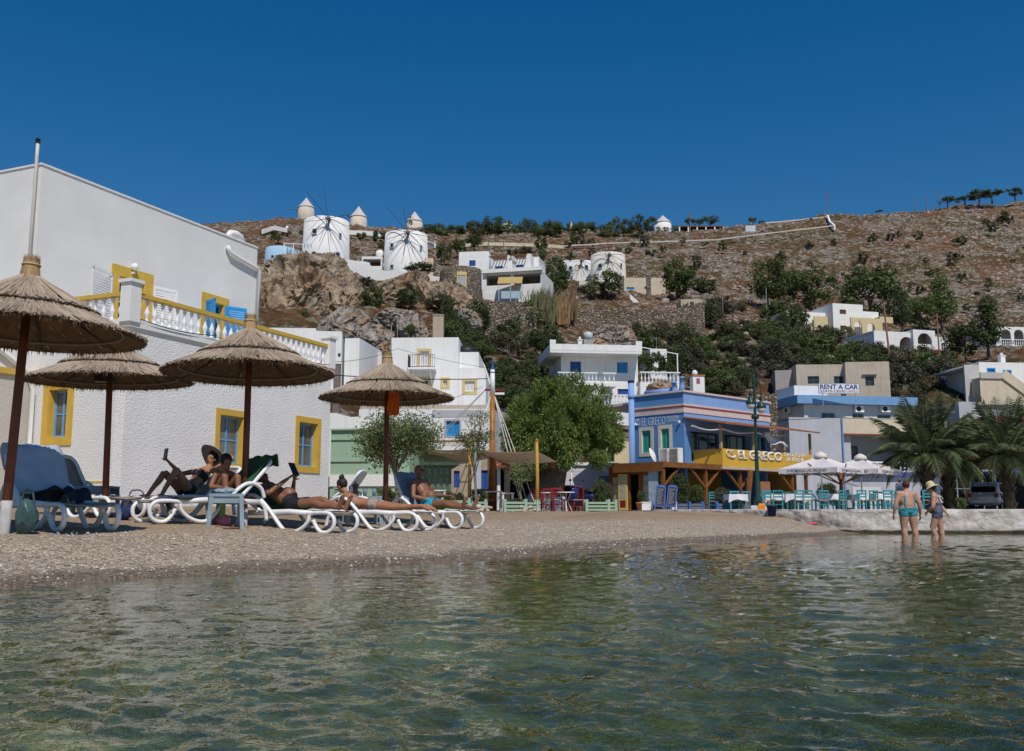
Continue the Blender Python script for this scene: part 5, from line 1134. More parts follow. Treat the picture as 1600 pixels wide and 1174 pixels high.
b = simple('flat_house', 'low flat roofed shelter between the two large windmills', 565, 401, 597, 425, 129, 0, 5, mill_white, [(567, 405, 595, 416, 'hole')]); MB().box((.2, 2, -1), (b.x1, 2.1, b.z1 - .3)).build('back_wall', wood_brown, b.e); MB().ell((b.x1 * .85, .3, b.z1 + .5), (.55, .15, .55)).build('satellite_dish', plainwhite, b.e, True)
b = simple('cream_hut', 'small cream hut right of the second large windmill', 664, 403, 677, 430, 128, 10, 4, cream, cat='hut')
def stone_tower():
 Y = 120; c = at(718, 440, Y); r = (at(752, 440, Y).x - at(684, 440, Y).x) / 2; zb = at(718, 470, Y).z; zt = at(718, 415, Y).z
 e = thing('stone_tower', 'round stub tower of rough stone with a white framed window', 'tower', (c.x, Y + r, zb)); h = zt - zb
 n = 40; mb = MB().lathe([(r * 1.05, -4), (r, 0), (r * .98, h * .9), (r * .97, h), (r * .85, h)], n); mb.build('drum', tower_stone, e, True)
 a = math.atan2(-1, .22 * 1.0) - .12; q = curved_box(MB(), r, a - .17, a + .17, h * .1, h * .72, -.3, .06, 4).build('window', M('lace_pane', (.40, .42, .46), .4, .3, 4), e)
 t = MB(); curved_box(t, r, a - .22, a - .17, h * .1, h * .75, -.2, .1, 1); curved_box(t, r, a + .17, a + .22, h * .1, h * .75, -.2, .1, 1); curved_box(t, r, a - .22, a + .22, h * .72, h * .82, -.2, .12, 4); curved_box(t, r, a - .01, a + .01, h * .1, h * .72, .05, .09, 1); t.build('frame', pale_trim, q)
stone_tower()
b = simple('pergola_house', 'long white house with roof pergolas above dark porch openings', 754, 427, 846, 472, 128, -14, 8, white, [(760, 430, 797, 446, 'hole'), (803, 428, 845, 444, 'hole')], cat='house')
fp = b.fp; MB().box((.3, 2.4, -1), (b.x1 - .2, 2.5, b.z1 - .3)).build('porch_back', M('porch_brown', (.22, .17, .14), .9), b.e); MB().box((-.3, -.5, b.z1 - .15), (b.x1 + .2, .0, b.z1 + .35)).build('porch_slab', white, b.e)
MB().box((.5, -1.0, -.4), (b.x1 * .6, -.6, .9)).build('garden_wall', white, b.e)
up = b.pl('F', 3.2); u0, u1 = up.px(768, 415)[0], up.px(842, 412)[0]; zu = up.px(800, 404)[1]; w1, w2 = up.rect(774, 416, 786, 423), up.rect(802, 414, 818, 421)
wall(b, up, u0, u1, b.z1 - .3, zu, white, [w1, w2]); window(b, up, w1, **STY['deep']); window(b, up, w2, **STY['deep']); MB().box((u0, 3.42, zu - .4), (u1, 7.5, zu - .2)).build('roof', white, b.e); wall(b, b.pl('R', u1), 3.42, 7.5, b.z1 - .3, zu, white)
for a, c in ((767, 791), (799, 822)):
 xa, xc = b.pl('F', 1).px(a, 410)[0], b.pl('F', 1).px(c, 410)[0]
 for k in range(6): x = xa + (xc - xa) * k / 5; MB().bar((x, .6, zu - .3), (x, 3.2, zu + .05), .12).build('pergola_slat', wood_brown, b.e)
 MB().bar((xa - .2, 3.1, zu + .1), (xc + .2, 3.1, zu + .1), .12).build('pergola_beam', wood_brown, b.e); MB().bar((xa - .2, .7, zu - .25), (xc + .2, .7, zu - .25), .12).build('pergola_beam', wood_brown, b.e)
for px in (797, 826): x = b.pl('F', 1.2).px(px, 415)[0]; MB().box((x - .35, 1.0, b.z1 + .1), (x + .35, 3.2, zu - .1)).build('pier', white, b.e)
b2 = simple('white_house', 'white cube house with one deep blue window behind the stone tower', 717, 394, 764, 440, 133, -6, 8, white, [(733, 407, 743, 416, 'deep')])
b3 = Bld('straw_stall', 'small terrace stall with straw awning and pale blue rail', 'stall', 780, 458, 125, -4); fp = b3.pl('F', 0); x1 = fp.px(816, 450)[0]
MB().add([(-.2, -.6, 1.1), (x1, -.6, 1.1), (x1, 1.4, 2.4), (-.2, 1.4, 2.4), (-.2, -.6, 1.2), (x1, -.6, 1.2), (x1, 1.4, 2.5), (-.2, 1.4, 2.5)], [(0, 1, 2, 3), (7, 6, 5, 4), (0, 4, 5, 1), (3, 2, 6, 7), (0, 3, 7, 4), (1, 5, 6, 2)]).build('awning', M('straw_mat', (.46, .33, .14), .9, .2, 4), b3.e)
for x in (.0, x1 * .5, x1): MB().bar((x, -.5, -1.5), (x, -.5, 1.2), .1).build('post', pb, b3.e)
MB().box((.3, -.55, -.9), (x1, -.45, .1)).build('rail_panel', M('pale_blue_lattice', (.4, .52, .6), .8, .3, 6), b3.e)
b = simple('white_house', 'white flat house left of the low drum windmill', 879, 407, 890, 430, 170, 8, 6, white)
b = simple('mill_base', 'plain greyish block below the right large windmill', 905, 440, 960, 475, 158, 0, 6, M('mill_greyish', (.66, .63, .58)), cat='house'); chimney(b, -.3, 1, b.z1 + 2.2, .5, .8, pale_yellow)
b = simple('cream_house', 'long cream flat roofed house right of the right windmill', 975, 434, 1040, 475, 158, 2, 6, cream, [(979, 449, 991, 453, 'blue'), (1007, 448, 1013, 452, 'dark')])
for px, t, lab in ((972, 433, 'left rubble pier of the cream house'), (1014, 431, 'middle rubble pier of the cream house'), (1060, 428, 'tall rubble pier at the terrace end')):
 p = at(px, 480, 153); hh = at(px, t, 153).z - p.z; e = thing('stone_pier', lab, 'pillar', p); MB().box((-.35, -.3, -2), (.35, .3, hh)).build('shaft', tower_stone, e); MB().box((-.42, -.37, hh), (.42, .37, hh + .12)).build('cap', concrete, e)
wall_run('retaining_wall', 'long dry stone retaining wall under the right windmill terrace', [(880, 478, 148), (920, 472, 148), (1000, 472, 149), (1065, 476, 150)], 3, tower_stone, .6, group='dry stone walls', down=3)
wall_run('retaining_wall', 'tall dry stone terrace wall above the white balustrade house', [(850, 488, 126), (900, 482, 128), (980, 484, 130), (1045, 486, 132), (1098, 472, 134)], 8, dry_stone, .8, group='dry stone walls', down=4)
wall_run('retaining_wall', 'dry stone wall below the pergola house', [(745, 474, 112), (790, 472, 112), (832, 474, 113)], 2.6, dry_stone, .8, group='dry stone walls', down=5)
wall_run('retaining_wall', 'lower dry stone wall with a pale coping above the ivy', [(748, 482, 107), (790, 481, 107), (838, 480, 107)], 2.6, dry_stone, .7, group='dry stone walls', down=4)
wall_run('retaining_wall', 'rubble wall at the foot of the second large mill', [(640, 440, 121), (690, 446, 121), (745, 462, 120)], 3, dry_stone, .8, group='dry stone walls', down=3)
wall_run('retaining_wall', 'low rubble wall right of the taverna roof', [(1095, 622, 66), (1150, 620, 66), (1210, 616, 67)], 2, dry_stone, .6, group='dry stone walls', down=2)
wall_run('white_ramp', 'white slanting stair parapet on the stone terrace', [(984, 460, 147), (1000, 474, 147), (1012, 474, 147)], .4, white, .3, down=.4)
b = simple('ruin_hut', 'roofless pale hut at the end of the terrace wall', 1064, 468, 1098, 482, 143, 0, 4, tan_wall, [(1078, 472, 1084, 476, 'dark')], cat='hut')
e = thing('concrete_pillar', 'tall plain concrete pillar among the grey boulders', 'pillar', at(685, 530, 90)); hh = at(685, 495, 90).z - e.location.z; MB().box((-.5, -.5, -1), (.5, .5, hh)).build('shaft', tan_wall, e); MB().box((-.55, -.55, hh), (.55, .55, hh + .1)).build('cap', concrete, e)
e = thing('concrete_pillar', 'grey concrete post beside the boundary wall behind the terrace', 'pillar', at(526, 620, 50)); hh = at(526, 570, 50).z - e.location.z; MB().box((-.16, -.16, -1), (.16, .16, hh)).build('shaft', grey_post, e); MB().box((-.18, -.18, hh), (.18, .18, hh + .04)).build('cap', concrete, e)
e = thing('water_tank', 'pale cylindrical water tank above the balustrade house', 'tank', at(919, 532, 100)); MB().lathe([(.5, 0), (.5, .8), (.15, .92)], 16).build('tank', M('tank_grey', (.5, .54, .58), .4), e, True); MB().box((-.5, -.5, -1.5), (.5, .5, 0)).build('stand', concrete, e)
wall_run('path_wall', 'white roadside wall running along the hilltop', [(880, 384, 250), (960, 379, 253), (1040, 377, 258), (1120, 374, 262), (1200, 364, 266), (1303, 352, 272)], .1, M('dull_white', (.52, .50, .47), .9), .3, group='white hilltop walls', down=.25)
wall_run('path_wall', 'short upper white wall on the skyline', [(1196, 348, 292), (1250, 343, 294), (1293, 338, 296)], .15, M('dull_white', (.52, .50, .47), .9), .3, group='white hilltop walls', down=.25)
wall_run('path_wall', 'white wall end dropping at the bend of the hilltop road', [(1293, 336, 294), (1297, 346, 282), (1304, 352, 273)], .9, white, .5, group='white hilltop walls', down=.5)
wall_run('path_wall', 'zigzag whitewashed path wall left of the leftmost large mill', [(410, 359, 228), (428, 353, 232), (448, 357, 230), (449, 353, 234)], .6, mill_white, .5, group='white hilltop walls', down=.5)
wall_run('path_wall', 'white path wall between the large mills on the skyline', [(540, 360, 262), (570, 361, 262), (600, 364, 262)], .7, mill_white, .5, group='white hilltop walls', down=.6)
wall_run('path_wall', 'pale track edge under the ridge pines', [(700, 382, 235), (760, 379, 240), (840, 381, 243), (880, 384, 248)], .4, cream, .5, group='white hilltop walls', down=.5)
wall_run('path_wall', 'slanting white wall right of the second large mill', [(664, 376, 215), (680, 381, 205)], .5, white, .4, group='white hilltop walls', down=.4)
e = thing('ridge_pergola', 'dark roofed open pavilion on the hilltop under trees', 'pavilion', at(1062, 362, 292)); x1 = at(1131, 362, 292).x - e.location.x
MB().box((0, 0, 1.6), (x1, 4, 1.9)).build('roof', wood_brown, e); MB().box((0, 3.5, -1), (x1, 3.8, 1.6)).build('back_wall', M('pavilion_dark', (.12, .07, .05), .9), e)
for k in range(6): MB().box((x1 * k / 5 - .2, .1, -1), (x1 * k / 5 + .2, .5, 1.6)).build('column', white, e)
e = thing('billboard', 'blank white billboard beside the hilltop road', 'billboard', at(1165, 362, 268)); s = 268 / F
MB().box((0, 0, 0), (16 * s, .15, 10 * s)).build('panel', M('billboard_blue_white', (.55, .6, .68), .6), e);
for k in (.2, .8): MB().bar((16 * s * k, .1, -2), (16 * s * k, .1, 0), .15).build('post', steel, e)
def pole(px, pyT, pyB, Y, label, arms=1, mat=grey_post, lean=0, r=.13):
 p = at(px, pyB, Y); h = at(px, pyT, Y).z - p.z; e = thing('utility_pole', label, 'pole', p, 0, 'utility poles'); k = Y / 250
 MB().tube([(0, 0, -1.5), (lean, 0, h)], [r * max(.5, k) * 1.2, r * max(.5, k) * .8], 8).build('pole', mat, e)
 for j in range(arms):
  z = h - .4 - .9 * j; q = MB().bar((-.9 * max(.6, k) + lean, 0, z), (.9 * max(.6, k) + lean, 0, z), .12 * max(.6, k)).build('cross_arm', mat, e)
  for s in (-.8, -.3, .3, .8): MB().bar((s * max(.6, k) + lean, 0, z), (s * max(.6, k) + lean, 0, z + .3 * max(.6, k)), .07 * max(.6, k)).build('insulator', iron, q)
 return e
pole(763, 366, 393, 190, 'utility pole behind the white cube house', 1); pole(787, 374, 400, 180, 'thin pole above the roof pergola', 0)
pole(1079, 332, 376, 262, 'utility pole in front of the hilltop pavilion', 2); pole(1294, 299, 337, 294, 'utility pole on the skyline at the road bend', 1)
pole(1430, 310, 326, 305, 'leftmost thin skyline post near the flat topped trees', 0); pole(1448, 304, 325, 306, 'second thin skyline post near the flat topped trees', 0); pole(1468, 296, 322, 308, 'third thin skyline post near the flat topped trees', 0)
rusty = M('rusty_pole', (.28, .14, .09), .9, .2, 3)
pole(1389, 472, 540, 118, 'brown wooden pole left of the arched house', 0, rusty, -.4, .24); pole(1468, 490, 560, 120, 'brown wooden pole in front of the arched house', 1, rusty, 0, .2); pole(1345, 500, 545, 140, 'thin pole before the cream arches', 0, grey_post, 0, .12)
pole(1129, 440, 475, 150, 'pole stub on the right end of the scrub slope', 0); pole(1198, 450, 480, 165, 'pole in front of the pines on the right slope', 0, steel)
pole(611, 508, 545, 66, 'thin aerial pole in front of the grey boulders', 0, steel, 0, .08)
# vegetation
def leaf_mat(name, c, c2, trans=.3, rough=.6, scale=1.5):
 if name in MATS: return MATS[name]
 m, t, p, co = newmat(name); L = t.links.new
 g = t.nodes.new('ShaderNodeNewGeometry')
 n = nd(t, 'ShaderNodeTexNoise', Scale=scale, Detail=3.0); L(co, n.inputs['Vector'])
 f = nd(t, 'ShaderNodeMath', operation='MULTIPLY_ADD'); L(g.outputs['Random Per Island'], f.inputs[0]); f.inputs[1].default_value = .55; L(n.outputs[0], f.inputs[2])
 col_ = ramp(t, f.outputs[0], [(.4, c2), (.9, c)])
 oi = t.nodes.new('ShaderNodeObjectInfo'); h = nd(t, 'ShaderNodeHueSaturation'); L(col_, h.inputs['Color'])
 mr = nd(t, 'ShaderNodeMapRange'); L(oi.outputs['Random'], mr.inputs[0]); mr.inputs[3].default_value = .75; mr.inputs[4].default_value = 1.25; L(mr.outputs[0], h.inputs['Value'])
 L(h.outputs[0], p.inputs['Base Color']); p.inputs['Roughness'].default_value = rough; p.inputs['Specular IOR Level'].default_value = .25
 tr = nd(t, 'ShaderNodeBsdfTranslucent'); L(h.outputs[0], tr.inputs['Color']); mx = t.nodes.new('ShaderNodeMixShader'); mx.inputs[0].default_value = trans
 L(p.outputs[0], mx.inputs[1]); L(tr.outputs[0], mx.inputs[2]); L(mx.outputs[0], t.nodes['Material Output'].inputs['Surface'])
 MATS[name] = m; return m
G_dark = leaf_mat('dark_leaves', (.115, .15, .055), (.046, .064, .024)); G_mid = leaf_mat('green_leaves', (.13, .17, .055), (.052, .076, .026)); G_olive = leaf_mat('olive_leaves', (.17, .165, .09), (.075, .08, .04))
G_pine = leaf_mat('pine_needles', (.145, .185, .06), (.055, .08, .027)); G_dry = leaf_mat('dry_scrub', (.20, .12, .06), (.09, .055, .028)); G_grey = leaf_mat('grey_scrub', (.12, .12, .085), (.05, .052, .035))
G_tam = leaf_mat('tamarisk_green', (.22, .30, .075), (.09, .135, .035), .4); G_palm = leaf_mat('palm_green', (.21, .25, .12), (.095, .115, .05), .4); G_reed = leaf_mat('dry_reed', (.30, .20, .10), (.15, .11, .05)); G_flower = leaf_mat('pink_blossom', (.40, .06, .10), (.2, .03, .05)); G_bright = leaf_mat('bright_leaves', (.13, .17, .05), (.06, .09, .025))
bark = M('bark', (.13, .10, .075), .95, .35, 4, .6, 14, .05); pale_bark = M('pale_bark', (.22, .18, .14), .95, .3, 6, .4, 20, .03)
def foliage(seed, n, clumps, leaf, shape='ball', shell=.55, squash=1.0, droop=0.0, long=1.6):
 """unit-radius crown: leaves gathered in clumps through the volume. base at z=0, top z=2*squash"""
 g = random.Random(seed); mb = MB(); C = []
 for k in range(clumps):
  while True:
   q = Vector((g.uniform(-1, 1), g.uniform(-1, 1), g.uniform(-1, 1)))
   if shell < q.length < 1: break
  q *= .82
  if shape == 'cone': q = Vector((q.x * (1 - (q.z + 1) * .42), q.y * (1 - (q.z + 1) * .42), q.z))
  if shape == 'flat': q.z = abs(q.z) * .9 - .2
  C.append((q, g.uniform(.16, .36) * (1 if clumps > 12 else 1.35)))
 for i in range(n):
  q, r = C[g.randrange(clumps)]
  d = Vector((g.gauss(0, 1), g.gauss(0, 1), g.gauss(0, 1))).normalized() * r * g.random() ** .4; p = q + d
  ax = Vector((g.gauss(0, 1), g.gauss(0, 1), g.gauss(0, .7) - droop)).normalized(); up = (d.normalized() + Vector((g.gauss(0, .5), g.gauss(0, .5), .5 + g.gauss(0, .5)))).normalized()
  sd = ax.cross(up)
  if sd.length < 1e-3: continue
  sd.normalize(); l = leaf * g.uniform(.6, 1.3); wv = l / long
  a, b_, c, d_ = p - ax * l * .5, p + sd * wv * .5, p + ax * l * .5, p - sd * wv * .5
  mb.add([(v.x, v.y, (v.z + 1) * squash) for v in (a, b_, c, d_)], [(0, 1, 2, 3)])
 return mb
_fol = {}
def fol_mesh(kind, var, mat):
 k = (kind, var, mat.name)
 if k not in _fol:
  a = dict(far=(760, 16, .24), mid=(2700, 38, .14), near=(6500, 60, .105), pine=(2500, 34, .165), cone=(2700, 38, .155), flat=(950, 16, .21))[kind]
  mb = foliage(var * 7 + len(kind), a[0], a[1], a[2], {'cone': 'cone', 'flat': 'flat'}.get(kind, 'ball'), .3 if kind in ('cone', 'pine') else .45, long=3.2 if kind in ('pine', 'cone', 'flat') else 1.7)
  _fol[k] = mb.mesh('foliage', mat)
 return _fol[k]
_stem = {}
def stem_mesh(var, h=1.0):
 if var not in _stem:
  g = random.Random(var); mb = MB(); mb.tube([(0, 0, -.3), (.03, 0, .3), (.0, .03, .8), (.05, 0, 1.2)], [.09, .07, .05, .02], 7)
  for k in range(5):
   a = g.uniform(0, 6.28); z = g.uniform(.4, .9); mb.tube([(0, 0, z), (.3 * math.cos(a), .3 * math.sin(a), z + .25), (.6 * math.cos(a), .6 * math.sin(a), z + .5)], [.04, .03, .012], 5)
  _stem[var] = mb.mesh('trunk', bark)
 return _stem[var]
def hill_hit(px, py, y0=45, y1=330):
 ys_ = np.exp(np.linspace(math.log(y0), math.log(y1), 260)); P = [at(px, py, y) for y in ys_]
 zb = hill_base(np.array([p.x for p in P]), ys_); d = np.array([p.z for p in P]) - zb
 idx = np.where(d <= 0)[0]; i = idx[0] if len(idx) else int(np.argmin(d)); return float(ys_[i])
def shrub(px, py, w, h, mat, label, group, kind='far', Y=None, name='shrub', cat='shrub', rz=None, var=None):
 """px,py = centre of its foot; w,h in pixels"""
 Y = Y or hill_hit(px, py); p = at(px, py, Y); s = Y / F; var = var if var is not None else rnd.randrange(4)
 o = link(name, fol_mesh(kind, var, mat), None, p + Vector((0, w * s * .25, -.06 * h * s)), rnd.uniform(0, 6.28) if rz is None else rz, label, cat, group)
 o.scale = (w * s / 2 * 1.2, w * s / 2 * 1.2, h * s / 2 * 1.2); return o
def tree(px, py, w, h, mat, label, group, kind='mid', Y=None, crown=.93, name='tree', var=None):
 Y = Y or hill_hit(px, py); p = at(px, py, Y); s = Y / F; H = h * s; var = var if var is not None else rnd.randrange(4)
 e = thing(name, label, 'tree', p, rnd.uniform(0, 6.28), group)
 t = link('trunk', stem_mesh(var), e); t.scale = (w * s * .45, w * s * .45, H * .55)
 c = link('crown', fol_mesh(kind, var, mat), e, (0, 0, H * (1 - crown))); c.scale = (w * s / 2 * 1.15, w * s / 2 * 1.15, H * crown / 2 * 1.08)
 return e
def inpoly(x, y, P):
 c = False
 for (a, b_), (d, e) in zip(P, P[1:] + P[:1]):
  if (b_ > y) != (e > y) and x < (d - a) * (y - b_) / (e - b_) + a: c = not c
 return c
ORD = 'first second third fourth fifth sixth seventh eighth ninth tenth eleventh twelfth thirteenth fourteenth fifteenth sixteenth seventeenth eighteenth nineteenth twentieth'.split()
def nth(i, n): return 'leftmost' if i == 0 else ('rightmost' if i == n - 1 else ORD[i])
TONE = {}
def fill(P, n, wr, mats, where, group, kind='far', hk=.85, seed=0, rows=3, **k):
 """scatter shrubs in a pixel polygon on the slope; each is named by tone and by its place in the upper / middle / lower row"""
 g = random.Random(seed); xs_ = [p[0] for p in P]; ys_ = [p[1] for p in P]; done = []
 for _ in range(n * 60):
  if len(done) >= n: break
  x, y = g.uniform(min(xs_), max(xs_)), g.uniform(min(ys_), max(ys_))
  w_ = g.uniform(*wr)
  if not inpoly(x, y, P) or any(abs(x - q[0]) < .42 * w_ and abs(y - q[1]) < .22 * w_ for q in done): continue
  done.append((x, y, w_))
 done.sort(key=lambda q: q[1]); m = len(done); per = math.ceil(m / rows)
 for r in range(rows):
  row = sorted(done[r * per:(r + 1) * per]); rn = (['upper', 'middle', 'lower'] if rows == 3 else ['topmost', 'upper', 'lower', 'lowest'] if rows == 4 else ['upper', 'lower'])[r]
  for i, (x, y, w_) in enumerate(row):
   mt = g.choice(mats)
   shrub(x, y, w_, w_ * hk * g.uniform(.75, 1.2), mt, '%s bush, %s from left in %s row %s' % (TONE[mt.name], ORD[i], rn, where), group, kind, **k)
TONE.update({'dark_leaves': 'dark green', 'green_leaves': 'green', 'olive_leaves': 'olive green', 'grey_scrub': 'grey green', 'dry_scrub': 'dry brown', 'bright_leaves': 'light green'})
fill([(1085, 500), (1130, 488), (1240, 500), (1262, 540), (1240, 592), (1130, 610), (1060, 610), (1045, 560)], 50, (26, 50), [G_dark, G_olive, G_mid, G_grey, G_dark], 'of scrub above the taverna', 'scrub belt above the taverna', 'mid', seed=2, rows=4)
fill([(690, 500), (740, 515), (770, 560), (770, 640), (705, 560)], 20, (24, 44), [G_dark, G_mid, G_dark], 'by the concrete pillar', 'bushes of the gully', 'mid', seed=3)
fill([(770, 535), (845, 515), (880, 560), (868, 640), (775, 650)], 28, (30, 56), [G_dark, G_mid, G_olive, G_dark], 'behind the big feathery tree', 'thicket behind the big tree', 'mid', seed=4)
fill([(1010, 522), (1080, 515), (1060, 590), (1000, 575), (990, 545)], 12, (26, 44), [G_dark, G_olive, G_mid, G_bright], 'above the white balustrade house', 'bushes above the balustrade house', 'mid', seed=5)
fill([(1240, 545), (1300, 520), (1365, 548), (1420, 570), (1500, 575), (1500, 605), (1400, 602), (1220, 590)], 40, (24, 46), [G_olive, G_dark, G_mid, G_grey, G_dark], 'between the hill houses', 'bushes between the hill houses', 'mid', seed=6)
fill([(1110, 600), (1205, 600), (1215, 618), (1110, 622)], 8, (22, 36), [G_dry, G_olive, G_dry, G_dark], 'right behind the taverna roof', 'dry bushes behind the taverna', 'mid', seed=7)
fill([(1390, 605), (1500, 600), (1500, 640), (1400, 640)], 9, (24, 40), [G_dry, G_olive, G_grey], 'on the bank above the palms', 'bushes above the palms', 'mid', seed=8)
fill([(1200, 395), (1600, 340), (1600, 540), (1500, 500), (1320, 430), (1110, 430)], 46, (7, 20), [G_dark, G_olive, G_grey, G_dark], 'on the dry rocky hillside', 'bushes dotting the dry hillside', seed=9, rows=4)
fill([(680, 375), (1100, 380), (1180, 400), (1100, 430), (860, 420), (700, 400)], 26, (8, 24), [G_dark, G_olive, G_grey, G_mid], 'above the pergola house', 'bushes below the ridge track', seed=10)
fill([(405, 355), (600, 365), (600, 400), (545, 405), (460, 380), (405, 375)], 14, (9, 26), [G_olive, G_dark, G_mid], 'behind the two large mills', 'bushes behind the large mills', seed=12)
for (x, y, w_, h_, m, lab) in ((581, 490, 34, 48, G_dark, 'dark ivy mass hanging on the ochre rock face'), (474, 507, 20, 26, G_mid, 'single round green bush in the middle of the pale cliff'), (636, 474, 32, 26, G_dark, 'dark shrub clinging to the rock under the second large mill'), (655, 478, 22, 30, G_mid, 'green shrub on the rubble right of the hanging ivy'), (570, 446, 26, 14, G_grey, 'grey scrub over the cave mouth by the cliff'), (430, 432, 40, 22, G_olive, 'dry green scrub on the left top of the cliff'), (470, 418, 44, 18, G_dry, 'brown scrub on the cliff top under the white parapet'), (500, 412, 26, 14, G_dry, 'brown twiggy scrub beside the cliff parapet'), (685, 478, 40, 20, G_grey, 'grey green scrub above the concrete pillar'), (640, 520, 20, 14, G_mid, 'small green bush on the grey boulders'), (700, 520, 26, 60, G_dark, 'ivy curtain right of the concrete pillar'), (745, 520, 44, 50, G_dark, 'tall dark ivy below the stone walls'), (610, 398, 30, 24, G_olive, 'green bush between the two large windmills'), (655, 428, 46, 22, G_dark, 'dark spiky shrub at the door of the second mill'), (510, 413, 20, 20, G_grey, 'pale leafless shrub beside the first mill door')):
 shrub(x, y, w_, h_, m, lab, None, 'mid', Y={581: 112.5, 474: 112.5, 636: 112.5, 655: 113, 570: 116, 430: 117, 470: 118, 500: 119, 640: 86, 700: 98, 745: 100, 655: 119}.get(x))
for (x, y, w_, h_, m, k, lab) in ((694, 412, 26, 34, G_dark, 'pine', 'dark conifer left of the white cube house'), (1200, 480, 56, 68, G_pine, 'pine', 'leftmost pine of the trio on the right slope'), (1225, 482, 44, 62, G_pine, 'pine', 'middle pine of the trio on the right slope'), (1270, 490, 66, 66, G_pine, 'pine', 'rightmost pine of the trio on the right slope'), (1362, 512, 80, 84, G_dark, 'mid', 'big dark evergreen behind the brown shuttered house'), (1410, 522, 46, 66, G_dark, 'cone', 'dark conifer between the two hill houses'), (1472, 515, 60, 76, G_pine, 'cone', 'tall layered pine above the arched house'), (1440, 515, 40, 44, G_mid, 'mid', 'light green tree behind the arched house'), (1546, 560, 60, 84, G_dark, 'cone', 'tall dark cypress right of the arched house'), (1510, 560, 50, 50, G_dark, 'mid', 'dark round tree between arched house and cypress'), (1060, 470, 44, 56, G_bright, 'mid', 'green tree behind the tall rubble pier'), (1100, 460, 36, 24, G_dark, 'mid', 'dark low tree right of the rubble pier'), (945, 466, 44, 40, G_dark, 'mid', 'dark round tree below the right large windmill'), (920, 466, 30, 24, G_olive, 'mid', 'smaller tree below the right large windmill'), (868, 466, 40, 56, G_mid, 'mid', 'green tree right of the pergola house'), (847, 412, 16, 26, G_dark, 'cone', 'thin dark cactus shaped tree behind the pergola house'), (820, 462, 22, 24, G_olive, 'mid', 'little flowering tree beside the straw stall'), (742, 388, 22, 20, G_dark, 'mid', 'dark palm like tree above the white cube house'), (714, 392, 22, 18, G_dark, 'mid', 'dark bush tree left above the white cube house'), (822, 400, 22, 14, G_olive, 'mid', 'round bush tree above the pergola house')):
 tree(x, y + 2, w_ * 1.22, h_ * 1.18, m, lab, 'trees on the slope', k)
g = random.Random(5); row = []
x = 668
while x < 1010:
 w_ = g.uniform(16, 30); row.append((x, w_)); x += w_ * g.uniform(.5, .95)
for i, (x, w_) in enumerate(row):
 side = 'left of the left white cone tip' if x < 790 else ('between the two white cone tips' if x < 893 else 'right of the right white cone tip'); k = [q for q in row if (q[0] < 790, 790 <= q[0] < 893, q[0] >= 893)[0 if x < 790 else 1 if x < 893 else 2]]
 tree(x, 372 + g.uniform(-4, 4), w_ * 1.35, g.uniform(22, 34), g.choice((G_pine, G_mid, G_pine)), 'young ridge pine, %s from left of those %s' % (ORD[k.index((x, w_))], side), 'ridge pine row', 'pine', Y=g.uniform(270, 286), crown=.95)
q = list(range(1000, 1090, 14))
for i, x in enumerate(q): tree(x + g.uniform(-3, 3), 366, g.uniform(10, 16), g.uniform(9, 15), G_pine, 'low pine, %s of those around the white ridge windmill' % nth(i, len(q)), 'low ridge pines', 'pine', Y=296, crown=.92)
for x, w_, h_, lab in ((1078, 18, 22, 'leftmost tree over the hilltop pavilion'), (1092, 14, 20, 'second tree over the hilltop pavilion'), (1110, 24, 26, 'rightmost spreading tree over the hilltop pavilion'), (1176, 16, 18, 'tree right of the white billboard'), (1190, 8, 13, 'smallest tree near the white billboard'), (1020, 14, 24, 'tree touching the left of the white ridge windmill')): tree(x, 361 if x < 1130 else 356, w_ * 1.2, h_ * 1.1, G_pine, lab, 'hilltop pavilion trees', 'flat', Y=294, crown=.8)
for x, y, w_, h_, lab in ((1481, 317, 22, 16, 'first flat topped tree on the right skyline'), (1508, 313, 28, 12, 'low spreading tree second on the right skyline'), (1530, 311, 36, 20, 'third and widest flat topped tree on the right skyline'), (1550, 309, 32, 18, 'fourth flat topped tree on the right skyline'), (1586, 306, 26, 18, 'last flat topped tree at the right skyline edge'), (1374, 329, 10, 7, 'tiny tree on the skyline right of the road bend'), (1500, 345, 20, 22, 'lone dark tree just below the right skyline')): tree(x, y + 6, w_ * 1.25, h_ * 1.2, G_dark, lab, 'skyline trees at the right', 'flat', Y=306, crown=.95)
def reeds(px, py, Y, w, h, n, mat, label, seed):
 g = random.Random(seed); p = at(px, py, Y); s = Y / F; mb = MB()
 for k in range(n):
  x0, y0 = g.gauss(0, w * s * .22), g.gauss(0, w * s * .2); H = h * s * g.uniform(.5, 1.05); lx = g.gauss(.25, .35) * H * .5; q = .05 * g.uniform(.7, 1.5)
  pts = [(x0, y0, -.4), (x0 + lx * .4, y0, H * .55), (x0 + lx, y0 + g.gauss(0, .2), H)]
  a, b_, c = [Vector(t) for t in pts]; o = Vector((q, 0, 0)); mb.add([a - o, a + o, b_ + o, b_ - o, c], [(0, 1, 2, 3), (3, 2, 4)])
  if k % 2: d = Vector((g.uniform(-.5, .5), g.uniform(-.3, .3), g.uniform(-.1, .4))) * H * .3; mb.add([b_, b_ + d + Vector((0, 0, .04)), b_ + d * .6 + Vector((0, 0, -.06))], [(0, 1, 2)])
 mb.build('reed_clump', mat, None, False, loc=p, label=label, cat='reeds')
reeds(866, 505, 124, 46, 48, 260, G_reed, 'clump of dry orange reeds on the terrace below the windmill', 1); reeds(842, 500, 122, 44, 54, 420, G_olive, 'clump of green reeds left of the dry orange ones', 2); reeds(884, 498, 126, 34, 50, 160, G_reed, 'right tuft of tall dry reeds', 3)
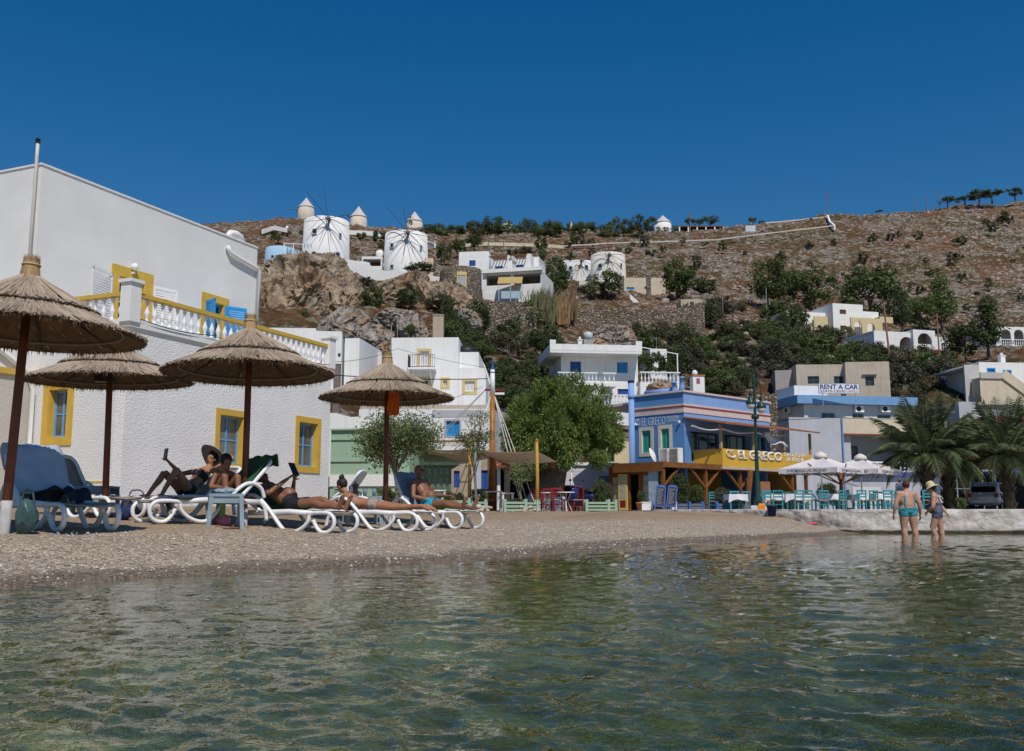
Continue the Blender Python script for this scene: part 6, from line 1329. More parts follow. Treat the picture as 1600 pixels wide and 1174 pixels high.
for k, (x, y, w_, h_, lab) in enumerate(((1006, 585, 34, 34, 'dark vine mass at the house wall of the side terrace'), (1026, 582, 36, 30, 'middle vine mass over the side terrace'), (1044, 586, 26, 22, 'vine mass at the post end of the side terrace'))): shrub(x, y, w_, h_, G_dark, lab, 'pergola vines', 'mid', Y=84.5)
shrub(1470, 562, 36, 18, G_flower, 'pink bougainvillea in front of the arched house', None, 'mid', Y=126); shrub(985, 640, 18, 12, G_flower, 'purple flowering shrub left of the blue stove pipe', None, 'mid', Y=76)
# the big tamarisk
def tamarisk():
 Y = 50.0; p = at(862, 797, Y); p.z = QZ; e = thing('tamarisk_tree', 'big rounded feathery green tree with whitewashed trunk left of the taverna', 'tree', p); s = Y / F; g = random.Random(21)
 mb = MB(); mb.tube([(-.3, 0, -.2), (-.28, 0, .6), (-.15, 0, 1.3), (.2, 0, 2.2), (.5, .1, 3.2)], [1.15, 1.0, .85, .65, .35], 14)
 for k in range(9):
  a = 6.28 * k / 9 + g.uniform(-.2, .2); q = g.uniform(1.2, 2.2); mb.tube([(.0, 0, 1.5), (q * .5 * math.cos(a), q * .5 * math.sin(a), 2.4), (q * math.cos(a), q * math.sin(a), 3.6), (q * 1.2 * math.cos(a), q * 1.2 * math.sin(a), 4.6)], [.28, .2, .12, .04], 7)
 mb.build('trunk', bark, e, True)
 MB().tube([(-.3, 0, -.2), (-.29, 0, .45), (-.27, 0, .75)], [1.18, 1.04, .98], 14).build('whitewash', M('trunk_whitewash', (.5, .5, .52), .9, .3, 3), e, True)
 C = at(872, 680, Y) - p; RX, RZ = 107 * s, 92 * s; mb = MB()
 cl = []
 for k in range(210):
  while True:
   d = Vector((g.uniform(-1, 1), g.uniform(-1, 1), g.uniform(-1, 1)))
   if .5 < d.length < 1: break
  if d.z < -.45: continue
  bulge = .86 + .22 * fbm(d.x * 1.7 + 3, d.y * 1.7, d.z * 1.7, 2)
  if d.z < 0: bulge *= 1.05
  cl.append((Vector((C.x + d.x * RX * bulge, d.y * RX * .95 * bulge, C.z + (d.z * RZ if d.z > 0 else d.z * RZ * 1.1) * bulge)), g.uniform(.3, .75), d))
 for i in range(60000):
  c, r, dd = cl[g.randrange(len(cl))]
  o = Vector((g.gauss(0, 1), g.gauss(0, 1), g.gauss(0, 1))); o = o.normalized() * r * g.random() ** .45; q = c + o
  ax = (o.normalized() * .5 + dd * .35 + Vector((g.gauss(0, .45), g.gauss(0, .45), g.gauss(0, .4) + (.35 if dd.z > .1 else -.45)))).normalized(); sd = ax.cross(Vector((g.gauss(0, 1), g.gauss(0, 1), g.gauss(0, 1))))
  if sd.length < .01: continue
  sd.normalize(); l = g.uniform(.12, .28); wv = g.uniform(.02, .034)
  mb.add([q - sd * wv, q + sd * wv, q + ax * l * .6 + sd * wv * .8, q + ax * l, q + ax * l * .6 - sd * wv * .8], [(0, 1, 2, 3, 4)])
 o = mb.build('crown', G_tam, e)
tamarisk()
# palms
def frond_mesh(seed, L, curl):
 g = random.Random(seed); mb = MB(); n = 36; pts = []
 for k in range(n + 1):
  t = k / n; pts.append(Vector((L * (t - .12 * t ** 3), 0, L * (.42 * t - curl * t * t * .75))))
 mb.tube(pts, [.028 * (1 - .85 * k / n) + .004 for k in range(n + 1)], 5)
 for k in range(4, n):
  for j in (0,):
   t = (k + j) / n; p = pts[k].lerp(pts[min(k + 1, n)], j); d = (pts[min(k + 1, n)] - pts[k]).normalized(); l = L * .24 * math.sin(math.pi * min(1, .15 + t * .88)) ** .8 * g.uniform(.8, 1.1)
   for s in (-1, 1):
    ax = (d * .75 + Vector((0, s * .85, .28 - .75 * t * g.uniform(.5, 1.3)))).normalized(); m = p + ax * l * .5; tip = p + ax * l + Vector((0, 0, -l * .22)); sd = ax.cross(Vector((0, 0, 1))).normalized() * .012
    mb.add([p - sd, p + sd, m + sd, tip, m - sd], [(0, 1, 2, 3, 4)])
 return mb.mesh('frond', G_palm)
FR = [frond_mesh(1, 3.1, .25), frond_mesh(2, 3.1, .42), frond_mesh(3, 2.9, .66), frond_mesh(4, 2.6, .95)]
dates = leaf_mat('date_stalks', (.46, .22, .03), (.28, .12, .015)); palm_bark = M('palm_trunk', (.10, .075, .05), .95, .4, 5, .8, 12, .06)
def palm(px, Y, pyc, label, seed, sc_=1.0, n=46):
 g = random.Random(seed); p = at(px, 797, Y); p.z = QZ; h = at(px, pyc, Y).z - QZ; e = thing('palm_tree', label, 'palm', p, g.uniform(0, 6), 'palms on the quay')
 mb = MB(); mb.tube([(0, 0, -.2), (0, 0, h * .5), (.05, 0, h)], [.3, .26, .3], 12)
 for k in range(90):
  a = g.uniform(0, 6.28); z = g.uniform(.1, h + .15); q = .27; mb.bar((q * math.cos(a), q * math.sin(a), z), ((q + .12) * math.cos(a), (q + .12) * math.sin(a), z + .22), .12, .04)
 mb.build('trunk', palm_bark, e)
 for k in range(n):
  t = (k + .5) / n; a = k * 2.39996 + g.uniform(-.2, .2); el = 1.35 - 1.35 * t + g.uniform(-.12, .12)
  o = link('frond', FR[min(3, int(t * 4))], e, (.15 * math.cos(a), .15 * math.sin(a), h + .15 - .2 * t), Euler((g.uniform(-.2, .2), -el + .35, a), 'XYZ')); o.scale = (sc_ * g.uniform(.85, 1.1),) * 3
 for k in range(4):
  a = g.uniform(0, 6.28); mb = MB()
  for j in range(40):
   b0 = Vector((.25 * math.cos(a), .25 * math.sin(a), h)); q = Vector((math.cos(a + g.gauss(0, .35)), math.sin(a + g.gauss(0, .35)), 0)); mb.tube([b0, b0 + q * .45 + Vector((0, 0, .1)), b0 + q * .7 + Vector((0, 0, -.35 - .3 * g.random()))], .014, 4)
  mb.build('date_cluster', dates, e)
palm(1452, 48.0, 712, 'leftmost palm on the quay beside the white parasols', 1, 1.1, 54); palm(1484, 49.0, 726, 'middle palm on the quay with drooping fronds', 2, .98, 46); palm(1578, 48.0, 714, 'rightmost palm with orange date stalks near the silver car', 3, 1.1, 54)
# sea wall
def sea_wall():
 m, t, p, co = newmat('whitewashed_rubble'); L = t.links.new
 mp = nd(t, 'ShaderNodeMapping'); mp.inputs['Scale'].default_value = (1, 1, 1.6); L(co, mp.inputs['Vector'])
 v = nd(t, 'ShaderNodeTexVoronoi', Scale=2.6); v.feature = 'DISTANCE_TO_EDGE'; n = nd(t, 'ShaderNodeTexNoise', Scale=3.0, Detail=8.0, Roughness=.7); L(co, n.inputs['Vector'])
 ad = nd(t, 'ShaderNodeVectorMath', operation='MULTIPLY_ADD'); L(n.outputs['Color'], ad.inputs[0]); ad.inputs[1].default_value = (.4, .4, .4); L(mp.outputs[0], ad.inputs[2]); L(ad.outputs[0], v.inputs['Vector'])
 c = ramp(t, n.outputs[0], [(.3, (.30, .26, .22)), (.43, (.46, .42, .375)), (.6, (.57, .545, .51))])
 c = mixc(t, ramp(t, v.outputs['Distance'], [(.0, .22), (.04, 0.0)]), c, (.26, .21, .17))
 sp = nd(t, 'ShaderNodeSeparateXYZ'); L(co, sp.inputs[0]); z2 = nd(t, 'ShaderNodeMath', operation='MULTIPLY_ADD'); L(n.outputs[0], z2.inputs[0]); z2.inputs[1].default_value = -.12; L(sp.outputs[2], z2.inputs[2])
 c = mixc(t, ramp(t, z2.outputs[0], [(.0, 1.0), (.035, 0.0)]), c, (.055, .045, .022))
 L(c, p.inputs['Base Color']); p.inputs['Roughness'].default_value = .9
 b = nd(t, 'ShaderNodeBump', Strength=.8, Distance=.07); L(n.outputs[0], b.inputs['Height']); b2 = nd(t, 'ShaderNodeBump', Strength=.3, Distance=.05); L(ramp(t, v.outputs['Distance'], [(0, 0.0), (.15, 1.0)]), b2.inputs['Height']); L(b.outputs[0], b2.inputs['Normal']); L(b2.outputs[0], p.inputs['Normal'])
 P = [Vector((p_.x, p_.y, 0)) for p_ in QW]; Q = []
 for a, c_ in zip(P[:-1], P[1:]):
  k = max(2, int((c_ - a).length / .07)); Q += [a.lerp(c_, i / k) for i in range(k)]
 Q.append(P[-1]); zs = list(np.linspace(-.7, .6, 22)); vs = []; fs = []
 for i, q in enumerate(Q):
  d = (Q[min(i + 3, len(Q) - 1)] - Q[max(i - 3, 0)]).normalized(); nn = Vector((-d.y, d.x, 0)); nn = -nn if nn.y > 0 else nn
  for z in zs:
   k = .055 * fbm(q.x * 2.2, q.y * 2.2, z * 3.5, 4) + .03 * fbm(q.x * 7, q.y * 7, z * 11, 2) + .05 * (.6 - z); vs.append(q + nn * k + Vector((0, 0, z)))
  top = .615 + .012 * fbm(q.x * 1.3, q.y * 1.3, 0, 3); vs.append(q + nn * -.02 + Vector((0, 0, top))); vs.append(q - nn * .4 + Vector((0, 0, top))); vs.append(q - nn * .4 + Vector((0, 0, .3)))
 n_ = len(zs) + 3
 for i in range(len(Q) - 1):
  for k in range(n_ - 1): fs.append((i * n_ + k, i * n_ + k + 1, (i + 1) * n_ + k + 1, (i + 1) * n_ + k))
 o = MB().add(vs, fs).build('sea_wall', m, None, True, label='low whitewashed rubble sea wall along the quay', cat='wall'); fixn(o.data)
sea_wall()
# thatched parasols
def straw_mat(name, a, b_):
 m, t, p, co = newmat(name); L = t.links.new; g = t.nodes.new('ShaderNodeNewGeometry'); n = nd(t, 'ShaderNodeTexNoise', Scale=3.0, Detail=5.0); L(co, n.inputs['Vector'])
 f = nd(t, 'ShaderNodeMath', operation='MULTIPLY_ADD'); L(g.outputs['Random Per Island'], f.inputs[0]); f.inputs[1].default_value = .6; L(n.outputs[0], f.inputs[2])
 L(ramp(t, f.outputs[0], [(.35, b_), (1.0, a)]), p.inputs['Base Color']); p.inputs['Roughness'].default_value = .85; p.inputs['Specular IOR Level'].default_value = .15; MATS[name] = m; return m
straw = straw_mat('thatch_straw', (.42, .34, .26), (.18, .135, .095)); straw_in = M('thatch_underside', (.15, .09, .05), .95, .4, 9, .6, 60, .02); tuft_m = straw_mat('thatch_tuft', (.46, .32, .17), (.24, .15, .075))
pole_m = M('maroon_pole', (.17, .055, .030), .6, .35, 3, .15, 30, dirt=.3, dirtc=(.10, .03, .02)); pole_base = M('pole_white_base', (.48, .47, .45), .85, .3, 6, .2, 20, dirt=.5)
RIM, RZ0, CHT = 1.26, 2.17, .56
def thatch_r(q):  # 0 at rim .. 1 at neck : radius and height of the surface
 z_t = max(q, 0)
 return RIM * (1 - q) + .10 * z_t, RZ0 + CHT * (z_t ** 1.2)
def thatch(seed):
 g = random.Random(seed); mb = MB()
 for tier, (t0, t1, n, lift) in enumerate(((0.0, .60, 2600, .0), (.46, 1.0, 1500, .045))):
  for k in range(n):
   a = g.uniform(0, 6.2832); ts = g.uniform(t0, t1 - .12) if g.random() < .62 else t0 + g.uniform(-.012, .02); te = min(1.0, ts + g.uniform(.18, .42));
   if tier == 0: te = min(te, .66)
   j = g.gauss(0, .018); up = lift + g.uniform(.0, .028); w_ = g.uniform(.006, .012); pts = []
   for q in (ts, (ts + te) / 2, te):
    r, z = thatch_r(q); pts.append(Vector((r * math.cos(a + j * (q - ts) * 6), r * math.sin(a + j * (q - ts) * 6), z + up + (0 if q != ts else g.uniform(-.03, .0)))))
   sd = Vector((-math.sin(a), math.cos(a), 0)) * w_; nn = Vector((math.cos(a) * .3, math.sin(a) * .3, 1)) * w_ * .9
   vs = []
   for q in pts: vs += [q - sd, q + nn, q + sd]
   mb.add(vs, [(0, 3, 4, 1), (1, 4, 5, 2), (3, 6, 7, 4), (4, 7, 8, 5), (0, 1, 2)])
 return mb.mesh('thatch', straw)
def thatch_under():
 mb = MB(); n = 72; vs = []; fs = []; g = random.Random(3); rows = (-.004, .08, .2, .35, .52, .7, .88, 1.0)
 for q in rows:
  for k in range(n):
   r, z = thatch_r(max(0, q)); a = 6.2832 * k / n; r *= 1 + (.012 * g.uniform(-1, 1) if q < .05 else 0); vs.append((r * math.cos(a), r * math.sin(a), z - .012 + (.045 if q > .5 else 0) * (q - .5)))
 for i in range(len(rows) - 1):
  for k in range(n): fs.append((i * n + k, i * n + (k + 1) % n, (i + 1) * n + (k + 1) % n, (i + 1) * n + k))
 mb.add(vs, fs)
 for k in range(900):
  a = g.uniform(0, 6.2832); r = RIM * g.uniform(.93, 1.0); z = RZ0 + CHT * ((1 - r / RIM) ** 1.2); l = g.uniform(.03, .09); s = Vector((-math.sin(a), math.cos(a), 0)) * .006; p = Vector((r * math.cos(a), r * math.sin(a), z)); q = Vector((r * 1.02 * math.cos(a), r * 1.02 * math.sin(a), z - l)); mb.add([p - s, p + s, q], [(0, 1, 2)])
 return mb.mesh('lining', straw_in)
def band_mesh():
 mb = MB(); g = random.Random(9); n = 130
 for k in range(n):
  a = 6.2832 * k / n; r, z = thatch_r(.455); r += .02; z += .035; p = Vector((r * math.cos(a), r * math.sin(a), z + g.uniform(-.01, .012))); q = Vector((r * math.cos(a + .06), r * math.sin(a + .06), z + g.uniform(-.012, .012))); mb.tube([p, q], .012, 4)
 return mb.mesh('thatch_band', M('dark_twine', (.07, .05, .035), .95))
def tuft_mesh():
 mb = MB(); g = random.Random(5); mb.lathe([(.12, 2.70), (.095, 2.82), (.085, 2.96)], 14)
 for k in range(420):
  a = g.uniform(0, 6.2832); r0 = g.uniform(.06, .125); t = g.random(); z0 = 2.67 + .06 * t; r1 = r0 * .72; r2 = .07 * g.uniform(.5, 1.1) + .01; s = Vector((-math.sin(a), math.cos(a), 0)) * .006
  c = lambda r, z: Vector((r * math.cos(a), r * math.sin(a), z)); P = [c(r0, z0), c(r1, 2.93), c(r2 * 1.15, 3.0 + .06 * g.random())]
  mb.add([P[0] - s, P[0] + s, P[1] + s, P[1] - s], [(0, 1, 2, 3)]); mb.add([P[1] - s, P[1] + s, P[2]], [(0, 1, 2)])
 mb.tube([(.09 * math.cos(a), .09 * math.sin(a), 2.93) for a in np.linspace(0, 6.2832, 18)], .012, 5)
 return mb.mesh('tuft', tuft_m)
TH_M = [thatch(1), thatch(2)]; UN_M, BA_M, TU_M = thatch_under(), band_mesh(), tuft_mesh()
rib_m = MB().bar((.06, 0, RZ0 + .46), (RIM * .96, 0, RZ0 + .0), .022).mesh('rib', M('dark_rib', (.06, .04, .03), .8)); hoop_m = MB().tube([(RIM * .8 * math.cos(a), RIM * .8 * math.sin(a), RZ0 + .055) for a in np.linspace(0, 6.2832, 40)], .014, 5, cap=False).mesh('hoop', M('pale_hoop', (.22, .19, .16), .7))
def thatched_parasol(px, py, Y, label, rz, tilt, h=1.0, i=0, base=.3, dz=0):
 p = ground(px, py, Y); p.z += dz; e = thing('thatched_parasol', label, 'parasol', p, (tilt[0], tilt[1], rz), 'thatched beach parasols'); e.scale = (1, 1, h)
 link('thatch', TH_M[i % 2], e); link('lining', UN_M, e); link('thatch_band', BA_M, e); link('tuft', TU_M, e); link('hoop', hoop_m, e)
 for k in range(8): link('rib', rib_m, e, (0, 0, 0), 6.2832 * k / 8)
 q = MB().tube([(0, 0, -.3), (0, 0, RZ0 + .5)], [.052, .046], 12).build('pole', pole_m, e, True); MB().tube([(0, 0, -.3), (0, 0, base + .02 * math.sin(px))], [.06, .055], 12).build('painted_foot', pole_base, q, True)
 return e
U1 = thatched_parasol(6, 830, 10.3, 'nearest thatched parasol cut by the left edge of the beach', .3, (0, R(1.6)), i=0, base=.36)
U2 = thatched_parasol(165, 780, 15.0, 'thatched parasol with a black box under its roof beside the wall', 1.1, (0, R(-1.4)), .97, i=1)
U3 = thatched_parasol(380, 830, 14.2, 'thatched parasol above the child and the man with the tablet', 2.0, (0, R(1.3)), 1.045, i=0, base=.26)
U4 = thatched_parasol(602, 812, 17.9, 'farthest thatched parasol with an orange cloth hung on its pole', 2.9, (0, R(.3)), 1.02, i=1, dz=.12)
p = at(168, 588, 15.0); e = link('loudspeaker', MB().box((-.13, -.1, -.11), (.13, .08, .11)).mesh('loudspeaker', iron), None, p + Vector((0, -.12, 0)), .2, 'black box shaped loudspeaker under the thatch of the parasol by the wall', 'loudspeaker')
def cloth_strip(name, P, w, mat, label, cat, folds=5, amp=.03, n=14):
 """hanging cloth: top point P, width w list along height"""
 mb = MB(); vs = []; m = 12
 for i, (z, ww) in enumerate(w):
  for j in range(m + 1): t = j / m - .5; vs.append((t * ww, amp * math.sin(folds * 6.28 * (t + .13 * i)), -z))
 fs = [(i * (m + 1) + j, i * (m + 1) + j + 1, (i + 1) * (m + 1) + j + 1, (i + 1) * (m + 1) + j) for i in range(len(w) - 1) for j in range(m)]
 o = mb.add(vs, fs).build(name, mat, None, True, loc=P, label=label, cat=cat); q = o.modifiers.new('thick', 'SOLIDIFY'); q.thickness = .012; return o
orange_cloth = M('orange_cloth', (.78, .15, .02), .9, .15, 6)
cloth_strip('hanging_cloth', at(615, 606, 17.7), [(0, .1), (.1, .18), (.25, .2), (.4, .24), (.48, .22), (.52, .12)], orange_cloth, 'orange cloth hanging from the pole of the farthest thatched parasol', 'cloth', 3, .04)
# sun loungers and small tables
plastic = M('white_plastic', (.78, .79, .80), .4, .05, 5, spec=.45, dirt=.12, dirtc=(.55, .52, .48)); sling = M('taupe_sling', (.30, .265, .225), .85, .12, 3, .4, 180, .004); blue_sling = M('grey_blue_sling', (.17, .20, .26), .85, .1, 3, .3, 150, .004)
def rounded(pts, k=6):
 P = [Vector(p) for p in pts]; out = []
 for i in range(len(P) - 1):
  a, b_, c, d = P[max(i - 1, 0)], P[i], P[i + 1], P[min(i + 2, len(P) - 1)]
  for j in range(k):
   t = j / k; out.append(.5 * ((2 * b_) + (c - a) * t + (2 * a - 5 * b_ + 4 * c - d) * t * t + (3 * b_ - a - 3 * c + d) * t ** 3))
 return out + [P[-1]]
def lounger(loc, rz, back, label, slingm=sling, tilt=0.0, frame=plastic, scale=1.0):
 """x from the head end (0) to the foot end (1.95); back = recline angle of the backrest"""
 e = thing('sun_lounger', label, 'sun lounger', loc, rz, 'white plastic sun loungers'); e.scale = (scale,) * 3
 W = .33; hx = .72; L_ = 1.95; zs = .31
 def seat_z(x): return zs + .015 * math.sin((x - hx) * 2.4)
 for s in (-1, 1):
  y = s * W
  arm = rounded([(.30, y, .36), (.36, y * 1.02, .5), (.50, y * 1.06, .57), (.66, y * 1.07, .53), (.86, y * 1.06, .35), (1.06, y * 1.05, .12), (1.17, y * 1.04, .035), (1.30, y * 1.03, .03), (1.44, y * 1.02, .09), (1.53, y, .18), (1.55, y, .27)], 5)
  MB().tube(arm, .035, 8, flat=.8).build('arm_loop', frame, e, True)
  foot = rounded([(1.52, y, .30), (1.78, y, .31), (1.90, y * .99, .29), (1.965, y * .97, .21), (1.95, y * .96, .10), (1.87, y * .96, .035), (1.76, y * .97, .03), (1.68, y * .98, .09), (1.62, y, .2)], 5)
  MB().tube(foot, .033, 8, flat=.85).build('foot_loop', frame, e, True)
  MB().tube([(hx - .35, y, .30), (hx, y, zs), (1.2, y, seat_z(1.2)), (1.6, y, .30)], .032, 8, flat=1.2).build('side_rail', frame, e, True)
  MB().tube(rounded([(hx - .35, y, .30), (hx - .43, y, .22), (hx - .47, y, .03)], 4), .03, 8).build('rear_leg', frame, e, True)
 seat = MB(); n = 14; vs = []; fs = []
 for i in range(n + 1):
  x = hx + (L_ - .03 - hx) * i / n
  for j in range(5): t = j / 4 - .5; vs.append((x, t * 2 * (W - .01), seat_z(x) + .012 - .03 * (1 - 4 * t * t)))
 fs = [(i * 5 + j, (i + 1) * 5 + j, (i + 1) * 5 + j + 1, i * 5 + j + 1) for i in range(n) for j in range(4)]
 o = seat.add(vs, fs).build('seat', slingm, e, True); m = o.modifiers.new('thick', 'SOLIDIFY'); m.thickness = .012
 c, s_ = math.cos(back), math.sin(back); Lb = .82; B = lambda t, y, d=0: (hx - t * c - d * s_, y, zs + t * s_ - d * c)
 ring_ = []
 for t, y in ((0, -W), (.5, -W), (.7, -W * .97), (.79, -W * .82), (Lb, -W * .5), (Lb + .01, 0), (Lb, W * .5), (.79, W * .82), (.7, W * .97), (.5, W), (0, W)): ring_.append(B(t, y))
 br = MB().tube(rounded(ring_, 4), .03, 8).build('backrest_frame', frame, e, True)
 bk = MB(); vs = []; rows = [(0, W), (.2, W), (.4, W), (.6, W * .985), (.7, W * .95), (.77, W * .82), (Lb - .01, W * .5)]
 for t, w_ in rows:
  for j in range(7): q = j / 6 - .5; vs.append(B(t, q * 2 * w_ * .98, .03 * (1 - 4 * q * q)))
 fs = [(i * 7 + j, i * 7 + j + 1, (i + 1) * 7 + j + 1, (i + 1) * 7 + j) for i in range(len(rows) - 1) for j in range(6)]
 o = bk.add(vs, fs).build('backrest', slingm, e, True); m = o.modifiers.new('thick', 'SOLIDIFY'); m.thickness = .012
 return e
LA = R(-35)
def lg(px, py, Y, rz, back, label, foot=True, **k):
 """pixel = ground point of the foot end"""
 p = ground(px, py, Y); d = Vector((math.cos(rz), math.sin(rz), 0)); q = p - d * 1.9; q.z = min(p.z, gz(q.x, q.y)) + .01; q.z = p.z
 return lounger(q, rz, back, label, **k)
L1 = lg(138, 832, 11.2, R(-40), R(58), 'nearest lounger with blue towel over its backrest under the nearest parasol', slingm=sling)
L2 = lg(194, 806, 14.6, R(-28), R(55), 'empty taupe lounger with raised back left of the wall table')
L3 = lg(226, 834, 13.4, R(221), R(48), 'lounger the child sits on, foot end towards the left')
L3b = lg(216, 808, 15.2, R(238), R(40), 'lounger behind the child with the hatted woman on it')
L4 = lg(534, 836, 14.3, R(-22), R(34), 'lounger of the man holding a tablet')
L5 = lg(660, 832, 16.0, R(-22), R(8), 'flat lounger of the woman lying on her stomach')
L6 = lg(734, 830, 17.7, R(-34), R(62), 'farthest occupied lounger with the man in turquoise trunks')
L7 = lounger(ground(585, 792, 20.5) , R(175), R(55), 'white backed lounger standing behind the woman with the hair bun', slingm=plastic)
grey_blue = M('grey_blue_table', (.24, .32, .38), .6, .25, 5, .1, 30, dirt=.3, dirtc=(.45, .5, .52))
def small_table(px, py, Y, label, rz=.3, h=.45, w_=.5):
 e = thing('beach_table', label, 'table', ground(px, py, Y), rz, 'small grey blue beach tables'); t = MB()
 MB().box((-w_ / 2, -w_ / 2, h - .04), (w_ / 2, w_ / 2, h)).build('table_top', grey_blue, e); MB().box((-w_ / 2 + .03, -w_ / 2 + .02, h - .13), (w_ / 2 - .03, -w_ / 2 + .04, h - .04)).box((-w_ / 2 + .03, w_ / 2 - .04, h - .13), (w_ / 2 - .03, w_ / 2 - .02, h - .04)).build('apron', grey_blue, e)
 for sx in (-1, 1):
  for sy in (-1, 1): MB().bar((sx * (w_ / 2 - .03), sy * (w_ / 2 - .03), h - .04), (sx * (w_ / 2 - .005), sy * (w_ / 2 - .005), -.03), .055).build('leg', grey_blue, e)
 return e
T1 = small_table(350, 832, 13.6, 'grey blue table in front of the parasol with a plastic bag on it', .35, .47, .46); T2 = small_table(150, 790, 15.6, 'grey blue table against the wall behind the empty lounger', .1, .46, .55); T3 = small_table(566, 812, 17.4, 'grey blue table with coffee pot beside the farthest parasol', .3, .5, .6)
# green kiosk, conservatory, shop
b = simple('green_kiosk', 'sage green flat kiosk between the white house and the glazed pavilion', 516, 673, 640, 800, 36, -9, 4, sage, cat='kiosk')
fp = b.fp; r = fp.rect(516, 742, 640, 760)
MB().box((0, -.06, r[2]), (b.x1, -.001, r[3])).build('white_band', stucco, b.e);
for py, x1p in ((686, 640), (720, 577)): q = fp.px(560, py)[1]; MB().box((.02, -.05, q - .04), (fp.px(x1p, py)[0] - .02, -.001, q + .03)).build('ledge', sage, b.e)
MB().box((0, -.1, b.z1), (b.x1, 4, b.z1 + .06)).build('roof_edge', sage, b.e)
ww = fp.rect(522, 762, 548, 790); window(b, b.pl('F', -.1), ww, sage, M('kiosk_glass', (.2, .27, .22), .3), .05, 2, 1, .0)
wall_run('boundary_wall', 'low white wall above the sage green kiosk', [(516, 646, 41), (582, 656, 41)], 1.2, white, .3, down=1.5)
def conservatory():
 b = Bld('glazed_pavilion', 'sage green glazed pavilion with many thin mullions behind the seated man', 'pavilion', 638, 795, 37.5, 8, z=gz(-4, 37)); fp = b.pl('F', 0); x1 = fp.px(703, 760)[0]; zt = fp.px(670, 727)[1]; D = 3.4
 for y, xs in ((0, np.linspace(0, x1, 8)),):
  for x in xs: MB().box((x - .05, -.05, 0), (x + .05, .05, zt)).build('post', dk_frame, b.e)
 for y in np.linspace(.5, D, 6): MB().box((x1 - .05, y - .05, 0), (x1 + .05, y + .05, zt)).build('post', dk_frame, b.e);
 MB().box((-.05, D - .1, 0), (.05, D, zt)).build('post', dk_frame, b.e)
 for z in (zt - .08, zt * .72, .55): MB().box((0, -.04, z), (x1, .04, z + .08)).build('rail', dk_frame, b.e); MB().box((x1 - .04, .04, z), (x1 + .04, D, z + .08)).build('rail', dk_frame, b.e)
 for k in range(7):
  if k in (0, 1): continue
  MB().box((x1 * k / 7 + .05, -.005, .6), (x1 * (k + 1) / 7 - .05, .005, zt - .1)).build('pane', M('greenish_glass', (.10, .13, .11), .08, .5, 1.5, spec=.6), b.e)
 MB().box((.05, .1, .0), (x1 - .1, D, .08)).build('floor', concrete, b.e); MB().box((.0, D, 0), (x1, D + .1, zt)).build('back_wall', white, b.e)
 q = fp.rect(640, 736, 662, 775); MB().box((q[0] + .3, D - .12, q[2]), (q[1] + .3, D - .02, q[3])).build('blue_shutter', bright_blue, b.e)
 e0 = .35; ap = (x1 * .35, D * .5, zt + .75)
 vs = [(-e0, -e0, zt), (x1 + e0, -e0, zt), (x1 + e0, D + e0, zt), (-e0, D + e0, zt), ap, (-e0, -e0, zt + .1), (x1 + e0, -e0, zt + .1), (x1 + e0, D + e0, zt + .1), (-e0, D + e0, zt + .1)]
 o = MB().add(vs, [(3, 2, 1, 0), (0, 1, 6, 5), (1, 2, 7, 6), (2, 3, 8, 7), (3, 0, 5, 8), (5, 6, 4), (6, 7, 4), (7, 8, 4), (8, 5, 4)]).build('hip_roof', sage, b.e)
conservatory()
b = simple('shop_house', 'shaded shop with stone front and blue doors behind the mast', 700, 716, 838, 800, 50, 2, 5, M('shop_stone', (.42, .34, .25), .9, .25, 3, .4, 8), [(709, 736, 718, 762, 'deep'), (752, 735, 764, 795, 'deep'), (768, 733, 788, 798, 'hole'), (797, 733, 830, 798, 'hole')], cat='shop')
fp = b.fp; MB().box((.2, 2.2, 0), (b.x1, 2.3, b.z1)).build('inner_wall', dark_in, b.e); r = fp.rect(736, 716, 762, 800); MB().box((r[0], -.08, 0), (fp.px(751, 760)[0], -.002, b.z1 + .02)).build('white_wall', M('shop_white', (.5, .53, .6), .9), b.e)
aw = fp.rect(775, 722, 806, 729)
for k in range(9): MB().tube([(aw[0] + (aw[1] - aw[0]) * (k + .5) / 9, -.9, aw[2] - .05), (aw[0] + (aw[1] - aw[0]) * (k + .5) / 9, 0, aw[3] + .05)], .07, 6).build('roof_tile', terracotta, b.e)
MB().tube([(fp.px(779, 760)[0], -.15, 0), (fp.px(779, 760)[0], -.15, fp.px(779, 728)[1])], .1, 10).build('white_column', plainwhite, b.e)
wl = MB().box((fp.px(856, 730)[0], -1.5, fp.px(856, 733)[1]), (fp.px(864, 730)[0], -1.3, fp.px(856, 725)[1])).build('lantern_box', wood_orange, b.e)
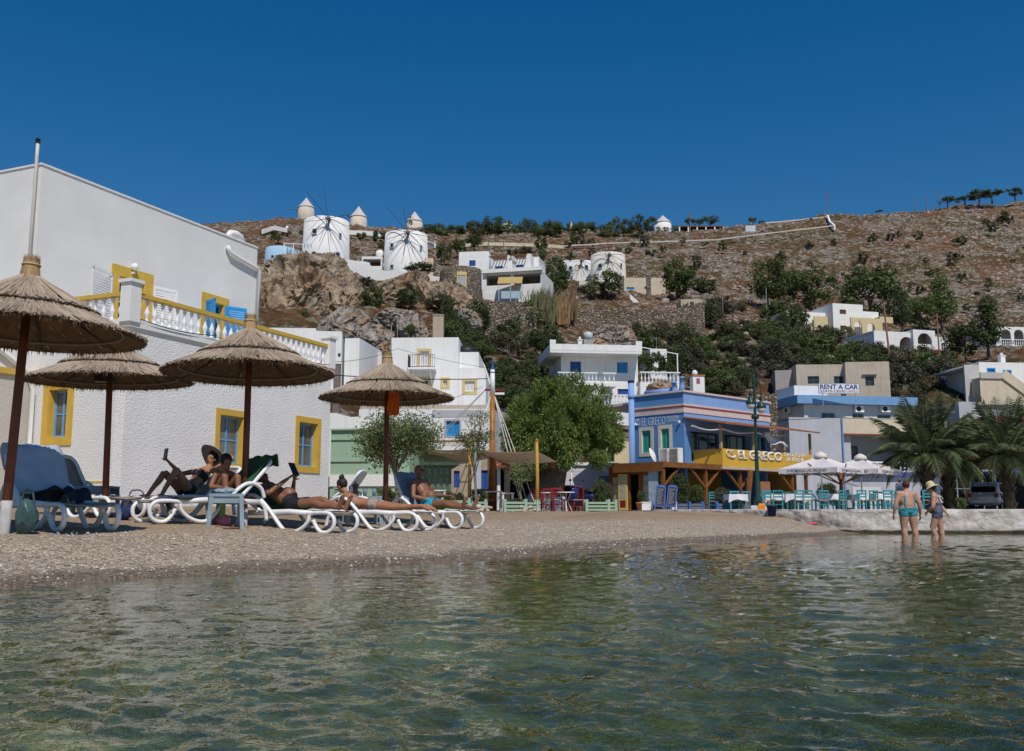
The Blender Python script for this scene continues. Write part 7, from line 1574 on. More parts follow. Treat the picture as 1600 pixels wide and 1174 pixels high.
# rigged mast, posts, shade sails
def mast():
 p = at(769, 797, 40); p.z = gz(p.x, p.y); e = thing('ship_mast', 'tall timber ship mast with blue tip and rope ladders', 'mast', p, R(1)); zz = lambda py: at(769, py, 40).z - p.z
 MB().tube([(0, 0, -.2), (0, 0, zz(612))], [.15, .11], 14).build('pole', wood_orange, e, True); MB().tube([(0, 0, zz(616)), (0, 0, zz(578))], [.115, .09], 12).build('white_topmast', plainwhite, e, True); MB().lathe([(.1, 0), (.07, .18), (.01, .6)], 12, (0, 0, zz(583))).build('blue_tip', deep_blue, e)
 MB().box((-.32, -.05, zz(611)), (.42, .05, zz(608))).build('cross_tree', red_paint, e); MB().box((.1, -.1, zz(617)), (.5, .1, zz(614))).build('cross_tree', plainwhite, e)
 MB().tube(rounded([(-.1, 0, zz(602)), (-.2, 0, zz(590)), (-.33, 0, zz(574)), (-.42, 0, zz(566))], 3), [.035, .035, .035, .035, .035, .035, .03, .03, .02, .01], 6).build('horn_fairlead', plainwhite, e, True)
 def shroud(px, py, px2, sgn, zb):
  a = Vector((sgn * .05, 0, zz(615)))
  ends = []
  for q in (px, (px + px2) / 2, px2): w = at(q, py, 38.6); c = Vector((w.x - p.x, w.y - p.y, zb)); ends.append(c); MB().tube([a, (a + c) / 2 + Vector((0, 0, -.04)), c], .018, 5).build('shroud_rope', rope_m, e)
  for t in (.28, .42, .55, .68, .82): u, v = a.lerp(ends[0], t), a.lerp(ends[2], t); MB().bar(u, v, .035).build('ratline_rung', red_paint, e)
 shroud(812, 780, 834, 1, .35); shroud(706, 776, 728, -1, .35)
 for q, qq in ((684, 690), (700, 668)): w = at(q, qq, 42); MB().tube([(-.05, 0, zz(600)), (w.x - p.x, w.y - p.y, w.z - p.z)], .016, 5).build('stay_rope', rope_m, e)
 MB().tube([(-.16, -.02, zz(612)), (-.17, -.04, zz(700)), (-.17, -.1, .5)], .03, 6).build('halyard', rope_m, e); MB().ell((-.17, -.12, .5), (.08, .08, .16)).build('rope_coil', rope_m, e)
mast()
bamboo = M('yellow_pole', (.50, .28, .05), .55, .2, 5)
for px, t, lab in ((733, 682, 'left yellow pole carrying the shade sail'), (839, 690, 'right yellow pole carrying the shade sail')):
 p = at(px, 797, 36.5); p.z = gz(p.x, p.y); e = thing('sail_pole', lab, 'pole', p, 0, 'yellow sail poles'); h = at(px, t, 36.5).z - p.z; MB().tube([(0, 0, -.2), (.02, 0, h * .5), (.0, 0, h)], [.075, .07, .06], 10).build('pole', bamboo, e, True); MB().lathe([(.07, 0), (.075, .05), (.02, .12)], 8, (0, 0, h)).build('tip', wood_orange, e)
sail_m = M('canvas_sail', (.62, .56, .48), .9, .08, 2)
def translucent(m, c, f=.4):
 t = m.node_tree; tr = nd(t, 'ShaderNodeBsdfTranslucent', Color=(*c, 1)); mx = t.nodes.new('ShaderNodeMixShader'); mx.inputs[0].default_value = f; t.links.new(t.nodes['Principled BSDF'].outputs[0], mx.inputs[1]); t.links.new(tr.outputs[0], mx.inputs[2]); t.links.new(mx.outputs[0], t.nodes['Material Output'].inputs['Surface'])
translucent(sail_m, (.6, .5, .4))
def sail(name, label, c, sag=.25, n=12):
 P = [at(*q) for q in c]; o = P[0].copy(); vs = []
 for i in range(n + 1):
  for j in range(n + 1):
   u, v = i / n, j / n; q = (P[0] * (1 - u) + P[1] * u) * (1 - v) + (P[3] * (1 - u) + P[2] * u) * v; cu = .5 - abs(u - .5); cv = .5 - abs(v - .5)
   ins = .18 * math.sin(math.pi * u) * (1 if v < .5 else -1) * (abs(v - .5) * 2) ** 2; vs.append(q - o + Vector((0, .6 * ins, -sag * 4 * u * (1 - u) * 4 * v * (1 - v) - .1 * math.sin(math.pi * u))))
 fs = [(i * (n + 1) + j, (i + 1) * (n + 1) + j, (i + 1) * (n + 1) + j + 1, i * (n + 1) + j + 1) for i in range(n) for j in range(n)]
 ob = MB().add(vs, fs).build(name, sail_m, None, True, loc=o, label=label, cat='shade sail'); m = ob.modifiers.new('t', 'SOLIDIFY'); m.thickness = .012
sail('shade_sail', 'tan canvas shade sail stretched between mast and right yellow pole', [(735, 700, 37), (839, 705, 36.6), (870, 722, 44), (770, 714, 48)], .3)
sail('shade_sail', 'long pale canvas sail left of the mast over the pavilion', [(646, 697, 36.4), (738, 701, 36.8), (768, 716, 47), (690, 718, 47)], .3)
fas = at(648, 697, 36.6); e = thing('awning_beam', 'white fascia board with rusty top edge over the glazed pavilion', 'beam', fas, R(2)); x1 = at(745, 697, 36.6).x - fas.x
MB().box((0, 0, 0), (x1, .06, .17)).build('fascia', M('fascia_white', (.62, .58, .54), .8), e); MB().box((-.05, -.02, .17), (x1 + .05, .1, .22)).build('rusty_edge', M('rust_edge', (.28, .13, .07), .9), e)
for k in (0.02, .98): MB().bar((x1 * k, .05, -2.3), (x1 * k, .05, 0), .07).build('post', sage, e)
# planters, furniture under the sails
def planter(px, py, Y, w, h, label, mat=sage, rz=.06, d=.5, slats=3, side=True, stripe=None):
 p = at(px, py, Y); p.z = max(gz(p.x, p.y), QZ if Y > 44 else 0); e = thing('planter', label, 'planter', p, rz, 'slatted planters'); t = h / slats
 for x in (0, w):
  for y in (0, d): MB().box((x - .05, y - .05, 0), (x + .05, y + .05, h + .08)).build('corner_post', mat, e)
 for k in range(slats):
  m = stripe if (stripe and k % 2) else mat
  MB().box((.05, -.03, t * k + .03), (w - .05, .0, t * (k + 1) - .015)).build('slat', m, e); MB().box((w, .05, t * k + .03), (w + .03, d - .05, t * (k + 1) - .015)).build('slat', m, e); MB().box((-.03, .05, t * k + .03), (0, d - .05, t * (k + 1) - .015)).build('slat', m, e)
 MB().box((.02, .02, .05), (w - .02, d, h - .06)).build('soil', M('soil', (.05, .035, .022), .95), e); return e
planter(691, 800, 34.5, .96, .40, 'sage planter between the seated man and the left yellow pole', rz=.05); planter(736, 798, 36.2, .55, .38, 'short sage planter right of the left yellow pole', rz=.2); planter(789, 803, 34.5, .75, .38, 'sage planter at the foot of the mast ladder'); planter(819, 803, 35.2, .5, .36, 'short sage planter left of the right yellow pole', rz=.15)
planter(917, 804, 35.0, .80, .36, 'sage planter with a dark conifer in front of the garage'); planter(948, 803, 35.6, .35, .36, 'narrow sage planter nearest the yellow door', rz=.12); planter(640, 800, 33, .8, .4, 'sage planter behind the seated man', rz=.0)
stripe_w = M('stripe_white', (.6, .62, .66), .6); pl_blue = M('planter_blue', (.06, .14, .40), .5, .2, 4)
planter(1057, 799, 46.5, .62, .34, 'left blue and white striped planter before the taverna', pl_blue, 0, .35, 5, stripe=stripe_w); planter(1078, 799, 46.4, .64, .34, 'middle blue and white striped planter before the taverna', pl_blue, 0, .35, 5, stripe=stripe_w); planter(1121, 798, 46.0, .75, .34, 'right blue and white striped planter near the lamp', pl_blue, 0, .35, 5, stripe=stripe_w)
for (x, y, w_, h_, m, Y, lab) in ((700, 789, 16, 20, G_bright, 34.8, 'clipped light green bush in the sage planter'), (718, 789, 14, 18, G_dark, 34.8, 'clipped dark bush beside the light green one'), (748, 788, 28, 22, G_mid, 36.5, 'green bush right of the left yellow pole'), (806, 790, 22, 10, G_olive, 34.8, 'low pale plants under the mast ladder'), (938, 790, 22, 40, G_dark, 35.2, 'dark pointed conifer in the sage planter'), (950, 792, 20, 36, G_olive, 35.8, 'pale flowering shrub right of the dark conifer'), (600, 790, 40, 26, G_mid, 31, 'leafy hedge clump left of the farthest parasol pole'), (628, 790, 26, 26, G_mid, 31.4, 'leafy hedge clump right of the farthest parasol pole'), (1060, 792, 38, 52, G_dark, 48.5, 'big dark shrub behind the blackboards'), (1090, 790, 20, 30, G_bright, 46.8, 'variegated shrub in the middle striped planter'), (1066, 790, 18, 14, G_bright, 46.6, 'low bright plant in the left striped planter'), (1130, 790, 24, 26, G_olive, 46.2, 'round shrub in the right striped planter'), (1003, 786, 14, 18, G_mid, 46.6, 'leafy plant in the terracotta pot'), (1296, 790, 34, 34, G_dark, 56, 'dark climbing shrub behind the parasol mast'), (1500, 797, 24, 18, G_mid, 58, 'green weeds left of the silver car'), (1325, 775, 6, 9, G_mid, 46.5, 'small potted plant on a taverna table')):
 shrub(x, y, w_, h_, m, lab, None, 'near', Y=Y, name='plant', cat='plant')
p = at(1001, 798, 46.6); p.z = QZ; e = thing('flower_pot', 'terracotta pot beside the yellow door', 'pot', p); MB().lathe([(.14, 0), (.2, .3), (.22, .3), (.22, .38), (.17, .38)], 14).build('pot', terracotta, e, True); MB().lathe([(.16, 0), (.16, .02)], 12, (0, 0, .34)).build('soil', M('soil', (.05, .035, .022)), e); MB().tube([(0, 0, .3), (.02, 0, .55)], .02, 5).build('stem', bark, e)
g = random.Random(8)
def stone_heap(px, Y, lab, n=14):
 p = at(px, 800, Y); p.z = gz(p.x, p.y); e = thing('stone_heap', lab, 'stones', p)
 for k in range(n):
  r = g.uniform(.07, .14); me = boulder(None, (r, r * .9, r * .65), k + int(px), 2, .3); me.materials.append(M('heap_stone', (.48, .42, .36), .95, .2, 5)); link('stone', me, e, (g.uniform(-.45, .45), g.uniform(-.1, .25), r * .4 + g.random() * .16))
stone_heap(748, 33.8, 'heap of pale stones under the left yellow pole'); stone_heap(828, 33.8, 'heap of pale stones under the right yellow pole', 10)
def chair_parts(e, mat, seatm):
 for x in (-.2, .2):
  MB().bar((x, -.19, 0), (x, -.19, .45), .04).build('leg', mat, e); MB().bar((x, .19, 0), (x, .22, .9), .042).build('leg', mat, e); MB().bar((x, -.19, .2), (x, .19, .2), .025).build('stretcher', mat, e)
 for z in (.56, .69, .83): MB().box((-.19, .19 + (z - .45) * .06, z), (.19, .215 + (z - .45) * .06, z + .07)).build('back_slat', mat, e)
 MB().bar((-.2, -.19, .28), (.2, -.19, .28), .025).build('stretcher', mat, e); MB().bar((-.2, .19, .26), (.2, .19, .26), .025).build('stretcher', mat, e)
 MB().box((-.22, -.21, .43), (.22, .21, .465)).build('seat', seatm, e)
rush = M('rush_seat', (.42, .32, .18), .9, .2, 10)
def qp(px, Y):
 p = at(px, 797, Y); p.z = QZ if Y > 43 else gz(p.x, p.y); return p
proto = {}
def chair(px, Y, rz, mat, label, group):
 k = mat.name
 if k not in proto:
  e = thing('taverna_chair', label, 'chair', qp(px, Y), rz, group); chair_parts(e, mat, rush); proto[k] = e; return e
 return copy_of(proto[k], qp(px, Y), rz, label, group)
red_l = ['red chair tucked left of the oval table', 'red chair facing the camera behind the oval table', 'red chair nearest the scooter', 'red chair half hidden by the right yellow pole', 'red chair behind the clipped bushes', 'red chair at the white table by the mast']
for (px, Y, rz), lab in zip(((855, 38.2, 3.3), (872, 36.6, .2), (900, 37.4, -1.2), (843, 39.5, 2.6), (672, 36.5, 2.0), (762, 39, .6)), red_l): chair(px, Y, rz, red_paint, lab, 'red taverna chairs')
def iron_table(px, Y, label, w=.7):
 e = thing('iron_table', label, 'table', qp(px, Y), .2, 'white iron tables'); MB().lathe([(w / 2, .70), (w / 2, .735), (0, .735)], 20).build('table_top', plainwhite, e)
 for k in range(3):
  a = 2.09 * k + .4; c, s = math.cos(a), math.sin(a); MB().tube(rounded([(.24 * c, .24 * s, .7), (.14 * c, .14 * s, .5), (.1 * c, .1 * s, .38), (.2 * c, .2 * s, .18), (.3 * c, .3 * s, .0)], 4), .016, 6).build('leg', plainwhite, e, True)
iron_table(884, 36.5, 'white curly legged table among the red chairs'); iron_table(858, 37.2, 'white curly legged table behind the right yellow pole')
def box_table(px, Y, label, w=.8, d=.6, h=.74, mat=plainwhite, rz=.1, cloth=False, group='white taverna tables', legm=None):
 e = thing('taverna_table', label, 'table', qp(px, Y), rz, group); MB().box((-w / 2, -d / 2, h - .04), (w / 2, d / 2, h)).build('table_top', mat, e)
 for x in (-1, 1):
  for y in (-1, 1): MB().box((x * (w / 2 - .06) - .03, y * (d / 2 - .06) - .03, 0), (x * (w / 2 - .06) + .03, y * (d / 2 - .06) + .03, h - .04)).build('leg', legm or mat, e)
 if cloth:
  c = MB(); n = 24; hang = [.27 + .03 * math.sin(1.7 * k) for k in range(n)]; vs = []
  for lvl in (0, 1):
   for k in range(n):
    a = 6.2832 * k / n; x, y = math.cos(a), math.sin(a); m = max(abs(x), abs(y)); x, y = x / m * (w / 2 + .02 + .03 * lvl), y / m * (d / 2 + .02 + .03 * lvl * math.sin(5 * k)); vs.append((x, y, h + .008 - hang[k] * lvl * (1.45 if abs(abs(x) - w / 2) < .08 and abs(abs(y) - d / 2) < .08 else 1)))
  vs.append((0, 0, h + .009)); fs = [(k, (k + 1) % n, n + (k + 1) % n, n + k) for k in range(n)] + [(2 * n, (k + 1) % n, k) for k in range(n)]
  o = c.add(vs, fs).build('tablecloth', cloth_white, None, loc=e.location, rz=rz, label='white cloth over ' + label, cat='tablecloth', group='white tablecloths')
box_table(771, 38.6, 'white table at the foot of the mast', .7, .6, .8); box_table(793, 37.6, 'white table right of the mast foot', .5, .5, .72); box_table(678, 37, 'white bench table behind the seated man', .9, .6, .78)
spots = ((1150, 45.6, 'white draped table left of the lamp'), (1207, 45.0, 'first draped table right of the lamp'), (1238, 44.9, 'second draped table right of the lamp'), (1268, 45.0, 'third draped table, under the first white parasol'), (1300, 44.9, 'fourth draped table, before the parasol mast'), (1340, 45.1, 'fifth draped table, under the second white parasol'), (1372, 44.9, 'sixth draped table, left of the standing man'))
for px, Y, lab in spots: box_table(px, Y, lab, .85, .8, .74, teal_paint, .1, True, 'draped taverna tables')
box_table(1326, 44.6, 'bare teal table in front of the draped tables', .9, .7, .72, teal_paint, .05, False, 'draped taverna tables')
cp0 = [(1146, 46.2, .1), (1163, 46.6, .3), (1196, 45.4, .1), (1216, 45.2, -.2), (1232, 47.9, 3.0), (1246, 45.2, .2), (1262, 45.4, -.2), (1285, 45.0, .1), (1312, 45.2, .5), (1344, 44.8, .1), (1362, 45.8, .2), (1375, 47.6, 3.1), (1384, 45.0, .2), (1396, 46, .1), (1404, 47.2, .6), (1437, 45.6, 1.2), (1447, 44.6, .0), (1200, 48.2, 3.1), (1128, 47.6, .2), (1110, 48.4, .4)]
cp = [(a, c - 1.3 if c < 46 else c - .4, d) for a, c, d in cp0]; q = sorted(cp);
for i, (px, Y, rz) in enumerate(cp):
 k = [c for c in q if (c[0] < 1190) == (px < 1190) and (c[0] > 1420) == (px > 1420)]; j = k.index((px, Y, rz)); side = 'left of the lamp' if px < 1190 else ('right of the hatted woman side' if px > 1420 else 'between lamp and standing man')
 chair(px, Y, rz + math.pi, teal_paint, 'teal ladder back chair, %s from left of those %s' % (ORD[j], side), 'teal taverna chairs')
for k, (px, lab) in enumerate(((1022, 'left leaning blackboard with blue frame'), (1040, 'right leaning blackboard with blue frame'))):
 e = thing('blackboard', lab, 'blackboard', qp(px, 45.6), .0, 'menu blackboards'); e.rotation_euler = (R(-14), R(9), 0); w_, h = .46, 1.24
 MB().box((.04, -.02, .26), (w_ - .04, 0, h - .06)).build('board', M('slate', (.035, .037, .045), .7, .3, 5), e); mb = MB()
 for x in (0, w_ - .045): mb.box((x, -.035, 0), (x + .045, .02, h - .05))
 mb.box((.045, -.035, .2), (w_ - .045, .02, .26)); mb.box((.045, -.035, h - .08), (w_ - .045, .02, h - .02)); mb.build('frame', deep_blue, e)
 MB().prism([(w_ / 2 + .225 * math.cos(a), h - .06 + .09 * math.sin(a)) for a in np.linspace(0, math.pi, 10)], -.03, .015, mp=lambda x, y, z: (x, z, y)).build('arched_top', deep_blue, e); mb = MB(); g = random.Random(k)
 for j in range(11): mb.box((.08, -.023, .34 + .072 * j), (.08 + g.uniform(.15, .29), -.0205, .352 + .072 * j))
 o = mb.build('chalk_lines', M('chalk', (.4, .4, .42), .9), e); o['kind'] = 'stuff'
 MB().bar((.1, .02, h - .2), (.1, .5, .1), .04).build('rear_strut', deep_blue, e)
for px, w_, lab in ((1003, .55, 'white plinth block behind the terracotta pot'), (1046, .35, 'white plinth block under the right blackboard')):
 e = thing('plinth', lab, 'block', qp(px, 46.4)); MB().box((0, 0, 0), (w_, .4, .36)).build('block', white, e); MB().box((-.02, -.02, .36), (w_ + .02, .42, .4)).build('cap', plainwhite, e)
# lamp, bin, towel
def lamp():
 Y = 28.2; p = at(1185, 797, Y); p.z = gz(p.x, p.y); e = thing('street_lamp', 'dark green street lamp with twin hanging globes before the taverna', 'street lamp', p, R(6)); zz = lambda py: at(1183, py, Y).z - p.z
 MB().lathe([(.12, zz(790)), (.12, zz(780)), (.07, zz(774)), (.05, zz(700)), (.042, zz(660)), (.036, zz(590)), (.015, zz(584))], 14).build('post', dark_green, e, True); MB().lathe([(.1, 0), (.12, .06), (.1, .12)], 12, (0, 0, zz(655))).build('collar', dark_green, e, True)
 for s, zl in ((-1, 632), (1, 638)):
  x = s * .16; zl = zz(zl)
  a = MB().tube(rounded([(0, 0, zz(590)), (s * .12, -.05, zz(594)), (x, -.1, zz(604)), (x, -.1, zl + .38)], 4), .015, 6).build('arm', dark_green, e, True)
  MB().lathe([(.145, 0), (.138, .04), (.105, .11), (.04, .2), (.035, .26), (.05, .28), (.02, .38)], 18, (x, -.1, zl)).build('shade', dark_green, a, True); MB().lathe([(.125, 0), (.12, -.07), (.08, -.14), (.02, -.165)], 18, (x, -.1, zl)).build('globe', M('frosted_globe', (.55, .52, .48), .25, .1, 3), a, True)
 MB().box((-.32, -.3, -.3), (.32, .3, zz(790))).build('pedestal', M('pedestal_white', (.62, .60, .57), .9, .15, 3, .3, 12, dirt=.4), e)
lamp()
cloth_strip('towel', at(1190, 787, 27.65), [(0, .15), (.06, .22), (.17, .19), (.28, .14), (.36, .09)], M('orange_towel', (.72, .26, .03), .9, .12, 5), 'orange towel draped over the lamp pedestal', 'towel', 2, .05)
e = thing('rubbish_bin', 'dark blue open bin right of the lamp pedestal', 'bin', ground(1206, 800, 27.0)); MB().lathe([(.10, .02), (.14, .30), (.15, .30), (.135, .28), (.09, .05)], 16).build('bucket', M('navy_plastic', (.015, .03, .09), .5), e, True); MB().tube([(.145 * math.cos(a), .145 * math.sin(a), .305) for a in np.linspace(0, 6.2832, 20)], .018, 6).build('rim', M('navy_plastic', (.015, .03, .09)), e)
e = link('beach_toy', MB().ell((0, 0, .03), (.14, .08, .035)).ell((.12, .03, .04), (.06, .05, .04)).mesh('beach_toy', M('pink_plastic', (.55, .1, .13), .5), True), None, ground(1268, 821, 26.0), .2, 'flat pink toy lying on the sand before the sea wall', 'toy')
# white double parasol
def parasol_canopy(e, c, r, h, rz, name):
 can = M('white_canopy', (.66, .62, .61), .85, .05, 2); corners = [Vector((r * math.cos(rz + 1.5708 * k), r * math.sin(rz + 1.5708 * k), 0)) + c for k in range(4)]; apex = c + Vector((0, 0, h)); mb = MB(); n = 8
 for k in range(4):
  a, b_ = corners[k], corners[(k + 1) % 4]; vs = []
  for i in range(n + 1):
   for j in range(n + 1): t = i / n; q = a.lerp(b_, j / n); p = apex.lerp(q, t); vs.append(p + Vector((0, 0, -.10 * math.sin(math.pi * t) * math.sin(math.pi * j / n) - .02 * math.sin(math.pi * t))))
  mb.add(vs, [(i * (n + 1) + j, (i + 1) * (n + 1) + j, (i + 1) * (n + 1) + j + 1, i * (n + 1) + j + 1) for i in range(n) for j in range(n)])
 o = mb.build('canopy', can, e, True); vt = MB().lathe([(.34, -.1), (.28, .06), (.12, .16), (.01, .2)], 12, tuple(apex)).build('vent_cap', M('cream_canopy', (.68, .62, .54), .85), o, True)
 for k in range(4):
  a, b_ = corners[k], corners[(k + 1) % 4]; vs = []; m = 14; out = ((a + b_) / 2 - c).normalized()
  for i in range(2):
   for j in range(m + 1): q = a.lerp(b_, j / m); vs.append(q + out * (.02 + i * .03 * math.sin(j * 1.3)) + Vector((0, 0, -.24 * i + .02 * i * math.sin(j * 2.1))))
  v = MB().add(vs, [(j, j + 1, m + 1 + j + 1, m + 1 + j) for j in range(m)]).build('valance', can, o, True); d = (b_ - a).normalized()
  if out.y < 0:
   me = text_mesh('THE MAGICAL ISLAND', .2, M('valance_print', (.06, .06, .09), .8), 0.0, 'CENTER', .004); f = -d if d.x < 0 else d
   for vv in me.vertices: q = (a + b_) / 2 + out * .058 + f * vv.co.x * 1.0 + Vector((0, 0, -.17 + vv.co.y * .75)); vv.co = q
   link('lettering', me, v)
 return o
def double_parasol():
 Y = 46.5; p = qp(1316, Y); e = thing('double_parasol', 'pair of white canopies on one timber mast over the teal tables', 'parasol', p); L_ = lambda px, py, yy=Y: at(px, py, yy) - p; zt = L_(1283, 733).z
 c1, c2 = L_(1283, 733, 45.4), L_(1345, 735, 47.4); r = (L_(1350, 733, 45.4).x - L_(1216, 733, 45.4).x) / 2
 parasol_canopy(e, c1, r, .62, -1.5708 + .02, 'a'); parasol_canopy(e, c2, r, .62, -1.5708 + .02, 'b')
 MB().tube([(0, 0, 0), (0, 0, zt + .35)], [.09, .08], 12).build('mast', wood_brown, e, True)
 for c in (c1, c2):
  for k in range(4): a = .785 + 1.5708 * k; q = c + Vector((r * .62 * math.cos(a), r * .62 * math.sin(a), .2)); MB().bar((0, 0, zt - .75), q, .05).build('strut', wood_brown, e)
  MB().tube([(c.x, c.y, 0), (c.x, c.y, c.z + .6)], .035, 8).build('pole', plainwhite, e)
double_parasol()
# vehicles
def car(px, Y, rz, mat, label, L_=3.5, W=1.6, H=1.45, zoff=0.0):
 p = qp(px, Y); p.z += zoff; e = thing('parked_car', label, 'car', p, rz, 'parked cars'); hl = L_ / 2
 secs = [(-hl, .62, .42, .80), (-hl + .12, .74, .30, .88), (-hl + .5, W / 2, .24, .92), (0, W / 2, .22, .90), (hl * .45, W / 2, .22, .88), (hl * .75, W / 2 - .03, .25, .78), (hl - .12, .70, .32, .68), (hl, .58, .42, .60)]
 def loft(secs, rows):
  mb = MB(); vs = []; m = 0
  for s in secs:
   q = rows(*s); m = len(q); vs += q
  fs = [(i * m + j, i * m + (j + 1) % m, (i + 1) * m + (j + 1) % m, (i + 1) * m + j) for i in range(len(secs) - 1) for j in range(m)] + [tuple(range(m))[::-1], tuple((len(secs) - 1) * m + k for k in range(m))]
  return mb.add(vs, fs)
 o = loft(secs, lambda x, w, z0, z1: [(x, -w + .06, z0), (x, -w, z0 + .12), (x, -w, (z0 + z1) / 2), (x, -w + .03, z1 - .06), (x, -w + .1, z1), (x, w - .1, z1), (x, w - .03, z1 - .06), (x, w, (z0 + z1) / 2), (x, w, z0 + .12), (x, w - .06, z0)]).build('body', mat, e, True); fixn(o.data)
 cab = [(-hl + .14, .60, .86, .90), (-hl + .38, .63, .86, H - .06), (-hl + .7, .64, .86, H), (hl * .05, .63, .86, H - .01), (hl * .22, .60, .86, H - .12), (hl * .62, .55, .84, .90)]
 o = loft(cab, lambda x, w, z0, z1: [(x, -W / 2 + .06, z0), (x, -w, z1 - .05), (x, -w + .07, z1), (x, w - .07, z1), (x, w, z1 - .05), (x, W / 2 - .06, z0)]).build('cabin', mat, e, True); fixn(o.data)
 gl = glass_mat('car_glass', (.015, .018, .02), .05)
 MB().add([(-hl + .13, -.58, .92), (-hl + .13, .58, .92), (-hl + .345, .53, H - .14), (-hl + .345, -.53, H - .14)], [(3, 2, 1, 0), (0, 1, 2, 3)]).build('rear_window', gl, e)
 MB().add([(hl * .6, -.56, .93), (hl * .6, .56, .93), (hl * .26, .52, H - .13), (hl * .26, -.52, H - .13)], [(0, 1, 2, 3)]).build('windscreen', gl, e)
 for s in (-1, 1):
  for (a, c, d_, f) in ((-hl + .5, -.12, -.12, -hl + .62), (-.04, hl * .46, hl * .2, -.04)): MB().add([(a, s * (W / 2 - .055), .93), (c, s * (W / 2 - .055), .93), (d_, s * .655, H - .12), (f, s * .655, H - .12)], [(0, 1, 2, 3)]).build('side_window', gl, e)
  MB().box((-hl + .0, s * .62 - .1, .66), (-hl + .1, s * .62 + .1, .84)).build('tail_light', M('tail_red', (.35, .02, .02), .3), e); MB().box((hl - .14, s * .5 - .14, .55), (hl - .02, s * .5 + .14, .68)).build('headlight', M('lamp_glass', (.5, .5, .52), .2), e); MB().ell((hl * .4, s * (W / 2 + .08), .95), (.08, .08, .06)).build('mirror', mat, e, True)
  for x in (-hl + .62, hl - .62):
   wv = MB(); n = 20; vs = []
   for (rr, y) in ((.2, .02), (.28, .0), (.29, .05), (.29, .15), (.2, .17)): vs += [(x + rr * math.cos(6.2832 * k / n), s * (W / 2 - .0 - y), .29 + rr * math.sin(6.2832 * k / n)) for k in range(n)]
   t = wv.add(vs, [(i * n + k, i * n + (k + 1) % n, (i + 1) * n + (k + 1) % n, (i + 1) * n + k) for i in range(4) for k in range(n)]).build('wheel', M('tyre', (.02, .02, .02), .8), e, True); MB().add([(x + .2 * math.cos(6.2832 * k / n), s * (W / 2 - .03), .29 + .2 * math.sin(6.2832 * k / n)) for k in range(n)], [tuple(range(n))]).build('rim', steel, t)
 MB().box((-hl - .03, -.64, .36), (-hl + .12, .64, .52)).build('bumper', mat, e); MB().box((-hl - .035, -.25, .56), (-hl + .03, .25, .66)).build('number_plate', plainwhite, e)
car(1549, 51, R(52), M('silver_paint', (.55, .56, .58), .35, .05, 3, metal=.2, coat=.5), 'silver hatchback parked behind the sea wall at the right', 3.4, 1.56, 1.44)
car(896, 55, R(-14), M('red_car_paint', (.12, .01, .02), .3, .1, 3, coat=.5), 'dark red car parked between the big tree and the garage', 3.6, 1.6, 1.4)
def scooter(px, Y, rz, label):
 e = thing('scooter', label, 'scooter', qp(px, Y), rz); nav = M('scooter_navy', (.015, .03, .14), .3, .15, 3, coat=.4)
 for x in (-.6, .62): t = MB().tube([(x + .2 * math.cos(a), 0, .22 + .2 * math.sin(a)) for a in np.linspace(0, 6.2832, 20)], .06, 8, cap=False).build('wheel', M('tyre', (.02, .02, .02)), e, True); MB().lathe([(.0, -.03), (.15, -.03), (.15, .03), (0, .03)], 14).build('rim', steel, t); t.children[0].matrix_local = Matrix.Translation((x, 0, .22)) @ Matrix.Rotation(R(90), 4, 'X')
 MB().tube(rounded([(.1, 0, .3), (-.3, 0, .42), (-.6, 0, .55), (-.85, 0, .62)], 4), [.12, .13, .16, .17, .18, .19, .2, .2, .19, .17, .14, .1, .05], 10, flat=1.0).build('body', nav, e, True); MB().tube([(-.85, 0, .78), (-.4, 0, .8), (-.1, 0, .74)], [.12, .16, .1], 10, flat=.6).build('seat', iron, e, True)
 MB().tube(rounded([(.62, 0, .22), (.5, 0, .55), (.38, 0, .95)], 4), .05, 8).build('fork', nav, e, True); MB().tube(rounded([(.55, 0, .35), (.46, 0, .65), (.42, 0, .95)], 4), [.12, .2, .24, .25, .25, .24, .22, .18, .12], 12, flat=.4).build('front_shield', nav, e, True); MB().tube([(.3, -.32, 1.02), (.4, 0, .98), (.3, .32, 1.02)], .02, 6).build('handlebar', iron, e); MB().box((-.1, -.16, .25), (.5, .16, .3)).build('footboard', nav, e)
 for s in (-1, 1): MB().bar((.33, s * .25, 1.02), (.3, s * .3, 1.2), .012).ell((.3, s * .31, 1.24), (.02, .07, .05)).build('mirror', iron, e)
 MB().ell((.5, 0, .88), (.07, .09, .07)).build('headlight', M('lamp_glass', (.5, .5, .52)), e, True)
scooter(908, 38.5, R(120), 'dark blue scooter parked beside the red chairs')
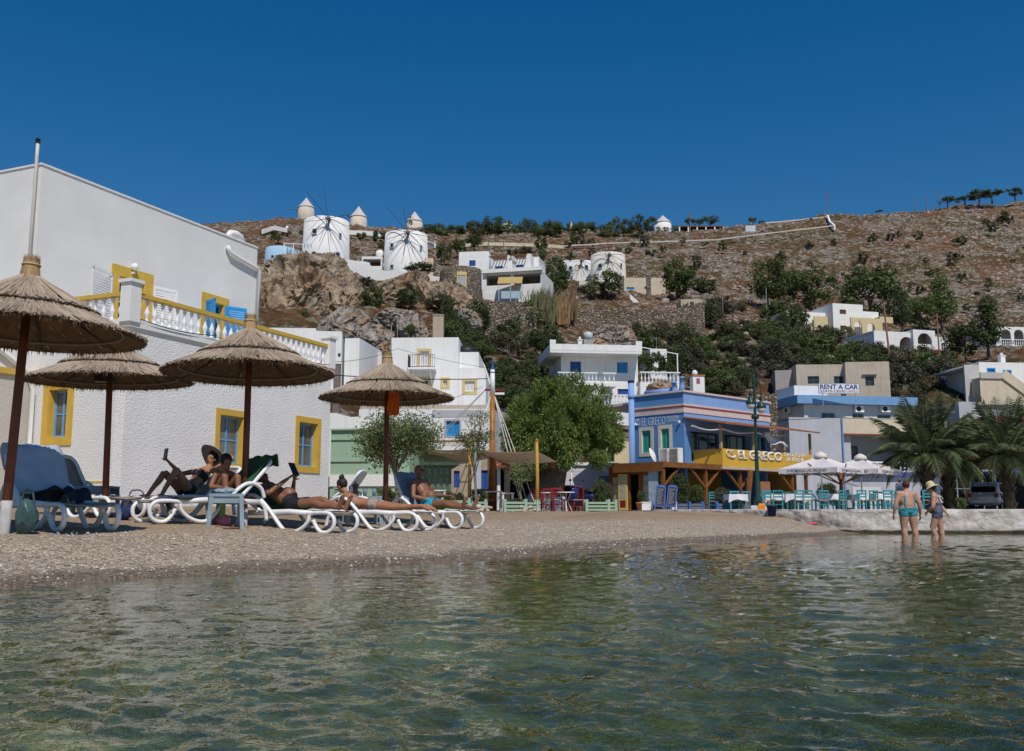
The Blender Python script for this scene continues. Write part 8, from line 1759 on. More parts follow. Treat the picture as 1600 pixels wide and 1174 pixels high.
# small trees on the beach edge
G_sprig = leaf_mat('sage_olive_leaves', (.20, .24, .10), (.08, .10, .04), .4)
def small_tree(px, Y, top, base, w, label, seed, n=3800, mat=None, leaf=.065, forks=6):
 g = random.Random(seed); p = at(px, base, Y); p.z = gz(p.x, p.y); H = at(px, top, Y).z - p.z; Wd = w * Y / F / 2; e = thing('olive_tree', label, 'tree', p); mb = MB(); tips = []; z0 = H * .38
 mb.tube(rounded([(0, 0, -.2), (.03, 0, z0 * .5), (-.03, .02, z0)], 3), .045, 8)
 for k in range(forks):
  a = 6.28 * k / forks + g.uniform(-.4, .4); rr = Wd * g.uniform(.4, .95); zt = H * g.uniform(.6, .96); m = Vector((rr * .4 * math.cos(a), rr * .4 * math.sin(a), (z0 + zt) / 2 + .1)); t = Vector((rr * math.cos(a), rr * math.sin(a), zt)); mb.tube(rounded([(-.03, .02, z0 * g.uniform(.8, 1)), m, t], 3), [.03, .028, .025, .02, .015, .01, .006], 6)
  for j in range(5): q = m.lerp(t, g.uniform(.1, 1.0)) + Vector((g.gauss(0, .3), g.gauss(0, .3), g.gauss(0, .2))) * Wd * .6; tips.append(q); mb.tube([m.lerp(t, .4), q], [.012, .004], 4)
  tips.append(t)
 mb.build('trunk', pale_bark, e); lf = MB()
 for i in range(n):
  c = tips[g.randrange(len(tips))]; q = c + Vector((g.gauss(0, 1), g.gauss(0, 1), g.gauss(0, .8))) * Wd * .2; ax = Vector((g.gauss(0, 1), g.gauss(0, 1), g.gauss(0, 1))).normalized(); sd = ax.orthogonal().normalized(); l = leaf * g.uniform(.7, 1.4); lf.add([q - ax * l * .5, q + sd * l * .22, q + ax * l * .5, q - sd * l * .22], [(0, 1, 2, 3)])
 lf.build('crown', mat or G_sprig, e)
small_tree(618, 25.5, 640, 800, 122, 'slender olive tree behind the farthest parasol', 3, 6800, leaf=.09, forks=9); small_tree(742, 35.0, 642, 798, 60, 'thin sparse tree between the left yellow pole and the mast', 6, 1900, leaf=.085); small_tree(813, 37, 712, 795, 44, 'small sparse tree under the right shade sail', 9, 1500, leaf=.08)
def wire(name, label, pts, r=.012):
 P = [at(*q) for q in pts]; o = P[0].copy(); Q = []
 for a, b_ in zip(P[:-1], P[1:]):
  for k in range(12): t = k / 12; Q.append(a.lerp(b_, t) - o + Vector((0, 0, -.25 * 4 * t * (1 - t) * (b_ - a).length / 20)))
 Q.append(P[-1] - o); MB().tube(Q, r, 5).build(name, iron, None, loc=o, label=label, cat='wire')
wire('overhead_cable', 'thick dark cable crossing the white house with ochre windows', [(480, 583, 45), (762, 592, 52)], .025); wire('overhead_cable', 'thin wire running from the terrace to the ochre balcony house', [(500, 566, 40), (620, 545, 58), (760, 575, 60)], .012); wire('overhead_cable', 'cable looping above the grey porch house', [(1205, 655, 62), (1300, 652, 66), (1400, 655, 66)], .02)
# people
def skin_mat(name, c, c2):
 if name in MATS: return MATS[name]
 m, t, p, co = newmat(name); L = t.links.new; n = nd(t, 'ShaderNodeTexNoise', Scale=7.0, Detail=5.0); L(co, n.inputs['Vector']); L(ramp(t, n.outputs[0], [(.35, c2), (.65, c)]), p.inputs['Base Color'])
 p.inputs['Roughness'].default_value = .5; p.inputs['Specular IOR Level'].default_value = .35; p.inputs['Subsurface Weight'].default_value = .08; p.inputs['Subsurface Radius'].default_value = (.02, .008, .004); MATS[name] = m; return m
tanned = skin_mat('tanned_skin', (.40, .20, .115), (.31, .145, .08)); brown_skin = skin_mat('deep_tanned_skin', (.27, .125, .07), (.20, .09, .05)); fair = skin_mat('pinkish_skin', (.50, .29, .20), (.42, .22, .145))
def V(*a): return Vector(a)
def bezlimb(mb, pts, rs, n=10, k=4):
 Q = rounded(pts, k); m = len(pts) - 1; R_ = []
 for i in range(len(Q)): t = i / k; j = min(int(t), m - 1); f = t - j; R_.append(rs[j] * (1 - f) + rs[j + 1] * f)
 mb.tube(Q, R_, n)
def hand_shapes(mb, tips, wrist, d, nrm, curl=.3, s=1.0):
 """palm + five unequal curled fingers; d = hand direction, nrm = back-of-hand normal"""
 d = d.normalized(); nrm = (nrm - d * nrm.dot(d)).normalized(); sd = d.cross(nrm); pc = wrist + d * .045 * s
 mb.tube([wrist - d * .01, pc, wrist + d * .085 * s], [.027 * s, .036 * s, .034 * s], 8, flat=.55)
 for k, (o, l, r) in enumerate(((-.030, .062, .0078), (-.010, .074, .0085), (.010, .078, .0088), (.029, .070, .0083))):
  b0 = wrist + d * .078 * s + sd * o * s; a = d - nrm * curl; c = d - nrm * (curl * 2.4 + .1); P1 = b0 + a.normalized() * l * .45 * s; P2 = P1 + c.normalized() * l * .35 * s; P3 = P2 + (c - nrm * curl).normalized() * l * .28 * s; tips.tube([b0 - d * .01, b0, P1, P2, P3], [r * s * 1.05, r * s * 1.05, r * s, r * s * .9, r * s * .7], 6)
 t0 = wrist + d * .025 * s - sd * .026 * s; tips.tube([t0, t0 + (d * .6 - sd * .8 - nrm * .3).normalized() * .035 * s, t0 + (d * .9 - sd * .75 - nrm * .4).normalized() * .068 * s], [.012 * s, .0105 * s, .008 * s], 6)
def person(name, label, loc, rz, J, skin, build=1.0, bust=0.0, belly=0.0, s=1.0, face=None, hair=None, hairm=None, garments=(), group='people on the beach', hands=(.3, .3), scale=1.0, palm=((0, 0, 1), (0, 0, 1)), hip_w=1.0):
 """J: joints in local coords: hip, chest, neck, head, sl,sr,el,er,wl,wr,hl,hr,kl,kr,al,ar,tl,tr ; face = direction the face looks"""
 J = {k: Vector(v) for k, v in J.items()}; mb = MB(); tips = MB(); B = build
 side = (J['sr'] - J['sl']).normalized(); sp = [J['hip'], J['hip'].lerp(J['chest'], .5) + V(0, 0, 0), J['chest'], J['neck']]; Q = rounded(sp, 5)
 hs = (J['hr'] - J['hl']).normalized()
 for i, q in enumerate(Q):
  t = i / (len(Q) - 1); up = (Q[min(i + 1, len(Q) - 1)] - Q[max(i - 1, 0)]).normalized(); sd = (hs.lerp(side, t)); sd = (sd - up * sd.dot(up)).normalized(); fr = up.cross(sd)
  wv = np.interp(t, [0, .18, .42, .62, .82, 1], [.155 * hip_w, .15 * hip_w, .125, .145, .15, .06]) * B; dp = np.interp(t, [0, .18, .42, .62, .82, 1], [.105, .115, .095 + belly * .6, .11, .09, .055]) * (B if B < 1.1 else B * .95)
  M3 = Matrix((sd, fr, up)).transposed(); mb.ell(q, (wv, dp, .062), 14, 8, rot=M3)
 up = (J['neck'] - J['chest']).normalized(); fr = up.cross(side).normalized(); front = Vector(face) if face else fr
 if fr.dot(J.get('fwd', front)) < 0: fr = -fr
 fwd = J.get('fwd', fr); fwd = Vector(fwd).normalized()
 if bust:
  for sg in (-1, 1): mb.ell(J['chest'] + side * .072 * sg * B + fwd * .085 * B + up * .02, (.062 * bust, .062 * bust, .06 * bust), 10, 8)
 if belly: mb.ell(J['hip'].lerp(J['chest'], .4) + fwd * .07, (.13 * B, .1 + belly * .5, .13), 12, 8)
 for sgn, a, e_, w_, hd, pl in ((-1, 'sl', 'el', 'wl', hands[0], palm[0]), (1, 'sr', 'er', 'wr', hands[1], palm[1])):
  mb.ell(J[a], (.058 * B,) * 3, 10, 8); bezlimb(mb, [J['neck'].lerp(J['chest'], .22), J['neck'].lerp(J[a], .6), J[a]], [.05, .055, .055 * B]); bezlimb(mb, [J[a], J[a].lerp(J[e_], .5), J[e_], J[e_].lerp(J[w_], .35), J[w_]], [.054 * B, .049 * B, .038 * B, .04 * B, .026])
  hand_shapes(mb, tips, J[w_], (J[w_] - J[e_]), Vector(pl), hd, s)
 for h, k_, a, t_ in (('hl', 'kl', 'al', 'tl'), ('hr', 'kr', 'ar', 'tr')):
  th, kn = J[h], J[k_]; bezlimb(mb, [th, th.lerp(kn, .35), kn.lerp(th, .12), kn], [.092 * B, .082 * B, .06 * B, .056 * B], 12); cf = (J[k_] - J[h]).normalized() + (J[k_] - J[a]).normalized(); cf = -cf.normalized() * .016 if cf.length > .2 else V(0, 0, 0)
  bezlimb(mb, [kn, kn.lerp(J[a], .3) + cf, kn.lerp(J[a], .7), J[a]], [.055 * B, .056 * B, .041 * B, .034], 10)
  ft = (J[t_] - J[a]); f = ft.normalized(); sh = (J[a] - kn).normalized(); heel = J[a] + (sh * .035 - f * .03); bezlimb(mb, [heel, J[a] + f * .06 + sh * .028, J[t_] + sh * .03 - f * .03, J[t_] + sh * .032], [.032, .036, .036, .02], 10); sdv = f.cross(sh).normalized()
  for q in range(5): o = (q - 2) * .0165; r = .0115 if q not in (0 if sdv.dot(side) > 0 else 4,) else .014; tips.tube([J[t_] + sh * .033 - f * .03 + sdv * o, J[t_] + sh * .036 + f * (.022 - abs(q - 1.5) * .004) + sdv * o], [r, r * .75], 6)
 hd = J['head']; up_h = (hd - J['neck']).normalized(); fw = Vector(face).normalized() if face else fwd; fw = (fw - up_h * fw.dot(up_h) * .6).normalized(); upv = (up_h - fw * up_h.dot(fw)).normalized(); rt = fw.cross(upv); H3 = Matrix((rt, fw, upv)).transposed()
 mb.tube([J['neck'] - up_h * .03, J['neck'].lerp(hd, .6)], [.056, .05], 10)
 hl = lambda x, y, z: hd + rt * x + fw * y + upv * z
 mb.ell(hl(0, -.012, .03), (.076, .094, .092), 16, 12, rot=H3); mb.ell(hl(0, .025, -.045), (.056, .062, .07), 12, 10, rot=H3); mb.ell(hl(0, .05, -.085), (.03, .026, .024), 8, 6, rot=H3); mb.tube([hl(0, .085, .02), hl(0, .108, -.025), hl(0, .095, -.038)], [.009, .015, .012], 8)
 mb.ell(hl(0, .082, -.062), (.026, .014, .012), 8, 6, rot=H3)
 for sg in (-1, 1): mb.ell(hl(.076 * sg, -.005, -.01), (.011, .02, .032), 8, 6, rot=H3); mb.ell(hl(.034 * sg, .068, .022), (.024, .018, .01), 8, 6, rot=H3)
 me0 = mb.mesh(name, skin); tmp = bpy.data.objects.new('tmp', me0); col.objects.link(tmp); rm = tmp.modifiers.new('r', 'REMESH'); rm.mode = 'VOXEL'; rm.voxel_size = .0115; rm.use_smooth_shade = True; sm = tmp.modifiers.new('s', 'SMOOTH'); sm.iterations = 5; sm.factor = .5
 me = bpy.data.meshes.new_from_object(tmp.evaluated_get(bpy.context.evaluated_depsgraph_get())); bpy.data.objects.remove(tmp)
 bm = bmesh.new(); bm.from_mesh(me); nb = len(bm.verts)
 tm = tips.mesh('t', skin, True); bm.from_mesh(tm); bm.to_mesh(me); bm.free(); me.materials.clear(); me.materials.append(skin); me.polygons.foreach_set('use_smooth', [True] * len(me.polygons)); me.polygons.foreach_set('material_index', [0] * len(me.polygons))
 o = link('person', me, None, loc, rz, label, 'person', group); o.scale = (scale,) * 3
 for sg in (-1, 1): MB().ell(hl(.031 * sg, .078, .012), (.013, .008, .007), 8, 6, rot=H3).build('eye', M('eye_dark', (.05, .035, .03), .3), o, True)
 MB().ell(hl(0, .094, -.063), (.022, .005, .006), 8, 6, rot=H3).build('lips', M('lips', (.28, .10, .08), .5), o, True)
 if hair:
  hb = MB(); hb.ell(hl(0, -.022, .04), (.086, .102, .10), 16, 12, rot=H3)
  hm_ = hb.mesh('hair', hairm, True); b2 = bmesh.new(); b2.from_mesh(hm_); dead = []
  for f in b2.faces:
   c = f.calc_center_median() - hd; x, y, z = c.dot(rt), c.dot(fw), c.dot(upv)
   lim = {'short': -.045, 'long': -.09, 'bald': .2, 'crop': -.02}[hair]
   if z < lim or (y > .035 and z < .075): dead.append(f)
  bmesh.ops.delete(b2, geom=dead, context='FACES')
  for v in b2.verts: v.co += (v.co - hd).normalized() * .006 * fbm(v.co.x * 40, v.co.y * 40, v.co.z * 40, 2)
  b2.to_mesh(hm_); b2.free(); ho = link('hair', hm_, o); q = ho.modifiers.new('t', 'SOLIDIFY'); q.thickness = .012
 for (gname, pred, off, gm_) in garments:
  b2 = bmesh.new(); b2.from_mesh(me); b2.normal_update(); b2.faces.ensure_lookup_table()
  kill = [f for f in b2.faces if not pred(f.calc_center_median(), J) or any(v.index >= nb for v in f.verts)]
  bmesh.ops.delete(b2, geom=kill, context='FACES')
  for v in b2.verts: v.co += v.normal * off
  gm2 = bpy.data.meshes.new(gname); b2.to_mesh(gm2); b2.free(); gm2.materials.clear(); gm2.materials.append(gm_); go = link(gname, gm2, o); q = go.modifiers.new('t', 'SOLIDIFY'); q.thickness = .004; q.offset = 1
 o['_hd'] = 0; del o['_hd']
 return o, hl, H3
def along(c, a, b_): d = b_ - a; return (c - a).dot(d) / d.dot(d)
def trunks(leg=.45, top=.30):
 def f(c, J):
  t = along(c, J['hip'], J['chest'])
  if (c - J['hip']).length < .17 and t < top: return True
  for h, k in (('hl', 'kl'), ('hr', 'kr')):
   a = along(c, J[h], J[k]); q = J[h].lerp(J[k], max(0, min(1, a)))
   if -.2 < a < leg and (c - q).length < .15 and t < top: return True
  return False
 return f
def briefs(c, J):
 t = along(c, J['hip'], J['chest'])
 if not (-.45 < t < .2): return False
 for h, k in (('hl', 'kl'), ('hr', 'kr')):
  if along(c, J[h], J[k]) > .16: return False
 return (c - J['hip']).length < .24
def bra(c, J):
 t = along(c, J['hip'], J['chest']); s = (J['sr'] - J['sl']).normalized(); return .78 < t < 1.12 and abs((c - J['chest']).dot(s)) < .17 and (c - J['chest']).length < .2
black_swim = M('black_swimwear', (.015, .015, .02), .7); turq = M('turquoise_trunks', (.03, .42, .55), .7, .2, 9, c2=(.02, .25, .42)); floral = M('floral_bikini', (.55, .48, .42), .7, .5, 40, c2=(.12, .09, .07)); tealprint = M('teal_print_swimsuit', (.05, .42, .50), .6, .5, 9, c2=(.015, .05, .09)); navyprint = M('navy_print_swimsuit', (.018, .022, .05), .7, .5, 26, c2=(.16, .17, .22)); shirt_blue = M('pale_blue_shirt', (.40, .55, .72), .85, .08, 8); dark_hair = M('dark_brown_hair', (.028, .018, .013), .6, .4, 30, .5, 80, .005); red_hair = M('auburn_hair', (.085, .03, .02), .6, .4, 30, .5, 80, .005); grey_hair = M('grey_hair', (.35, .34, .33), .6, .3, 30); short_grey = M('charcoal_shorts', (.06, .06, .07), .8)
def L_of(o): return o.location.copy(), o.rotation_euler.z
lo, rz = L_of(L3b)
J = dict(hip=(.98, 0, .44), chest=(.72, 0, .66), neck=(.56, 0, .82), head=(.50, .01, .97), sl=(.60, .17, .77), sr=(.60, -.17, .77), el=(.34, .34, .98), wl=(.42, .12, 1.08), er=(.86, -.34, .72), wr=(1.10, -.34, .90), hl=(1.0, .09, .42), hr=(1.0, -.09, .42), kl=(1.34, .14, .76), kr=(1.36, -.12, .72), al=(1.58, .14, .37), ar=(1.66, -.1, .36), tl=(1.74, .16, .335), tr=(1.82, -.1, .33), fwd=(.6, 0, .8))
P1, hl1, H1 = person('person', 'reclining woman in black bikini and wide grey hat holding up a tablet', lo, rz, J, tanned, .98, .95, .0, 1, (.75, .12, .1), 'long', dark_hair, [('bikini_bottom', briefs, .005, black_swim), ('bikini_top', bra, .005, black_swim)], palm=((0, 0, 1), (-.6, 0, .6)))
def hat(parent_o, hl, H3, mat, r=.2, tall=.09, label='', tilt=0, band=None):
 mb = MB(); n = 28; prof = [(.0, tall + .03), (.05, tall + .028), (.082, tall), (.095, .03), (.1, .0), (r * .7, -.012), (r, -.045), (r * .99, -.052), (.1, -.012)]
 c = hl(0, -.02, .075); vs = []
 for q, z in prof:
  for k in range(n): a = 6.2832 * k / n; w = 1 + .05 * math.sin(3 * a) * (q > .12); vs.append(c + H3 @ (Matrix.Rotation(tilt, 3, 'X') @ Vector((q * math.cos(a) * w, q * math.sin(a) * w * 1.05, z + .02 * math.sin(2 * a + 1) * (q > .12)))))
 mb.add(vs, [(i * n + k, i * n + (k + 1) % n, (i + 1) * n + (k + 1) % n, (i + 1) * n + k) for i in range(len(prof) - 1) for k in range(n)])
 return mb.build('sun_hat', mat, None, True, loc=parent_o.location, rz=parent_o.rotation_euler.z, label=label, cat='hat')
hat(P1, hl1, H1, M('grey_felt_hat', (.26, .23, .23), .9, .15, 8), .24, .09, 'wide grey sun hat on the reclining woman', .75)
def tablet(lo, rz, c, d, up, label, w=.15, h=.22):
 d, up = Vector(d).normalized(), Vector(up).normalized(); s = d.cross(up).normalized(); up = s.cross(d); mb = MB(); f = lambda x, y, z: Vector(c) + s * x + d * y + up * z
 e = thing('tablet', label, 'tablet', lo, rz); MB().box((-w / 2, -.006, -h / 2), (w / 2, .006, h / 2), mp=f).build('case', M('black_case', (.015, .015, .018), .4), e); MB().box((-w / 2 + .012, .0065, -h / 2 + .015), (w / 2 - .012, .0085, h / 2 - .015), mp=f).build('screen', M('screen_dark', (.03, .035, .045), .1), e)
tablet(lo, rz, (1.16, -.36, 1.03), (-.9, .3, -.1), (-.1, 0, 1), 'black tablet held up by the hatted woman', .15, .2)
lo, rz = L_of(L3)
J = dict(hip=(.76, -.12, .43), chest=(.76, -.10, .60), neck=(.76, -.04, .73), head=(.76, .0, .87), sl=(.63, -.05, .70), sr=(.89, -.05, .70), el=(.54, .03, .52), er=(.99, .03, .52), wl=(.66, .24, .50), wr=(.86, .25, .50), hl=(.69, -.1, .42), hr=(.83, -.1, .42), kl=(.66, .20, .68), kr=(.86, .20, .68), al=(.67, .27, .36), ar=(.86, .27, .36), tl=(.66, .42, .335), tr=(.87, .42, .335), fwd=(0, 1, 0))
P2, hl2, H2 = person('person', 'child with short brown hair hugging drawn up knees on a lounger', lo, rz, J, brown_skin, .84, 0, 0, .85, (0, 1, -.35), 'short', dark_hair, [('swim_shorts', trunks(.3, .25), .006, short_grey)], palm=((0, .3, 1), (0, .3, 1)))
lo, rz = L_of(L4)
J = dict(hip=(1.02, 0, .44), chest=(.74, 0, .60), neck=(.57, 0, .73), head=(.45, 0, .84), sl=(.60, .19, .68), sr=(.60, -.19, .68), el=(.80, .30, .56), er=(.80, -.30, .60), wl=(.98, .09, .80), wr=(.98, -.07, .82), hl=(1.04, .1, .42), hr=(1.04, -.1, .42), kl=(1.44, .16, .50), kr=(1.46, -.12, .46), al=(1.80, .20, .38), ar=(1.90, -.14, .38), tl=(1.87, .24, .56), tr=(1.98, -.17, .56), fwd=(.45, 0, .9))
P3, hl3, H3_ = person('person', 'man in black shorts lying back and holding a tablet above his chest', lo, rz, J, brown_skin, 1.06, 0, .03, 1, (.8, 0, .25), 'crop', dark_hair, [('swim_shorts', trunks(.5, .3), .008, black_swim)], palm=((-.5, .8, 0), (-.5, -.8, 0)), hands=(.5, .5))
tablet(lo, rz, (1.02, .01, .96), (-.85, 0, -.45), (.25, 0, 1), 'dark tablet in the hands of the man lying on the lounger', .15, .22)
lo, rz = L_of(L5)
J = dict(hip=(1.02, 0, .44), chest=(.64, 0, .48), neck=(.44, .0, .63), head=(.33, .02, .76), sl=(.50, -.17, .57), sr=(.50, .17, .57), el=(.36, -.26, .36), er=(.34, .24, .37), wl=(.16, -.12, .37), wr=(.10, .22, .52), hl=(1.06, -.09, .43), hr=(1.06, .09, .43), kl=(1.48, -.12, .40), kr=(1.48, .12, .40), al=(1.90, -.12, .42), ar=(1.88, .16, .42), tl=(2.06, -.12, .36), tr=(2.02, .20, .34), fwd=(0, 0, -1))
P4, hl4, H4 = person('person', 'woman with dark hair bun lying on her stomach in a floral bikini', lo, rz, J, tanned, .95, .7, .0, 1, (-1, .25, -.1), 'long', dark_hair, [('bikini_bottom', briefs, .006, floral), ('bikini_top', lambda c, J: .86 < along(c, J['hip'], J['chest']) < .96 and (c - J['chest']).length < .2, .004, floral)], palm=((0, 0, 1), (-.3, 0, .9)), hip_w=1.08)
MB().ell(hl4(0, -.06, .14), (.05, .05, .045), 12, 8).ell(hl4(.01, -.075, .165), (.03, .03, .03), 10, 6).build('hair_bun', dark_hair, P4, True)
lo, rz = L_of(L6)
J = dict(hip=(.96, 0, .45), chest=(.80, 0, .72), neck=(.70, 0, .92), head=(.69, 0, 1.08), sl=(.72, .2, .86), sr=(.72, -.2, .86), el=(.82, .34, .62), er=(.84, -.33, .60), wl=(1.06, .40, .62), wr=(1.04, -.16, .54), hl=(.99, .1, .43), hr=(.99, -.1, .43), kl=(1.42, .15, .47), kr=(1.42, -.13, .47), al=(1.84, .14, .38), ar=(1.84, -.16, .38), tl=(1.92, .17, .57), tr=(1.91, -.2, .57), fwd=(.87, 0, .45))
P5, hl5, H5 = person('person', 'man in turquoise trunks and sunglasses sitting up on the farthest lounger', lo, rz, J, brown_skin, 1.06, 0, .02, 1, (1, .05, -.05), None, None, [('swim_trunks', trunks(.42, .32), .01, turq)], palm=((0, 0, 1), (0, 0, 1)))
sg = MB();
for s in (-1, 1): sg.ell(hl5(.034 * s, .092, .014), (.03, .008, .02), 10, 6, rot=H5); sg.bar(hl5(.062 * s, .085, .018), hl5(.082 * s, -.01, .015), .006)
sg.bar(hl5(-.01, .098, .018), hl5(.01, .098, .018), .006); sg.build('sunglasses', M('black_lens', (.01, .01, .012), .1), None, True, loc=lo, rz=rz, label='black sunglasses on the man in turquoise trunks', cat='sunglasses')
def wader(px, d, label, J, skin, build, face, hair, hairm, garments, rz, bust, belly, zf, sc_=1.0, hip_w=1.15):
 p = at(px, 838, d); p.z = zf; return person('person', label, p, rz, J, skin, build, bust, belly, 1, face, hair, hairm, garments, 'women wading by the sea wall', scale=sc_, palm=((-1, 0, 0), (1, 0, 0)), hip_w=hip_w)
def suit_lowback(c, J):
 t = along(c, J['hip'], J['chest']); s = (J['sr'] - J['sl']).normalized(); x = (c - J['hip']).dot(s)
 for h, k in (('hl', 'kl'), ('hr', 'kr')):
  if along(c, J[h], J[k]) > .20: return False
 for a, e_ in (('sl', 'el'), ('sr', 'er')):
  q = J[a].lerp(J[e_], max(0, min(1, along(c, J[a], J[e_])))) ;
  if (c - q).length < .075 and t < 1.2: return False
  q = J[e_].lerp(J['w' + e_[1]], max(0, min(1, along(c, J[e_], J['w' + e_[1]]))));
  if (c - q).length < .085: return False
 back = (c - J['hip'].lerp(J['chest'], t)).dot(J['fwd']) < .02
 if -.6 < t < .32: return True
 if not back and t < 1.15: return True
 return back and .3 < t < 1.45 and .10 < abs(x) < .135
def suit(c, J):
 t = along(c, J['hip'], J['chest']); s = (J['sr'] - J['sl']).normalized(); x = abs((c - J['hip']).dot(s))
 for h, k in (('hl', 'kl'), ('hr', 'kr')):
  if along(c, J[h], J[k]) > .30: return False
 for a, e_ in (('sl', 'el'), ('sr', 'er')):
  q = J[a].lerp(J[e_], max(0, min(1, along(c, J[a], J[e_]))))
  if (c - q).length < .07 and t < 1.25: return False
  q = J[e_].lerp(J['w' + e_[1]], max(0, min(1, along(c, J[e_], J['w' + e_[1]]))))
  if (c - q).length < .085: return False
 if -.7 < t < .95: return True
 return t < 1.5 and (.07 < x < .12)
J = dict(hip=(0, 0, .86), chest=(-.01, .0, 1.13), neck=(-.01, .02, 1.33), head=(.0, .05, 1.47), sl=(-.20, .02, 1.28), sr=(.20, .02, 1.27), el=(-.30, .0, 1.03), er=(.29, -.02, 1.02), wl=(-.33, .06, .80), wr=(.34, .06, .79), hl=(-.10, 0, .84), hr=(.10, 0, .84), kl=(-.11, .03, .47), kr=(.13, .0, .47), al=(-.10, -.01, .08), ar=(.19, -.04, .08), tl=(-.11, .14, .03), tr=(.22, .11, .03), fwd=(0, 1, 0))
P6, *_ = wader(1421, 23.4, 'stout woman in teal low backed swimsuit wading, seen from behind', J, fair, 1.32, (.0, 1, -.1), 'short', red_hair, [('swimsuit', suit_lowback, .006, tealprint)], R(6), .9, .05, -.30)
J = dict(hip=(0, 0, .84), chest=(-.03, .0, 1.08), neck=(-.06, .0, 1.27), head=(-.11, .0, 1.40), sl=(-.06, -.16, 1.21), sr=(-.03, .17, 1.20), el=(-.10, -.24, .97), er=(.10, .24, .98), wl=(-.22, -.10, .86), wr=(.20, .16, .84), hl=(.0, -.09, .82), hr=(.0, .09, .82), kl=(-.14, -.10, .45), kr=(.06, .10, .45), al=(-.02, -.1, .08), ar=(.10, .10, .08), tl=(-.18, -.12, .03), tr=(-.05, .12, .03), fwd=(-1, 0, 0))
P7, hl7, H7 = wader(1467, 23.4, 'woman in navy printed swimsuit and straw hat wading beside the sea wall', J, fair, 1.2, (-1, .2, -.2), 'short', dark_hair, [('swimsuit', suit, .006, navyprint)], R(-22), .9, .04, -.30)
hat(P7, hl7, H7, M('straw_hat', (.62, .50, .30), .85, .15, 20, .3, 60, .004), .17, .09, 'cream straw sun hat of the wading woman', -.15)
J = dict(hip=(0, 0, .92), chest=(0, .0, 1.22), neck=(0, .0, 1.44), head=(0, .01, 1.60), sl=(-.21, 0, 1.38), sr=(.21, 0, 1.38), el=(-.28, .02, 1.1), er=(.28, .02, 1.1), wl=(-.26, .14, .88), wr=(.26, .14, .88), hl=(-.1, 0, .9), hr=(.1, 0, .9), kl=(-.11, .02, .5), kr=(.11, .02, .5), al=(-.11, 0, .09), ar=(.12, 0, .09), tl=(-.13, .16, .04), tr=(.14, .16, .04), fwd=(0, 1, 0))
def shirt(c, J):
 t = along(c, J['hip'], J['chest'])
 for a, e_ in (('sl', 'el'), ('sr', 'er')):
  q = along(c, J[a], J[e_]); f = J[a].lerp(J[e_], max(0, min(1, q)))
  if (c - f).length < .09 and q > .6: return False
  q = J[e_].lerp(J['w' + e_[1]], max(0, min(1, along(c, J[e_], J['w' + e_[1]]))))
  if (c - q).length < .09: return False
 return -.1 < t < 1.75 and (c - J['head']).length > .14
p = qp(1408, 52.5); P8, *_ = person('person', 'grey haired man in pale blue shirt standing behind the wading women', p, R(30), J, fair, 1.1, 0, .03, 1, (0, 1, 0), 'crop', grey_hair, [('shirt', shirt, .018, shirt_blue), ('shorts', trunks(.9, .2), .02, short_grey)], 'people on the quay')
# towels, bags and small things
def draped(name, label, lo, rz, rows, mat, cat='towel', fold=.012, scale=1.0):
 """cloth through cross rows: each row = (x, z, halfwidth, ycentre)"""
 m = 12; vs = []; R_ = rounded([(x, yc, z) for x, z, w_, yc in rows], 4); W_ = np.interp(np.linspace(0, len(rows) - 1, len(R_)), range(len(rows)), [r[2] for r in rows])
 for i, (q, w_) in enumerate(zip(R_, W_)):
  for j in range(m + 1): t = j / m - .5; vs.append((q.x + fold * math.sin(9 * t + i * .5), q.y + t * 2 * w_, q.z + fold * math.sin(14 * t + i * .9) + fold * .6 * math.sin(i * 1.3)))
 o = MB().add(vs, [(i * (m + 1) + j, (i + 1) * (m + 1) + j, (i + 1) * (m + 1) + j + 1, i * (m + 1) + j + 1) for i in range(len(R_) - 1) for j in range(m)]).build(name, mat, None, True, loc=lo, rz=rz, label=label, cat=cat); q = o.modifiers.new('t', 'SOLIDIFY'); q.thickness = .01; return o
def backrow(back, ts, w_, off=.03): c, s = math.cos(back), math.sin(back); return [(.72 - t * c + off * s, .31 + t * s + off * c, w_, 0) for t in ts]
lo, rz = L_of(L1); bt = M('pale_blue_towel', (.42, .48, .57), .95, .12, 5, .4, 90, .006); c, s = math.cos(R(58)), math.sin(R(58))
draped('towel', 'pale blue towel covering the backrest of the nearest lounger', lo, rz, backrow(R(58), (.12, .35, .6, .82), .36, .045) + [(.72 - .9 * c, .31 + .88 * s, .34, 0), (.72 - .9 * c - .06, .31 + .8 * s, .34, 0), (.72 - .62 * c - .09, .31 + .5 * s, .33, 0)], bt)
drk = M('dark_cloth', (.03, .035, .045), .9, .4, 6)
draped('garment', 'dark shirt slung on the armrest of the nearest lounger', lo, rz, [(.75, .36, .2, .0), (.78, .48, .22, .1), (.95, .5, .2, .22), (1.08, .42, .16, .28), (1.12, .33, .12, .3)], drk, 'shirt', .03)
def bag(name, label, p, rz, r, mat, cat='bag', strap=True, seed=1):
 e = thing(name, label, cat, p, rz); me = boulder(None, r, seed, 4, .12)
 for v in me.vertices: v.co.z += r[2] * .95
 me.materials.append(mat); me.polygons.foreach_set('use_smooth', [True] * len(me.polygons)); link('body', me, e)
 if strap: MB().tube(rounded([(-r[0] * .5, 0, r[2] * 1.7), (-r[0] * .3, 0, r[2] * 2.4), (r[0] * .3, 0, r[2] * 2.4), (r[0] * .5, 0, r[2] * 1.7)], 4), .012, 6).build('handle', mat, e, True)
 return e
gp = M('green_water_bag', (.05, .10, .10), .35, .3, 6); bag('beach_bag', 'dark green glossy bag at the foot of the nearest parasol', ground(40, 832, 10.4), .3, (.13, .10, .19), gp, seed=41)
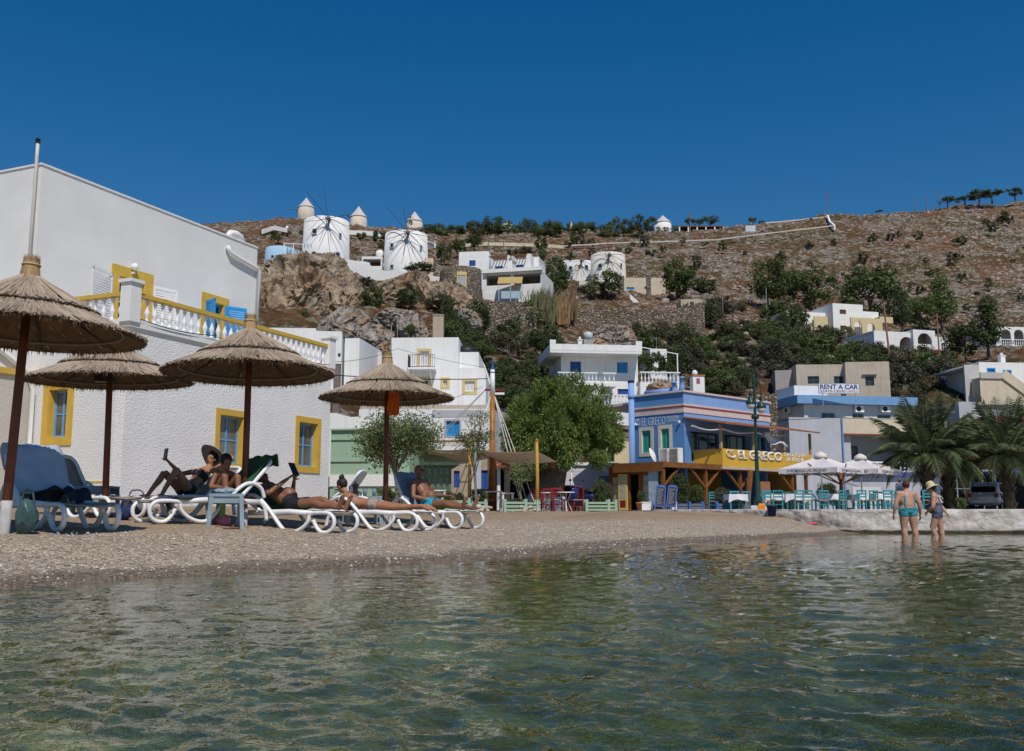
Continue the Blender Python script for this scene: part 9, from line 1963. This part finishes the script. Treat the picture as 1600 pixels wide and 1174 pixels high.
bag('backpack', 'navy and white backpack beside the reclining woman', ground(212, 800, 15.2), .5, (.24, .16, .17), M('navy_pack', (.02, .03, .07), .7, .5, 7, c2=(.3, .32, .36)), 'backpack', seed=42); bag('beach_bag', 'small navy bag under the empty taupe lounger', ground(196, 806, 13.9), .2, (.10, .09, .11), M('navy_cloth', (.02, .035, .12), .8), seed=43)
bag('beach_bag', 'pink bundle under the table with the plastic bag', ground(346, 833, 13.8), .2, (.14, .12, .09), M('pink_cloth', (.55, .19, .27), .85, .2, 8), strap=False, seed=44)
for k, (dx, lab) in enumerate(((-.09, 'left brown sandal lying before the beach table'), (.13, 'right brown sandal lying before the beach table'))):
 q = ground(346, 837, 13.2); e = thing('sandal', lab, 'sandal', q + Vector((dx, 0, .0)), .4 + k * .5, 'pair of sandals'); MB().tube([(-.12, 0, .015), (-.04, 0, .015), (.06, 0, .015), (.12, 0, .015)], [.028, .034, .042, .03], 10, flat=.4).build('sole', M('sandal_brown', (.20, .10, .05), .7), e, True); MB().tube([(.0, -.04, .015), (.03, 0, .055), (.0, .04, .015)], .01, 6).build('strap', M('sandal_brown', (.20, .10, .05)), e)
lo, rz = L_of(L3); gt = M('lime_towel', (.20, .34, .12), .95, .15, 6, .4, 90, .006); gdk = M('bottle_green_towel', (.025, .11, .055), .95, .2, 5, .4, 90, .006)
draped('towel', 'lime green towel hanging off the side of the child lounger', lo, rz, [(1.02, .35, .13, .0), (1.0, .355, .14, .2), (.98, .34, .14, .36), (.99, .2, .12, .385), (1.0, .08, .10, .39)][::1], gt, fold=.016)
draped('garment', 'black swim clothes drying on the foot of the child lounger', lo, rz, [(1.25, .34, .2, .1), (1.5, .35, .22, .18), (1.66, .34, .12, .22), (1.70, .2, .05, .34)], M('black_cloth', (.02, .02, .022), .9, .3, 8), 'clothing', .015)
draped('towel', 'bottle green towel over the raised back of the child lounger', lo, rz, backrow(R(48), (.1, .4, .7, .84), .35, .05) + [(.72 - .9 * math.cos(R(48)), .31 + .9 * math.sin(R(48)), .34, 0), (.72 - .85 * math.cos(R(48)) - .08, .31 + .7 * math.sin(R(48)), .33, 0)], gdk)
lo, rz = L_of(L4); draped('towel', 'green towel spread over the head end of the tablet man lounger', lo, rz, backrow(R(34), (.0, .3, .6, .84), .34, .035) + [(.72 - .9 * math.cos(R(34)), .33 + .84 * math.sin(R(34)), .34, 0), (.72 - .86 * math.cos(R(34)) - .07, .31 + .6 * math.sin(R(34)), .33, 0)], gdk); draped('towel', 'lime towel under the legs of the tablet man', lo, rz, [(.8, .345, .3, 0), (1.1, .345, .31, 0), (1.4, .345, .3, 0)], gt, fold=.006)
lo, rz = L_of(L6); draped('towel', 'lime towel under the man in turquoise trunks', lo, rz, [(.8, .345, .3, 0), (1.1, .345, .31, 0), (1.45, .345, .3, 0)], gt, fold=.006); draped('towel', 'grey blue towel behind the man in turquoise trunks', lo, rz, backrow(R(62), (.05, .4, .7, .83), .33, .035), M('grey_blue_towel', (.18, .22, .30), .95, .12, 5))
q = T1.location.copy(); me = boulder(None, (.17, .13, .05), 47, 4, .3); me.materials.append(M('clear_plastic_bag', (.28, .36, .42), .25, .3, 8)); link('plastic_bag', me, None, q + Vector((-.03, 0, .51)), .2, 'crumpled translucent plastic bag on the front beach table', 'plastic bag')
q = T3.location.copy(); e = thing('moka_pot', 'black coffee pot on the table beside the farthest parasol', 'coffee pot', q + Vector((-.12, -.1, .5))); MB().lathe([(.055, 0), (.06, .02), (.045, .1), (.042, .11), (.058, .2), (.055, .21), (.012, .235), (.014, .26)], 10).build('body', M('pot_black', (.02, .02, .022), .35), e); MB().tube([(-.05, 0, .19), (-.11, 0, .17), (-.1, 0, .09)], .01, 6).build('handle', iron, e)
for k, (dx, dy, lab) in enumerate(((.05, -.08, 'left drinking glass beside the coffee pot'), (.2, .02, 'right tall glass beside the coffee pot'))):
 e = thing('drinking_glass', lab, 'glass', q + Vector((dx, dy, .5)), 0, 'glasses'); MB().lathe([(.032, 0), (.042, .13), (.039, .13), (.03, .01)], 12).build('glass', M('tinted_glass', (.18, .23, .30), .1, .2, 4), e, True); MB().lathe([(.03, .012), (.036, .08)], 12).build('drink', M('iced_drink', (.25, .25, .27), .2), e)
